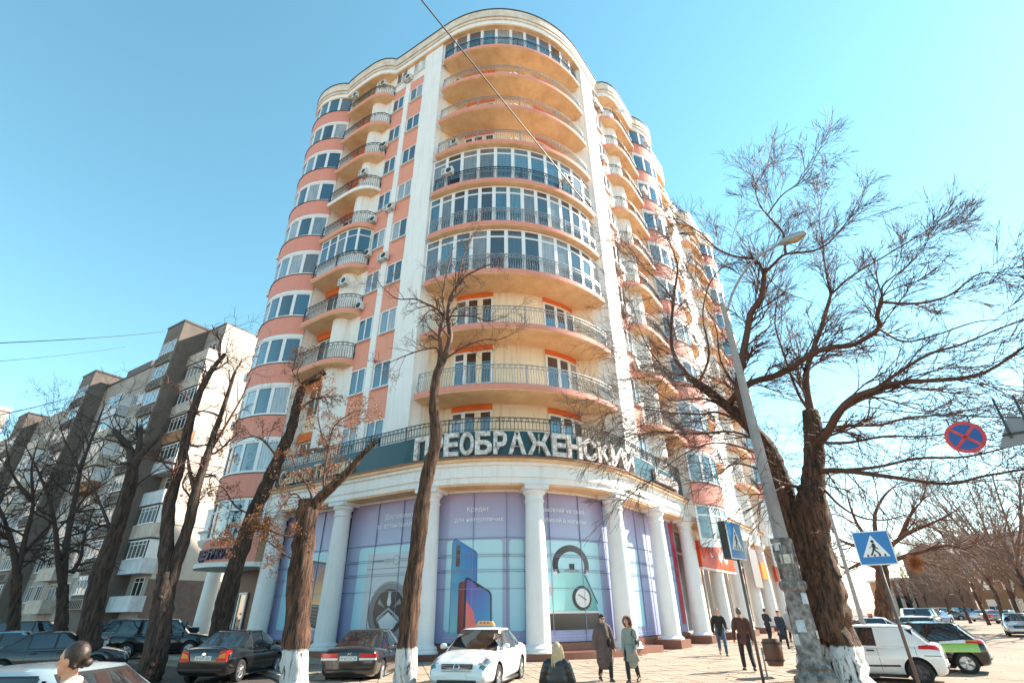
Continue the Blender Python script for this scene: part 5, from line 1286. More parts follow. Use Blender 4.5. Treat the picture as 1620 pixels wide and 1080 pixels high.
class CarGeo:
    def __init__(s, kd):
        s.k = k = KINDS_CAR[kd]; s.parts = {}; s.hw = k['W']/2; s.kind = kd
        n = 44; x0, x1 = k['st'][0][0], k['st'][-1][0]; NV = 13
        mb = MB(); 
        xs = [x0+(x1-x0)*(.5-.5*cos(pi*i/n)) for i in range(n+1)]
        for x in xs:
            for v in range(NV): p = s.body(x, v/(NV-1)); mb.v.append(p)
            for v in range(NV-2, 0, -1): p = s.body(x, v/(NV-1)); mb.v.append((p[0], -p[1], p[2]))
        R = 2*NV-2
        for i in range(n):
            for j in range(R): mb.f.append((i*R+j, i*R+(j+1) % R, (i+1)*R+(j+1) % R, (i+1)*R+j)); mb.m.append(0)
        mb.f += [tuple(range(R)), tuple(n*R+j for j in reversed(range(R)))]; mb.m += [0, 0]
        me = mb.mesh('car_body', [m_trim, m_trim])
        o = bpy.data.objects.new('car_body', me); COL.objects.link(o)
        cm = MB(); s.ax = (-k['wb']/2-.02*k['L'], k['wb']/2-.02*k['L'])
        for ax in s.ax:
            for sg in (-1, 1):
                cm.lathe([(.001, s.hw-.30 if sg > 0 else -s.hw-.2), (k['wr']+.065, s.hw-.30 if sg > 0 else -s.hw-.2), (k['wr']+.065, s.hw+.2 if sg > 0 else -s.hw+.30), (.001, s.hw+.2 if sg > 0 else -s.hw+.30)], (ax, 0, k['wr']), 26, 1, 'Y')
        cme = cm.mesh('cut', [m_trim, m_trim]); co = bpy.data.objects.new('cut', cme); COL.objects.link(co)
        bo = o.modifiers.new('b', 'BOOLEAN'); bo.operation = 'DIFFERENCE'; bo.object = co; bo.solver = 'EXACT'
        s.bodym = baked(o); bpy.data.objects.remove(o); bpy.data.objects.remove(co)
        s.bodym.polygons.foreach_set('use_smooth', [True]*len(s.bodym.polygons)); s.bodym.set_sharp_from_angle(angle=radians(38))
        # cabin shell
        mb = MB(); g = k['gh']; nv = 7
        ring = []
        for t in [i/nv for i in range(nv+1)]:
            r = []
            for i in range(9): r.append(s.cab('side', i/8, t))
            for i in range(1, 8): r.append(s.cab('front', 1-i/4, t))
            for i in range(9): p = s.cab('side', 1-i/8, t); r.append((p[0], -p[1], p[2]))
            for i in range(1, 8): r.append(s.cab('rear', -1+i/4, t))
            ring.append(r)
        R = len(ring[0])
        for r in ring: mb.v += r
        for i in range(nv):
            for j in range(R): mb.f.append((i*R+j, i*R+(j+1) % R, (i+1)*R+(j+1) % R, (i+1)*R+j)); mb.m.append(0)
        # crowned roof
        c = len(mb.v); top = ring[-1]
        cx = sum(p[0] for p in top)/R
        for f_ in (.75, .4): mb.v += [(cx+(p[0]-cx)*f_, p[1]*f_, p[2]+.045*(1-f_*f_)) for p in top]
        mb.v.append((cx, 0, top[0][2]+.045)); b0 = nv*R
        for q in (b0, c):
            q2 = c if q == b0 else c+R
            for j in range(R): mb.f.append((q+j, q+(j+1) % R, q2+(j+1) % R, q2+j)); mb.m.append(0)
        for j in range(R): mb.f.append((c+R+j, c+R+(j+1) % R, c+2*R)); mb.m.append(0)
        s.cabm = mb.mesh('cabin', [m_trim], smooth=True, angle=50)
        # wheels
        wr = k['wr']; w = .19
        s.tyre = MB().lathe([(wr*.64, -w/2), (wr*.93, -w/2), (wr, -w/2+.035), (wr, w/2-.035), (wr*.93, w/2), (wr*.64, w/2), (wr*.62, -w/2)], n=26, axis='Y').mesh('wheel', [m_tyre], smooth=True, angle=40)
        rm = MB().lathe([(wr*.66, w/2-.01), (wr*.60, w/2-.02), (wr*.57, w/2-.07), (.001, w/2-.07)], n=26, axis='Y')
        for i in range(5):
            a = 2*pi*i/5; 
            for da in (-.13, .13): rm.tube([(0.04*cos(a), w/2-.03, .04*sin(a)), (wr*.61*cos(a+da), w/2-.025, wr*.61*sin(a+da))], .020, 5)
        rm.lathe([(.055, w/2-.02), (.001, w/2-.015)], n=12, axis='Y')
        s.rim = rm.mesh('rim', [m_rim], smooth=True, angle=40)
    def body(s, x, v):
        zt, zb, wf = lerp_tab(s.k['st'], x); w = s.hw*wf; h = zt-zb
        P = [(0, zb), (.75, zb), (.93, zb+.05), (.975, zb+.22*h), (1.0, zb+.42*h), (.995, zb+.62*h), (.965, zb+.84*h), (.90, zb+.955*h), (.76, zt), (.4, zt+.025), (0, zt+.032)]
        t = v*(len(P)-1); i = min(len(P)-2, int(t)); f = t-i
        return (x, w*(P[i][0]*(1-f)+P[i+1][0]*f), P[i][1]*(1-f)+P[i+1][1]*f)
    def cab(s, face, q, t, off=0):
        g = s.k['gh']; b, r = g['b'], g['r']; H = s.k['H']-.03
        e = 1-(1-t)**1.12
        xr = b[0]+(r[0]-b[0])*e; xf = b[1]+(r[1]-b[1])*e; z = g['zb']-.04+(H-g['zb']+.04)*(t if t < .85 else t-.0)
        w = g['wb_']+(g['wr_']-g['wb_'])*(t**1.25)
        if face == 'side':
            x = xr+(xf-xr)*q; bulge = .03*sin(pi*q)
            return (x, w+bulge*0.6-.035*(abs(2*q-1)**4)+off, z)
        bow = .10*(1-q*q)
        if face == 'front': return (xf+bow+off, w*q*(1-.045*abs(q)**3), z+off*.5)
        return (xr-bow*.6-off, w*q*(1-.045*abs(q)**3), z+off*.5)
    def patch_cab(s, face, q0, q1, t0, t1, off=.006, n=8, m=4, sg=1, taper=None):
        mb = MB(); k = s.k['gh']
        for i in range(n+1):
            for j in range(m+1):
                t = t0+(t1-t0)*j/m
                if face == 'side':     # q given as x metres
                    xr = s.cab('side', 0, t)[0]; xf = s.cab('side', 1, t)[0]
                    xa = max(q0, xr+.10); xb = min(q1, xf-.12); x = xa+(xb-xa)*i/n
                    p = s.cab('side', (x-xr)/(xf-xr), t, off); p = (p[0], p[1]*sg, p[2])
                else: p = s.cab(face, q0+(q1-q0)*i/n, t, off)
                mb.v.append(p)
        for i in range(n):
            for j in range(m): mb.f.append((i*(m+1)+j, (i+1)*(m+1)+j, (i+1)*(m+1)+j+1, i*(m+1)+j+1)); mb.m.append(0)
        return mb
    def patch_body(s, x0, x1, v0, v1, off=.004, n=8, m=3, sg=1):
        mb = MB()
        for i in range(n+1):
            for j in range(m+1):
                p = s.body(x0+(x1-x0)*i/n, v0+(v1-v0)*j/m); mb.v.append((p[0], (p[1]+off)*sg, p[2]+(off if v0 > .75 else 0)))
        for i in range(n):
            for j in range(m): mb.f.append((i*(m+1)+j, (i+1)*(m+1)+j, (i+1)*(m+1)+j+1, i*(m+1)+j+1)); mb.m.append(0)
        return mb
_cars = {}
def car(kind, pm, loc, head, label, cat='car', group=None, rear=None, plate=None, rim=None, cabpaint=None, detail=True, scale=1, name='parked_car', front='oval', z=0, tint=None):
    if kind not in _cars: _cars[kind] = CarGeo(kind)
    G = _cars[kind]; k = G.k; L2 = k['L']/2; hw = G.hw
    t = thing(name, (loc[0], loc[1], z), head, label, cat, group); t.scale = (scale,)*3
    bo = put('body', G.bodym, None, t); bo.material_slots[0].link = 'OBJECT'; bo.material_slots[0].material = pm
    if len(bo.material_slots) > 1: bo.material_slots[1].link = 'OBJECT'; bo.material_slots[1].material = m_trim
    cb = put('cabin', G.cabm, None, t); cb.material_slots[0].link = 'OBJECT'; cb.material_slots[0].material = cabpaint or pm
    gm = tint or m_cglass
    def c(key, fn, name_, m, par=t):
        kk = (kind, key)
        if kk not in _cars: _cars[kk] = fn().mesh(name_, [m], smooth=True, norm=True)
        o = put(name_, _cars[kk], None, par)
        if o.material_slots[0].material is not m: o.material_slots[0].link = 'OBJECT'; o.material_slots[0].material = m
        return o
    c('ws', lambda: G.patch_cab('front', -.90, .90, .10, .93), 'windscreen', gm)
    c('rw', lambda: G.patch_cab('rear', -.86, .86, .16, .90), 'rear_window', gm)
    for sg in (-1, 1):
        for i, (a, b) in enumerate(k['side']): c('sw%d%d' % (i, sg), lambda: G.patch_cab('side', a, b, .14, .90, sg=sg), 'side_window', gm)
        c('qw%d' % sg, lambda: G.patch_cab('side', -9, k['side'][0][0]-.07, .16, .86, sg=sg, n=3), 'side_window', gm)
        c('fw%d' % sg, lambda: G.patch_cab('side', k['side'][1][1]+.05, 9, .14, .80, sg=sg, n=3), 'side_window', gm)
    for ax in G.ax:
        for sg in (-1, 1):
            w = put('wheel', G.tyre, None, t, (ax, sg*(hw-.115), k['wr']), (0, 0, 0 if sg > 0 else pi))
            r = put('rim', G.rim, None, w)
            if rim: r.material_slots[0].link = 'OBJECT'; r.material_slots[0].material = rim
    MB_ = lambda: MB()
    if detail:
        for sg in (-1, 1):
            for i, x in enumerate((k['side'][0][0]-.04, k['side'][1][0]-.035, k['side'][1][1]+.06)):
                c('seam%d%d' % (i, sg), lambda: G.patch_body(x, x+.009, .26, .70, .002, 1, 8, sg), 'door_seam', m_trim)
            c('mould%d' % sg, lambda: G.patch_body(G.ax[0]+k['wr']+.12, G.ax[1]-k['wr']-.12, .335, .365, .012, 12, 1, sg), 'side_moulding', m_trim if kind == 'hatch' else pm)
            for i, x in enumerate((k['side'][0][0]+.08, k['side'][1][0]+.06)):
                if kind == 'hatch' and i == 0: continue
                c('handle%d%d' % (i, sg), lambda: MB().box((x+.09, sg*(hw*.975+.005), k['gh']['zb']-.10), (.19, .04, .035)), 'door_handle', m_trim if kind == 'hatch' else pm)
            def mir():
                q = MB(); x = k['side'][1][1]+.02; y = k['gh']['wb_']+.14; z_ = k['gh']['zb']+.11
                b_ = len(q.v); q.lathe([(.001, -.10), (.055, -.085), (.075, 0), (.06, .08), (.001, .095)], (0, 0, 0), 12, axis='Y')
                q.v = [(x+p[0]*.75, sg*(y+p[1]), z_+p[2]) for p in q.v]; q.tube([(x-.02, sg*(y-.08), z_-.02), (x-.03, sg*(y-.2), z_-.05)], .02, 6); return q
            c('mir%d' % sg, mir, 'wing_mirror', pm)
        for sg in (-1, 1):
            c('trim%d' % sg, lambda: G.patch_cab('side', k['side'][0][0]-.03, k['side'][1][1]+.03, .10, .94, off=.0035, sg=sg), 'window_surround', m_trim)
            c('hood%d' % sg, lambda: G.patch_body(k['side'][1][1]+.28, L2-.22, .785, .792, .003, 14, 1, sg), 'bonnet_seam', m_trim)
            c('bump%d' % sg, lambda: G.patch_body(L2-.48, L2-.02, .505, .515, .003, 8, 1, sg), 'bumper_seam', m_trim); c('bumr%d' % sg, lambda: G.patch_body(-L2+.03, -L2+.42, .50, .51, .003, 8, 1, sg), 'bumper_seam', m_trim)
            c('lamp%d' % sg, lambda: G.patch_body(L2-.42, L2-.03, .60, .775, .008, 10, 5, sg), 'head_lamp', m_lampg)
        c('wst', lambda: G.patch_cab('front', -.96, .96, .04, .97, off=.0035), 'window_surround', m_trim); c('rwt', lambda: G.patch_cab('rear', -.93, .93, .08, .95, off=.0035), 'window_surround', m_trim)
        wp = lambda: MB().tube([G.cab('front', -.1, .03, .03), G.cab('front', .45, .16, .02)], .012, 4).tube([G.cab('front', .3, .03, .03), G.cab('front', .85, .16, .02)], .012, 4)
        c('wip', wp, 'wiper', m_trim)
        c('sill', lambda: MB().box((-.02*k['L'], 0, .17 if kind != 'suv' else .27), (k['wb']-2*k['wr']-.1, hw*1.9, .06)), 'sill_panel', m_trim)
    zr = lerp_tab(k['st'], -L2+.05); zf = lerp_tab(k['st'], L2-.1)
    zt = zr[0]
    def box(name_, c_, d, m, par=t): return MB().box(c_, d).build(name_, m, par)
    # tail lamps, plate, bumper line
    for sg in (-1, 1):
        if rear == 'wide':
            box('tail_lamp', (-L2+.03, sg*.58, zt-.14), (.10, .50, .12), m_tail); box('reverse_lamp', (-L2+.02, sg*.58, zt-.225), (.10, .50, .05), m_plate)
        elif rear == 'tall':
            q = MB(); y0, y1 = sg*.50, sg*.80
            q.add([(-L2-.02, y0+sg*.02, zt-.02), (-L2-.02, y1-sg*.08, zt-.0), (-L2+.12, y1, zt-.02), (-L2-.02, y0-sg*.08, zt-.30), (-L2-.02, y1-sg*.05, zt-.30), (-L2+.12, y1+sg*.01, zt-.30)], [(0, 1, 4, 3), (1, 2, 5, 4)])
            o = q.build('tail_lamp', m_tail, t)
            q = MB(); q.add([(-L2-.026, y0+sg*.015, zt-.13), (-L2-.026, y1-sg*.10, zt-.06), (-L2-.026, y1-sg*.09, zt-.21), (-L2-.026, y0-sg*.02, zt-.21)], [(0, 1, 2, 3)]); q.build('indicator', m_amber, o)
        elif rear == 'peak':
            q = G.patch_body(-L2+.03, -L2+.50, .60, .83, .010, 10, 4, sg); q.v = [(x, y, z) for x, y, z in q.v]; q.build('tail_lamp', m_tail, t)
        else: box('tail_lamp', (-L2+.05, sg*.66, zt-.13), (.14, .24, .20), m_tail)
    box('bumper_strip', (-L2-.005, 0, .42), (.05, hw*1.55, .035), m_trim)
    pl = box('number_plate', (-L2-.012, 0, zt-.21 if rear in ('wide', 'tall') else .50), (.02, .52, .115), m_plate)
    if plate:
        vs, fs = text_geo(plate, .125); x0 = min(v[0] for v in vs); x1 = max(v[0] for v in vs); f = .46/(x1-x0)
        mb = MB(); mb.add([(-L2-.0235, -(v[0]-(x0+x1)/2)*f, zt-.255+v[1]) for v in vs], fs); mb.build('plate_text', m_trim, pl, norm=False)
    # face of the car
    for sg in (-1, 1):
        hl = MB(); hl.lathe([(.001, .10), (.10, .07), (.125, 0), (.11, -.08)], (0, 0, 0), 14, axis='X')
        hl.v = [(L2-.17+p[0]*1.0-.10*abs(p[1]), sg*(.60+p[1]*1.45), zf[0]-.06+p[2]*.75) for p in hl.v]; hl.build('head_lamp' if not detail else 'lamp_reflector', m_head, t, smooth=True)
    gr = MB()
    for i in range(4): gr.box((L2-.015+.006*i, 0, zf[0]-.03-.04*i), (.06, .80, .016))
    go = gr.build('grille', m_chrome if front == 'ring' else m_trim, t)
    box('grille_back', (L2-.035, 0, zf[0]-.09), (.06, .84, .18), m_trim, go)
    if front == 'ring':
        r_ = MB(); pts = [(L2+.02, .075*cos(2*pi*i/20), zf[0]-.07+.075*sin(2*pi*i/20)) for i in range(21)]; r_.tube(pts, .010, 6, cap=False); r_.build('emblem', m_chrome, t)
    box('front_plate', (L2+.012, 0, .42), (.02, .52, .11), m_plate); box('air_intake', (L2-.01, 0, .30), (.05, hw*1.2, .09), m_trim)
    return t
def at2(px, py, d): p = PX(px, py, d); return (p.x, p.y)
p_black = paint('black_paint', (.006, .006, .007), .0, .18, .025); p_dirty = paint('dusty_black_paint', (.008, .008, .008), .0, .22, .08)
p_white = paint('white_paint', (.78, .78, .77), 0, .3, .10); p_silver = paint('silver_paint', (.45, .46, .47), .6, .3); p_cyan = paint('pale_blue_paint', (.22, .42, .55), .3, .25)
p_grey = paint('grey_paint', (.13, .135, .14), .4, .3); p_red = paint('red_paint_car', (.45, .02, .015), 0, .25); p_green = paint('green_paint', (.22, .48, .03), 0, .3)
p_tin = paint('silver_blue_paint', (.42, .50, .55), .4, .3); p_beige = paint('beige_paint', (.50, .42, .32), .0, .4); p_blue = paint('blue_paint', (.05, .12, .28), .3, .3)
def by_wheels(kind, rw, fw, side, zg=0):
    """place a car from the pixels where one side's rear and front tyres touch the ground (side: +1 its left, -1 its right)"""
    a, b = PG(*rw, zg), PG(*fw, zg); h = atan2(b.y-a.y, b.x-a.x); k = KINDS_CAR[kind]
    mid = (a+b)/2; c = Vector((cos(h), sin(h), 0)); n = Vector((-sin(h), cos(h), 0))
    p = mid - n*side*(k['W']/2-.1)+c*(.02*k['L'])
    return (p.x, p.y), h
# dark saloon with tall lamps, left of the pollarded tree
loc = (-9.75, 20.75); h = radians(88)
car('saloon', p_black, loc, h, 'black saloon with orange and red tail lamps parked left of the pollarded tree', rear='tall', plate='ВН5471ВН')
cc = [o for o in bpy.data.objects if o.get('label', '').startswith('black saloon with orange')][0]
MB().lathe([(.001, 0), (.07, .004), (.07, 0)], (0, 0, 0), 14, axis='X').build('badge', m_chrome, cc, loc=(-2.275, 0, .80))
# dusty black saloon before the colonnade
c2 = car('saloon', p_dirty, (-4.95, 19.95), radians(88), 'dusty black saloon with wide red tail lamps parked between two whitewashed trees', rear='wide', plate='ВН6535СМ', z=.0)
vs, fs = text_geo('H', .13); mb = MB(); mb.add([(-2.262, -(v[0]-.05+v[1]*.35)*1.2, .80+v[1]*.8) for v in vs], fs); mb.build('badge', m_chrome, c2, norm=False)
# white taxi
tx = car('saloon', p_white, (-.95, 16.9), radians(-104), 'white taxi saloon with orange checkered roof sign in front of the colonnade', 'taxi', front='ring', name='taxi', z=KH-.03, scale=.97)
ts = MB(); w0, w1 = .30, .22
ts.add([(-.07, -w0, 0), (.07, -w0, 0), (.07, w0, 0), (-.07, w0, 0), (-.04, -w1, .13), (.04, -w1, .13), (.04, w1, .13), (-.04, w1, .13)], [(0, 1, 2, 3), (4, 7, 6, 5), (0, 4, 5, 1), (1, 5, 6, 2), (2, 6, 7, 3), (3, 7, 4, 0)])
tsr = ts.build('roof_sign', mat('taxi_orange', (.80, .32, .10), .4), tx, loc=(-.25, 0, 1.485))
ck = MB()
for i in range(6):
    for j in range(2):
        if (i+j) % 2: ck.add([(.0655-.023*(.03+.03*j)/.13*1.0, -.17+.057*i, .035+.032*j), (.0655-.023*(.03+.03*j)/.13, -.17+.057*(i+1), .035+.032*j), (.0655-.023*(.06+.03*j)/.13, -.17+.057*(i+1), .067+.032*j), (.0655-.023*(.06+.03*j)/.13, -.17+.057*i, .067+.032*j)], [(0, 1, 2, 3)])
ck.build('checker', m_trim, tsr, norm=False)
# white panel hatch at the right
loc, h = (10.8, 18.15), radians(141)
wv = car('hatch', p_white, loc, h, 'white two door van hatchback with red tail lamp beside the whitewashed great tree', 'car', rear='peak', rim=m_rimd)
for sg in (1,): 
    G = _cars['hatch']; G.patch_cab('side', -9, -.42, .10, .93, off=.012, sg=1).build('blank_panel', p_white, wv, smooth=True); G.patch_cab('side', -9, -.42, .10, .93, off=.012, sg=-1).build('blank_panel', p_white, wv, smooth=True)
loc, h = (14.0, 20.5), radians(139)
gv = car('hatch', p_black, loc, h, 'black hatchback with lime green and white side panels behind the white van', 'car', rear='peak')
for sg in (1, -1):
    G.patch_body(-1.75, -.75, .45, .74, .008, 10, 5, sg).build('green_panel', p_green, gv, smooth=True); G.patch_body(-1.45, -.75, .60, .74, .012, 8, 4, sg).build('white_panel', p_white, gv, smooth=True)
MB().lathe([(.001, .0)], (0, 0, 0), 3) 
car('saloon', p_tin, at2(40, 1040, 8.9), radians(178), 'pale blue grey estate car at the bottom left corner behind the woman', name='parked_car', z=-.02)
# left side street
car('saloon', paint('charcoal_paint', (.03, .03, .033), .3, .25, .04), at2(96, 1012, 27.5), radians(38), 'charcoal saloon with red tail lamps parked beside the stubbed tree', rear='tall')
car('hatch', p_cyan, at2(30, 1010, 31), radians(30), 'pale blue hatchback at the left edge of the street', rear='peak')
car('suv', p_black, at2(62, 1000, 40), radians(25), 'black car half hidden behind the pale blue hatchback')
car('suv', p_grey, at2(188, 998, 44), radians(205), 'grey people carrier parked between the dark left trees')
car('hatch', p_silver, at2(222, 1004, 38), radians(212), 'small silver hatchback parked behind the forked tree')
car('saloon', p_tin, at2(288, 998, 38), radians(28), 'light blue saloon glimpsed left of the first column', rear='tall')
car('suv', p_black, at2(262, 1000, 36), radians(28), 'dark car between the forked tree and the light blue saloon')
# right-hand square
car('saloon', p_silver, at2(1612, 990, 55), radians(-128), 'silver saloon driving on the sunny road at the right edge', name='driving_car')
pc_ = car('saloon', p_white, at2(1368, 975, 36), radians(150), 'white patrol car with red roof beacons behind the white van', name='patrol_car')
MB().box((-.25, .25, 1.56), (.22, .42, .12)).build('beacon', m_tail, pc_); MB().box((-.25, -.28, 1.56), (.22, .42, .12)).build('beacon', m_tail, pc_); MB().box((-.25, 0, 1.49), (.2, 1.1, .03)).build('beacon_bar', m_trim, pc_)
car('hatch', p_white, at2(1430, 975, 40), radians(140), 'white estate car beyond the black and green hatchback')
FC_ = [('suv', p_black, 1527, 118, -100, 'black off-roader facing the camera in the middle of the far car park'), ('saloon', p_grey, 1498, 112, 150, 'dark saloon at the left end of the far parked row'),
 ('saloon', p_tin, 1556, 105, 20, 'blue grey saloon right of the black off-roader'), ('saloon', p_red, 1578, 96, 25, 'red saloon parked below the far bare trees'), ('hatch', p_white, 1566, 112, 25, 'white hatchback just behind the red saloon'),
 ('suv', p_white, 1440, 80, -120, 'white minibus parked in front of the arcaded pavilion'), ('suv', p_grey, 1462, 76, -140, 'dark grey car beside the white minibus'), ('suv', p_beige, 1478, 110, 90, 'beige van before the pavilion arches'),
 ('saloon', p_blue, 1481, 92, -150, 'dark blue saloon facing the square near the pavilion'), ('hatch', p_red, 1545, 125, 15, 'small red hatchback deep in the far car park'), ('saloon', p_beige, 1512, 130, 15, 'pale saloon deep in the far car park'), ('saloon', p_grey, 1594, 92, 25, 'grey saloon at the right end of the far parked row')]
for kd, pm_, px, d, hd, lab in FC_: car(kd, pm_, at2(px, 968, d), radians(hd), lab, group='cars parked across the far square', detail=False)
# ---------------------------------------------------------------- people
m_skin = mat('skin', (.60, .29, .17), .5, noise=.35, nscale=14, col2=(.50, .21, .13))
def cloth(name, col, col2=None, bump=.4): return mat(name, col, .85, noise=.5, nscale=7, col2=col2 or tuple(c*.6 for c in col), bump=bump, bscale=14)
m_hairb = mat('brown_hair', (.012, .007, .005), .5, noise=.9, nscale=28, col2=(.05, .024, .012), bump=.3, bscale=45); m_hairbl = mat('blonde_hair', (.62, .44, .24), .4, noise=.7, nscale=22, col2=(.36, .23, .11)); m_hairg = mat('grey_hair', (.12, .11, .10), .6)
m_eye = mat('eye', (.02, .015, .012), .2); m_lip = mat('lip', (.40, .12, .10), .5)
def caps(mb, pts, rad, sq=1.0, n=12, flat=None):
    """tapered limb through joints: rings at each joint plus rounded ends; flat = (axis, factor)"""
    P = [Vector(p) for p in pts]; out = []; R = []
    a = (P[0]-P[1]).normalized(); out += [P[0]+a*rad[0]*.85, P[0]+a*rad[0]*.5]; R += [rad[0]*.45, rad[0]*.85]
    m = sp3(P, 3) if len(P) > 2 else [P[0], P[0].lerp(P[1], .5), P[1]]
    k = len(m)
    for i, q in enumerate(m):
        t = i/(k-1)*(len(rad)-1); j = min(len(rad)-2, int(t)); out.append(q); R.append(rad[j]+(rad[j+1]-rad[j])*(t-j))
    b = (P[-1]-P[-2]).normalized(); out += [P[-1]+b*rad[-1]*.5, P[-1]+b*rad[-1]*.85]; R += [rad[-1]*.85, rad[-1]*.45]
    s0 = len(mb.v); mb.tube(out, R, n)
    if flat:
        ax, f, c = flat
        for i in range(s0, len(mb.v)):
            p = list(mb.v[i]); p[ax] = c+(p[ax]-c)*f; mb.v[i] = tuple(p)
def ball(mb, c, r, n=14, m=9):
    mb.lathe([(max(.0005, sin(pi*i/m)), -cos(pi*i/m)) for i in range(m+1)], (0, 0, 0), n)
    k = n*(m+1)
    for i in range(len(mb.v)-k, len(mb.v)):
        p = mb.v[i]; mb.v[i] = (c[0]+p[0]*r[0], c[1]+p[1]*r[1], c[2]+p[2]*r[2])
def fuse(mb, name, m, parent, vox=.016, smooth=4, extra=None, k=1):
    """weld overlapping limbs into one continuous skin"""
    me = mb.mesh('f'); o = bpy.data.objects.new('f', me); COL.objects.link(o)
    r = o.modifiers.new('r', 'REMESH'); r.mode = 'VOXEL'; r.voxel_size = vox; r.use_smooth_shade = True
    s = o.modifiers.new('s', 'SMOOTH'); s.iterations = smooth; s.factor = .5
    out = baked(o); bpy.data.objects.remove(o); bpy.data.meshes.remove(me)
    if extra:
        bm = bmesh.new(); bm.from_mesh(out); em = extra.mesh('e', smooth=True); bm.from_mesh(em); bm.to_mesh(out); bm.free(); bpy.data.meshes.remove(em)
    out.name = name
    out.polygons.foreach_set('use_smooth', [True]*len(out.polygons))
    out.materials.clear(); out.materials.append(m)
    return put(name, out, None, parent)
def person(loc, face, label, H=1.75, sex='m', top=None, legs=None, shoe=None, hair=None, stride=.25, lead=1, arms=((.12, .05, .15), (.12, -.05, .15)), coat=0, hood=None, headturn=0, headtilt=0, hairlen=0, cap=None, glasses=False, scarf=None, bag=None, vox=.016, collar=None, puffy=False, z=0, group=None, lean=0, skirt=None):
    """local axes: x = facing, y = left, z = up. arms: per side (swing fwd, out, elbow bend)"""
    t = thing('person', (loc[0], loc[1], z), face, label, 'person', group); s = H/1.75
    V3 = lambda x, y, z_: Vector((x*s, y*s, z_*s))
    hip = .92; sh = 1.42; sw = .19 if sex == 'm' else .165; hw = .10 if sex == 'm' else .11
    L_ = lean
    def tor(x, y, z_): return V3(x+(z_-hip)*L_, y, z_)
    body = MB(); legm = MB(); topm = MB(); ext = MB(); shm = MB()
    for sg in (1, -1):
        f = stride*(1 if sg == lead else -1)
        kn = V3(f*.45+.05, sg*(hw+.005), .50); an = V3(f*.95-(.02 if f > 0 else .08), sg*(hw-.005), .085+(.05 if f < 0 else 0)*min(1, abs(stride)*4))
        hp = V3(0, sg*hw, hip)
        caps(body, [hp, kn, an], [.085*s, .058*s, .042*s])
        caps(legm, [hp+V3(0, 0, .04), kn, an+V3(0, 0, .05)], [.105*s, .075*s, .062*s])
        toe = an+V3(.17, sg*.02, -.055 if f >= 0 else -.075); hl = an+V3(-.05, 0, -.045)
        caps(shm, [hl, an+V3(.06, 0, -.03), toe], [.045*s, .050*s, .036*s])
    # torso
    caps(body, [tor(0, 0, hip-.02), tor(0, 0, 1.12), tor(.0, 0, 1.36)], [.115*s, .105*s, .11*s], n=16, flat=(0, .6, 0))
    wid = .06*s if puffy else 0
    caps(topm, [tor(0, 0, hip-.06-coat*.9), tor(0, 0, hip+.05), tor(0, 0, 1.15), tor(0, 0, 1.36)], [(.165+coat*.12)*s+wid, .155*s+wid, .155*s+wid, .15*s+wid*.6], n=18, flat=(0, .78, 0))
    for sg in (1, -1):
        sw_, out, el = arms[0 if sg > 0 else 1]
        S_ = tor(0, sg*sw, sh-.03); E_ = S_+V3(sin(sw_)*.29, sg*sin(out)*.29+sg*.03, -cos(sw_)*cos(out)*.29)
        a2 = sw_+el; Wp = E_+V3(sin(a2)*.25, sg*(sin(out)*.10-.12*max(0, el-.6)), -cos(a2)*.25)
        caps(body, [S_, E_, Wp], [.05*s, .04*s, .03*s]); caps(topm, [tor(0, sg*.08, sh-.02), S_, E_, Wp], [.08*s, .078*s+wid*.4, .066*s+wid*.4, .050*s+wid*.3])
        d = (Wp-E_).normalized(); side = Vector((0, sg, 0)); nrm = d.cross(side).normalized()
        pal = Wp+d*.05*s; caps(ext, [Wp-d*.01, pal, pal+d*.035*s], [.028*s, .036*s, .034*s], n=10)
        for q in range(4):
            b0 = pal+d*.045*s+nrm*((q-1.5)*.018*s); ln = (.062, .072, .068, .052)[q]*s
            cu = (d-side*.25).normalized(); c3 = (d-side*.8).normalized()
            caps(ext, [b0, b0+cu*ln*.55, b0+cu*ln*.55+c3*ln*.5], [.0095*s, .0085*s, .007*s], n=6)
        th = Wp+d*.025*s+nrm*.03*s; caps(ext, [th, th+(d*.6+nrm*.5-side*.3)*.045*s, th+(d*.9+nrm*.3-side*.5)*.075*s], [.012*s, .010*s, .008*s], n=6)
    # head
    hc = tor(.02, 0, 1.625); caps(body, [tor(-.005, 0, 1.40), tor(.005, 0, 1.54)], [.062*s, .052*s])
    Rm = Matrix.Rotation(headturn, 3, 'Z') @ Matrix.Rotation(headtilt, 3, 'Y')
    hd = MB()
    ball(hd, (0, 0, .03*s), (.098*s, .076*s, .105*s), 18, 12); ball(hd, (.026*s, 0, -.05*s), (.066*s, .058*s, .066*s), 14, 9); ball(hd, (.058*s, 0, -.088*s), (.026*s, .026*s, .022*s), 10, 7)
    caps(hd, [(.088*s, 0, .018*s), (.108*s, 0, -.022*s)], [.010*s, .017*s], n=8)
    for sg in (1, -1):
        ball(hd, (-.002*s, sg*.078*s, -.008*s), (.022*s, .012*s, .034*s), 10, 7); ball(hd, (.070*s, sg*.030*s, .034*s), (.020*s, .028*s, .011*s), 10, 6)
    tr_ = lambda mb_: [tuple(Rm @ Vector(p)+hc) for p in mb_.v]
    body.add(tr_(hd), hd.f)
    fuse(body, 'body', m_skin, t, vox, 3, ext)
    fc = MB()
    for sg in (1, -1): ball(fc, (.083*s, sg*.031*s, .014*s), (.010*s, .014*s, .007*s), 10, 6)
    fc.v = tr_(fc); fc.build('eyes', m_eye, t, smooth=True)
    lp = MB(); ball(lp, (.086*s, 0, -.055*s), (.010*s, .022*s, .008*s), 10, 6); lp.v = tr_(lp); lp.build('mouth', m_lip, t, smooth=True)
    if legs: fuse(legm, 'trousers', legs, t, vox*1.1, 5)
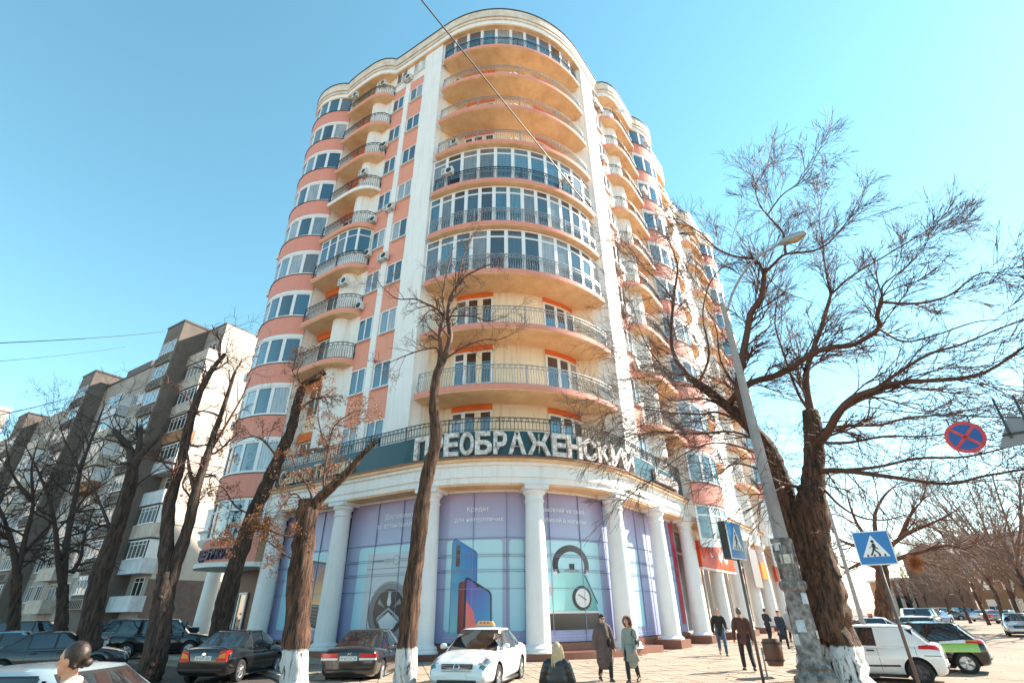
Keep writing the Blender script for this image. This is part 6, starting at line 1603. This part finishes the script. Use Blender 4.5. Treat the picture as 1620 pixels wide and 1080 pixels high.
    sh_o = fuse(shm, 'shoes', shoe or m_trim, t, vox*.9, 3)
    fuse(topm, 'coat' if coat > .1 else 'jacket', top, t, vox*1.1, 5)
    if coat > .1 and skirt is not False:
        q = MB(); n = 22; zs = [hip+.12, hip-.10, hip-coat]
        rr = [(.15, .185), (.165, .20), (.19+coat*.06, .225+coat*.10)]
        for (rx, ry), z_ in zip(rr, zs):
            for j in range(n): a = 2*pi*j/n; w_ = 1+.05*sin(5*a+1); p = tor(rx*cos(a)*w_, ry*sin(a)*w_, z_); q.v.append(tuple(p))
        for i in range(2):
            for j in range(n): q.f.append((i*n+j, i*n+(j+1) % n, (i+1)*n+(j+1) % n, (i+1)*n+j)); q.m.append(0)
        o = q.build('coat_skirt', top, t, smooth=True); o.modifiers.new('s', 'SOLIDIFY').thickness = .02
    if collar:
        q = MB(); caps(q, [tor(-.03, -.07, 1.46), tor(-.07, 0, 1.49), tor(-.03, .07, 1.46)], [.035*s]*3); caps(q, [tor(-.03, .07, 1.46), tor(.06, .04, 1.44), tor(.10, 0, 1.38)], [.035*s, .03*s, .025*s]); caps(q, [tor(-.03, -.07, 1.46), tor(.06, -.04, 1.44), tor(.10, 0, 1.38)], [.035*s, .03*s, .025*s]); fuse(q, 'collar', collar, t, vox, 2)
    if scarf:
        q = MB(); pts = [tor(.085*cos(a), .10*sin(a), 1.46+.015*sin(2*a)) for a in [2*pi*i/14 for i in range(14)]]
        caps(q, pts+[pts[0]], [.055*s]*15); caps(q, [tor(.10, .02, 1.44), tor(.15, .03, 1.30), tor(.155, .02, 1.18)], [.05*s, .055*s, .045*s]); fuse(q, 'scarf', scarf, t, vox, 3)
    if hair and not hood:
        q = MB(); ball(q, (-.014*s, 0, .040*s), (.102*s, .084*s, .106*s), 22, 16)
        q.v = [(min(p[0], .026*s+.60*p[2]), p[1]*(1 if p[0] < .026*s+.60*p[2] else .9), p[2]) for p in q.v]
        for sg in (1, -1): caps(q, [(-.03*s, sg*.062*s, .03*s), (-.060*s, sg*.048*s, -.045*s)], [.020*s, .018*s])
        if hairlen:
            for j in range(9):
                a = (j-4)*.33; y = .07*s*sin(a); x = -.05*s-.035*s*cos(a)
                caps(q, [(x*.6, y, .05*s), (x, y*1.05, -.06*s), (x*1.1-.01, y*1.15, -.16*s)], [.04*s, .034*s, .028*s], n=8)
            R_ = random.Random(9); stq = MB()
            for j in range(150):
                a = R_.uniform(-1.5, 1.5); y = .112*s*sin(a); x = -.062*s-.056*s*cos(a); l = hairlen*s*R_.uniform(.72, 1.06); w_ = R_.uniform(-.02, .02)
                P_ = [(x*.75, y*.8, .075*s), (x*1.04, y, -.02*s), (x*1.12, y*1.12+w_*.5, -.35*l), (x*1.12+R_.uniform(-.01, .01), y*1.05+w_, -.7*l), (x*1.05+R_.uniform(-.02, .01), y*.95+w_*1.4, -l)]
                stq.tube(sp3(P_, 2), [.008*s]*6+[.005*s, .004*s, .002*s], 4, cap=False)
            stq.v = tr_(stq); stq.build('hair_strands', hair, t, smooth=True, norm=False)
        q.v = tr_(q); fuse(q, 'hair', hair, t, vox*.8, 2)
    if hood:
        q = MB(); ball(q, (-.03*s, 0, .035*s), (.115*s, .112*s, .13*s), 18, 12); q.v = [p if p[0] < .05*s else (.05*s, p[1], p[2]) for p in q.v]; q.v = tr_(q); fuse(q, 'hair', hair or m_hairb, t, vox, 2)
        R_ = random.Random(4); q = MB()
        for j in range(46):
            a = -2.5+5.0*j/45; c = Vector((.045*s-.05*s*(cos(a) < -.2), .125*s*sin(a), .02*s+.145*s*cos(a)))
            for _ in range(16):
                dv = Vector((R_.gauss(.3, 1), R_.gauss(0, 1)+1.2*sin(a), R_.gauss(0, 1)+cos(a))).normalized()*R_.uniform(.03, .075)*s; q.tube([c, c+dv], [.006*s, .002*s], 3, cap=False)
        q.v = tr_(q); q.build('fur_trim', hood, t, norm=False)
    if cap:
        q = MB(); ball(q, (-.006*s, 0, .062*s), (.103*s, .086*s, .085*s), 18, 12); q.v = [(p[0], p[1], max(p[2], .035*s)) for p in q.v]; q.v = tr_(q); fuse(q, 'cap', cap, t, vox*.8, 2)
    if glasses:
        q = MB(); caps(q, [(.094*s, -.062*s, .018*s), (.108*s, -.03*s, .016*s), (.105*s, .0, .02*s), (.108*s, .03*s, .016*s), (.094*s, .062*s, .018*s)], [.017*s, .022*s, .008*s, .022*s, .017*s], n=8); q.v = tr_(q); q.build('sunglasses', m_eye, t, smooth=True)
    if bag:
        bt = thing('shoulder_bag', (0, 0, 0)); bt['label'] = bag[0]; bt['category'] = 'bag'; bt.location = (loc[0], loc[1], z); bt.rotation_euler = (0, 0, face)
        bx, by, bz = bag[1]
        q = MB(); caps(q, [V3(bx-.10, by, bz), V3(bx, by, bz-.03), V3(bx+.10, by, bz)], [.10*s, .13*s, .10*s], flat=(1, .45, by*s)); fuse(q, 'bag_body', bag[2], bt, .014, 3)
        q = MB(); S0 = tor(0.03, bag[3]*.13, 1.50); q.tube([V3(bx-.08, by, bz+.08), tor(-.13, (by*.4+bag[3]*.03), 1.25), tor(-.10, bag[3]*.12, 1.44), S0, tor(.13, (by*.3+bag[3]*.05), 1.28), V3(bx+.08, by, bz+.08)], .011, 5); q.build('strap', bag[2], bt, smooth=True)
    return t
def face_to(px, py, d, deg): p = PX(px, py, d); return (p.x, p.y), radians(deg)
c_char = cloth('charcoal_coat', (.13, .085, .075), (.07, .048, .045)); c_sage = cloth('sage_parka', (.27, .29, .25), (.18, .20, .175)); c_black = cloth('black_jacket', (.018, .016, .016))
c_quilt = mat('quilted_nylon', (.016, .015, .017), .32, noise=.4, nscale=5, col2=(.03, .028, .03))
_n = c_quilt.node_tree.nodes; _l = c_quilt.node_tree.links; _w = _n.new('ShaderNodeTexWave'); _w.bands_direction = 'Z'; _w.inputs['Scale'].default_value = 3.4; _w.inputs['Distortion'].default_value = 1.2; _w.wave_profile = 'SIN'
_g = _n.new('ShaderNodeNewGeometry'); _b = _n.new('ShaderNodeBump'); _b.inputs['Strength'].default_value = .16; _b.inputs['Distance'].default_value = .02
_l.new(_g.outputs['Position'], _w.inputs['Vector']); _l.new(_w.outputs['Fac'], _b.inputs['Height']); _l.new(_b.outputs[0], _n['Principled BSDF'].inputs['Normal']); c_brown = cloth('brown_jacket', (.11, .045, .03)); c_jean = cloth('blue_jeans', (.06, .11, .17), (.03, .05, .09)); c_dark = cloth('dark_trousers', (.022, .022, .025)); c_grey = cloth('light_grey_coat', (.40, .40, .39)); c_navy = cloth('navy_coat', (.03, .035, .055)); c_fur = mat('ginger_fur', (.40, .14, .045), .9, noise=.6, nscale=20, col2=(.22, .07, .02)); c_beig = cloth('cream_coat', (.46, .42, .39)); m_bagl = mat('black_leather', (.015, .014, .014), .35, bump=.3, bscale=30)
# foreground woman in profile
p = PX(119, 1045, 6.0)
person((p.x, p.y), radians(184), 'dark haired woman in profile with cream collar at the bottom left corner', 1.71, 'f', cloth('dark_blazer', (.035, .03, .03)), c_dark, None, m_hairb, stride=.2, collar=c_beig, vox=.009, hairlen=.0)
tw = bpy.data.objects[-1] if False else [o for o in bpy.data.objects if o.get('category') == 'person'][0]
q = MB(); ball(q, (.118, 0, 1.595), (.034, .042, .034), 14, 9); q.build('hair_bun', m_hairb, tw, smooth=True).location = (-.22, 0, -.02)
(l, a) = face_to(880, 1040, 9.4, 80)
person(l, a, 'girl with long blonde hair in a black quilted jacket seen from behind', 1.46, 'f', c_quilt, c_dark, None, m_hairbl, stride=.12, hairlen=.56, puffy=True, arms=((.15, .25, .5), (.1, .25, .5)), headturn=.5, vox=.012)
(l, a) = face_to(957, 1040, 17.2, -78)
person(l, a, 'person in dark sunglasses and beret wearing a long charcoal coat with scarf', 1.67, 'f', c_char, c_dark, None, m_hairb, stride=.16, coat=.36, cap=c_black, glasses=True, scarf=cloth('brown_scarf', (.10, .075, .065)), vox=.013, puffy=True, arms=((.1, .22, .2), (-.1, .25, .1)), z=KH, bag=('black leather shoulder bag hanging at the charcoal coat', (.13, .10, 1.02), m_bagl, -1))
(l, a) = face_to(999, 1040, 17.0, -120)
person(l, a, 'woman in a sage green parka with ginger fur hood beside the charcoal coat', 1.56, 'f', c_sage, c_dark, None, m_hairb, stride=.14, coat=.34, hood=c_fur, headturn=-.3, vox=.013, lead=-1, arms=((.12, .06, .5), (.05, .06, .3)), z=KH, bag=('black handbag tucked under the arm of the sage parka', (-.02, .24, 1.10), m_bagl, 1))
g = PG(1146, 1037, KH)
person((g.x, g.y), radians(-105), 'man in black leather jacket and blue jeans walking near the columns', 1.80, 'm', cloth('leather_jacket', (.02, .017, .016)), c_jean, mat('brown_shoe', (.10, .05, .03), .5), m_hairb, stride=.34, z=KH, headturn=-.4, arms=((.3, .12, .6), (-.25, .12, .3)), bag=('small black bag on the back of the man in jeans', (-.06, .24, 1.15), m_bagl, -1))
g = PG(1187, 1062, KH)
person((g.x, g.y), radians(78), 'man in brown jacket and dark trousers walking away over the paving', 1.80, 'm', c_brown, c_dark, None, m_hairg, stride=.28, z=KH, arms=((.1, .12, .4), (.0, .12, .3)), vox=.014)
g = PG(1220, 1016, KH)
person((g.x, g.y), radians(20), 'man in dark jacket looking at a phone by the far columns', 1.78, 'm', c_navy, c_dark, None, m_hairb, stride=.05, z=KH, headtilt=.4, arms=((.3, .05, 1.7), (.3, .05, 1.7)), vox=.02)
g = PG(1243, 1026, KH)
person((g.x, g.y), radians(-95), 'woman in long dark coat walking towards the camera on the right pavement', 1.68, 'f', c_navy, c_dark, None, m_hairb, stride=.2, coat=.30, z=KH, vox=.018, cap=cloth('dark_red_cap', (.08, .03, .03)))
g = PG(1257, 1016, KH)
person((g.x, g.y), radians(-100), 'man in light grey coat walking behind the woman in dark', 1.76, 'm', c_grey, c_dark, None, m_hairb, stride=.2, coat=.22, z=KH, vox=.02)
# ---------------------------------------------------------------- street furniture, wires, wall units
m_cast = mat('cast_iron_posters', (.10, .085, .08), .8, noise=.9, nscale=6, col2=(.42, .38, .35), detail=9)
m_concp = mat('lamp_concrete', (.36, .33, .32), .8, noise=.5, nscale=3, bump=.2, streak=.3)
g = PG(1297, 1096); lp = thing('street_lamp', (g.x, g.y, 0), 0, 'tall concrete street lamp with ornate poster covered cast iron foot', 'street lamp')
d_l = hypot(g.x, g.y)
prof = [(.60, 0), (.60, .12), (.52, .18), (.52, .34), (.40, .42), (.38, .50), (.42, .56), (.36, .62), (.315, .70), (.30, 1.5), (.28, 2.1), (.27, 2.3), (.34, 2.38), (.36, 2.46), (.34, 2.54), (.25, 2.60), (.245, 3.5), (.28, 3.56), (.27, 3.64), (.20, 3.68)]
MB().lathe(prof, n=16).build('iron_foot', m_cast, lp, smooth=True, angle=35)
fl = MB()
for i in range(8):
    a = 2*pi*i/8; fl.tube([(.262*cos(a), .262*sin(a), 2.62), (.262*cos(a), .262*sin(a), 3.5)], .03, 6)
fl.build('foot_moulding', m_cast, lp, smooth=True)
topp = PX(1148, 478, d_l); ht = topp.z
MB().lathe([(.205, 3.6), (.085, ht), (.001, ht+.01)], n=8).build('pole', m_concp, lp, smooth=False)
arm = [PX(x, y, d_l+dz)-Vector((g.x, g.y, 0)) for x, y, dz in ((1150, 492, 0), (1160, 462, .0), (1176, 432, -.1), (1200, 406, -.3), (1235, 385, -.6))]
MB().tube(sp3(arm, 4), .045, 8).build('arm', m_irong, lp, smooth=True)
a0, a1 = PX(1232, 386, d_l-.6)-Vector((g.x, g.y, 0)), PX(1276, 368, d_l-1.0)-Vector((g.x, g.y, 0)); dv = (a1-a0)
hd_ = MB(); hd_.tube([a0, a0+dv*.1, a0+dv*.3, a0+dv*.6, a0+dv*.9, a1], [.05, .10, .15, .16, .12, .03], 12); hd_.v = [(x, y, a0.z+(z-a0.z)*1) for x, y, z in hd_.v]
ho = hd_.build('lamp_head', m_irong, lp, smooth=True)
gl = MB(); gl.tube([a0+dv*.28+Vector((0, 0, -.06)), a0+dv*.6+Vector((0, 0, -.09)), a0+dv*.92+Vector((0, 0, -.04))], [.09, .12, .06], 10); gl.build('lamp_glass', mat('lamp_amber', (.55, .34, .14), .3), ho, smooth=True)
for q, (zz, w_, h_, a_) in enumerate(((1.75, .28, .20, 2.6), (1.35, .22, .28, 4.1), (3.0, .34, .24, 4.3), (3.35, .26, .2, 3.6), (2.0, .2, .26, 5.0), (1.2, .24, .18, 5.6), (1.05, .2, .25, 3.4))):
    r_ = .315 if zz < 2.3 else .275
    P_ = MB()
    for i in range(5):
        t = a_+(i/4-.5)*w_/r_; P_.v += [(r_*cos(t), r_*sin(t), zz), (r_*cos(t), r_*sin(t), zz+h_)]
    P_.f = [(2*i, 2*i+2, 2*i+3, 2*i+1) for i in range(4)]; P_.m = [0]*4
    P_.build('bill', mat('bill_%d' % (q % 3), ((.70, .70, .68), (.55, .64, .70), (.68, .64, .50))[q % 3], .8, noise=.8, nscale=9, col2=(.3, .28, .27)), lp)
# pedestrian-crossing signs
m_sblue = mat('sign_blue', (.01, .19, .50), .35, noise=.2, nscale=3); m_swhite = mat('sign_white', (.82, .82, .82), .35); m_post = mat('rusty_post', (.17, .12, .105), .6, noise=.7, nscale=4, metal=.2); m_sback = mat('sign_back', (.22, .22, .23), .5, metal=.4)
def crossing_face(parent, y, w, flip=1):
    """faces -y (flip=1) or +y"""
    e = -.004*flip
    def pl(pts, m, l, nm): 
        mb = MB(); mb.add([(x*flip, y+e*l, z) for x, z in pts], [tuple(t) for t in tessellate_polygon([[Vector((x, z, 0)) for x, z in pts]])]); return mb.build(nm, m, parent, norm=False)
    h = w/2
    pl([(-h*.94, -h*.94), (h*.94, -h*.94), (h*.94, h*.94), (-h*.94, h*.94)], m_sblue, 1, 'blue_face')
    pl([(-h*.74, -h*.52), (h*.74, -h*.52), (0, h*.76)], m_swhite, 2, 'white_triangle')
    f = h*.9
    pl([(f*.0+f*.10*cos(2*pi*i/14), f*.42+f*.10*sin(2*pi*i/14)) for i in range(14)], m_trim, 3, 'walker')
    pl([(-f*.16, f*.10), (-f*.04, f*.30), (f*.10, f*.30), (f*.13, f*.05), (f*.24, -f*.06), (f*.20, -f*.12), (f*.06, f*.0), (f*.05, -f*.12), (f*.20, -f*.30), (f*.30, -f*.48), (f*.22, -f*.52), (f*.08, -f*.30), (-f*.04, -f*.16), (-f*.12, -f*.34), (-f*.26, -f*.52), (-f*.34, -f*.46), (-f*.20, -f*.28), (-f*.10, -f*.04), (-f*.10, f*.14), (-f*.22, -f*.02), (-f*.28, f*.02)], m_trim, 3, 'walker')
    for x in (-.50, -.10, .20, .52): pl([(f*(x-.06), -f*.56), (f*(x+.07), -f*.56), (f*(x+.05), -f*.42), (f*(x-.04), -f*.42)], m_trim, 3, 'stripe')
def crossing_sign(g, rz, h, w, label, box=0):
    t = thing('crossing_sign', (g.x, g.y, g.z), rz, label, 'road sign')
    MB().tube([(0, .045, 0), (0, .045, h+.1)], .038, 10).build('post', m_post, t, smooth=True)
    q = MB(); q.box((0, 0, 0), (w, .02, w)); f = q.build('plate', m_swhite, t, loc=(0, 0, h+w/2)); crossing_face(f, -.010, w)
    if box:
        MB().box((0, .12, 0), (w*.98, .2, w*.98)).build('sign_box', m_dark, f)
        q = MB().box((0, .235, 0), (w, .02, w)).build('plate', m_swhite, f)
    else: MB().box((0, .02, 0), (w*.9, .02, .06)).build('bracket', m_irong, f)
    return t
pA = PX(1212, 1085, 16.8); gA = Vector((pA.x, pA.y, 0)); zt = PX(1186, 884, 16.8).z
crossing_sign(gA, radians(46), zt, 1.02, 'blue pedestrian crossing sign on a thin post left of the lamp, seen at a slant', 1)
pB = PX(1456, 1088, 16.6); gB = Vector((pB.x, pB.y, 0)); zt = PX(1394, 893, 16.6).z
crossing_sign(gB, radians(-30), zt, .80, 'blue pedestrian crossing sign on a leaning post in front of the white van')
# no-stopping roundel and a triangular sign hung over the road
def hung(name, c, label): return thing(name, c, radians(-38), label, 'road sign')
c = PX(1527, 691, 13); ns = hung('no_stopping_sign', c, 'round red and blue no stopping sign hanging over the road')
r_ = .31
m_rdR = mat('sign_red', (.62, .012, .012), .4, noise=.25, nscale=9, col2=(.6, .3, .28)); m_rdB = mat('sign_deep_blue', (.01, .08, .30), .4)
MB().lathe([(.001, .0), (r_, 0), (r_, .02), (.001, .02)], (0, 0, 0), 36, axis='Y').build('plate', m_rdR, ns)
MB().lathe([(.001, -.003), (r_*.80, -.003)], (0, 0, 0), 36, axis='Y').build('blue_disc', m_rdB, ns)
for a in (45, 135):
    R2 = Matrix.Rotation(radians(a), 3, 'Y'); b_ = MB(); b_.box((0, -.007, 0), (r_*1.62, .002, r_*.17), rot=R2); b_.build('red_bar', m_rdR, ns)
for x in (-.16, .16): MB().tube([(x, .0, r_*.85), (x, .0, r_*1.25)], .012, 6).build('hanger', m_dark, ns)
c = PX(1612, 680, 12.5); tg = hung('warning_sign', c, 'grey back of a triangular road sign hanging at the right edge')
mb = MB(); mb.poly([(-.36, -.26), (.36, -.26), (0, .36)], -.01, .01); mb.v = [(x, z, y) for x, y, z in mb.v]; mb.build('plate', m_sback, tg)
for x, z0, z1 in ((-.14, -.12, .62), (.14, -.12, .62)): MB().box((x, -.03, (z0+z1)/2), (.035, .03, z1-z0)).build('bracket', m_dark, tg)
MB().box((0, -.03, -.05), (.5, .03, .035)).build('bracket', m_dark, tg)
# overhead wires
def wire(name, a, b, sag, r, label):
    pts = [a.lerp(b, i/24)+Vector((0, 0, -sag*4*(i/24)*(1-i/24))) for i in range(25)]
    mb = MB().tube(pts, r, 5); o = mb.build(name, m_cap, None, smooth=True); return tag(o, label, 'wire')
_a, _b2 = PX(660, -8, 7.5), PX(1010, 425, 22)
wire('overhead_cable', _a+(_a-_b2)*1.5, _b2, .0, .022, 'thick black cable crossing diagonally before the round balconies')
wire('overhead_wire', PX(-40, 544, 40), PX(262, 524, 74), .2, .03, 'thin wire across the left sky to the stair tower')
wire('overhead_wire', PX(-60, 668, 34), PX(160, 612, 70), .3, .028, 'lower thin wire across the left sky beside the white block')
wire('overhead_wire', PX(-40, 574, 50), PX(200, 548, 70), .2, .018, 'faint upper wire across the left sky')
hwire = wire('overhead_wire', PX(1350, 640, 14.5), PX(1680, 660, 11), .1, .012, 'thin suspension wire carrying the hanging road signs')
for i, (x0, y0, x1, y1, d0, d1) in enumerate(((1500, 840, 1680, 838, 70, 60), (1500, 862, 1680, 852, 70, 60), (1560, 860, 1625, 815, 80, 45), (1545, 815, 1600, 838, 60, 75))):
    wire('overhead_wire', PX(x0, y0, d0), PX(x1, y1, d1), .4, .03, ['upper tram wire over the far square', 'lower tram wire over the far square', 'slanting tram wire left of the far lamp', 'short slanting wire above the far lamp'][i])
# distant lamps and the slim pole beyond the tree
def lamp2(px, pb, pt, d, reach, label):
    b = PX(px, pb, d); t_ = PX(pt[0], pt[1], d); L_ = thing('street_lamp', (b.x, b.y, 0), 0, label, 'street lamp', 'slim street lamps on the right'); h = t_.z
    MB().lathe([(.13, 0), (.06, h)], n=8).build('pole', m_concp, L_)
    e = PX(reach[0], reach[1], d)-Vector((b.x, b.y, 0)); m_ = Vector((e.x*.35, e.y*.35, h+(e.z-h)*.85))
    MB().tube(sp3([(0, 0, h-.2), m_, e], 4), .045, 6).build('arm', m_irong, L_); dv = Vector((e.x, e.y, 0)).normalized()
    MB().tube([e-dv*.1, e+dv*.3, e+dv*.7], [.06, .12, .05], 8).build('lamp_head', m_irong, L_, smooth=True)
lamp2(1364, 982, (1300, 774), 33, (1345, 745), 'slim concrete lamp post just right of the great tree trunk')
lamp2(1655, 985, (1612, 835), 62, (1570, 834), 'curved arm lamp among the far right trees')
lamp2(1620, 975, (1590, 880), 84, (1538, 866), 'smaller curved arm lamp deeper in the far right trees')
# litter bin on a stand
g = PG(1232, 1072, KH); bn = thing('litter_bin', (g.x, g.y, KH), 0, 'brown barrel litter bin on a metal stand beside the sign post', 'bin')
MB().lathe([(.001, .30), (.20, .30), (.25, .45), (.27, .65), (.25, .88), (.22, .98), (.20, .98), (.20, .5), (.001, .5)], n=18).build('barrel', mat('bin_brown', (.16, .07, .035), .5, noise=.6, nscale=6), bn, smooth=True, angle=50)
for zz in (.42, .86): MB().lathe([(.262, zz), (.272, zz), (.272, zz+.04), (.262, zz+.04)], n=18).build('hoop', m_dark, bn)
st_ = MB(); st_.tube([(-.32, 0, 0), (-.32, 0, .75)], .025, 8); st_.tube([(-.32, 0, .62), (.0, 0, .62)], .02, 6); st_.tube([(-.5, 0, .02), (-.14, 0, .02)], .025, 6); st_.tube([(-.32, -.16, .02), (-.32, .16, .02)], .025, 6); st_.build('stand', m_irong, bn, smooth=True)
# air-conditioning units on the walls
def ac_mesh():
    b = MB().box((0, .16, .0), (.80, .30, .55)); me = b.mesh('case', [m_ac])
    f = MB().lathe([(.21, .313), (.19, .325), (.05, .322), (.001, .33)], (-.14, 0, 0), 18, axis='Y')
    for i in range(7): f.box((.26, .314, -.18+.06*i), (.18, .008, .018))
    br = MB(); 
    for x in (-.28, .28): br.box((x, .16, -.30), (.04, .36, .04)); br.tube([(x, .33, -.31), (x, .0, -.55)], .014, 5)
    return me, f.mesh('fan_grille', [m_dark], smooth=True, angle=40), br.mesh('bracket', [m_irong])
ACM = ac_mesh()
fl_names = ['first', 'second', 'third', 'fourth', 'fifth', 'sixth', 'seventh', 'eighth', 'ninth', 'top']
def ac(F, a, o, z, rz, label):
    t = thing('air_conditioner', F(a, o, z), rz, label, 'air conditioner', 'air conditioners on the corner building')
    put('case', ACM[0], None, t); put('fan_grille', ACM[1], None, t); put('bracket', ACM[2], None, t); return t
def zz(k, dz): return lvl(k)+dz
for k, s_, dz, where in ((9, 3.55, .75, 'between the window columns'), (7, 5.15, .9, 'at the balcony corner'), (5, 3.55, .62, 'between the window columns'), (5, 5.1, .35, 'at the balcony corner'), (4, 5.12, .85, 'at the balcony corner'), (4, 3.5, -.1, 'beside the salmon panel'), (3, 5.1, .2, 'at the balcony corner')):
    ac(FL, s_, .13 if s_ < 4 else .06, zz(k, dz), AL, 'white air conditioner %s on the %s floor of the left facade' % (where, fl_names[k]))
for k, s_, o_, dz in ((9, 6.1, .35, 1.75), (9, 8.7, .8, 1.75), (6, 6.2, .55, 1.6), (3, 6.2, .55, 2.1), (4, 5.9, .4, 1.0)):
    ac(FL, s_, o_, zz(k, dz), AL, 'air conditioner above the %s floor balcony %s of the left facade' % (fl_names[k], 'near the round bay' if s_ > 8 else 'pier'))
for i, k in enumerate((5, 4, 3, 3, 2, 1)):
    p_ = left.bay(.05)[2 if i != 3 else 1]; ac(FL, 14.05, .42-.25*(i == 3), zz(k, 1.0), AL-pi/2, 'air conditioner sticking out behind the round bay at %s floor level%s' % (fl_names[k], ', the rear one' if i == 3 else ''))
for k, dz in ((8, 1.5), (6, 1.7)): 
    ac(FC, -117.5, 6.2, zz(k, dz), radians(-117.5-90), 'pair of air conditioners hung at the left end of the %s floor round balcony' % fl_names[k] if k == 8 else 'air conditioner hung at the left end of the round balcony above the glazed floors')
for k, a_, dz, r2, w in ((5, -113, .95, 7.35, 'over the left part of the dark railing'), (5, -56, 1.0, 7.35, 'over the right part of the dark railing'), (2, -37.5, 2.0, 5.7, 'upper of two by the right opening'), (2, -36.3, 1.1, 5.7, 'lower of two by the right opening'), (8, -38, .9, 5.8, 'at the right end behind the railing'), (6, -37.5, .9, 5.8, 'at the right end behind the railing'), (1, -38, .45, 6.2, 'standing low at the right end')):
    ac(FC, a_, r2, zz(k, dz), radians(a_-90), 'air conditioner %s of the %s floor round balcony' % (w, fl_names[k]))
for k, s_, dz in ((9, 2.7, .65), (9, 3.3, .65), (7, 2.7, .7), (4, 2.95, .65), (3, 2.95, .65), (2, 3.4, .3)):
    ac(FR, s_, .08, zz(k, dz), AR-pi, 'air conditioner under the %s floor window of the sunny right facade%s' % (fl_names[k], ', the farther one' if s_ == 3.3 else ''))
for k, s_, o_ in ((9, 8.6, 1.75), (7, 7.7, 1.1)): ac(FR, s_, o_, zz(k, .62 if k == 9 else 1.0), AR-pi, 'air conditioner on the round bay of the right facade at the %s floor' % fl_names[k])
# satellite dish
sd_ = thing('satellite_dish', FR(5.6, 1.1, zz(9, 1.9)), AR, 'white satellite dish on the top right balcony', 'satellite dish')
ds = MB().lathe([(.001, .0), (.2, .03), (.38, .10), (.5, .18)], n=22); dm = ds.build('dish', m_pvc, sd_, smooth=True, rot=(radians(70), 0, radians(-60)))
MB().tube([(0, 0, 0), (0, 0, .5)], .012, 5).build('feed_arm', m_irong, dm)
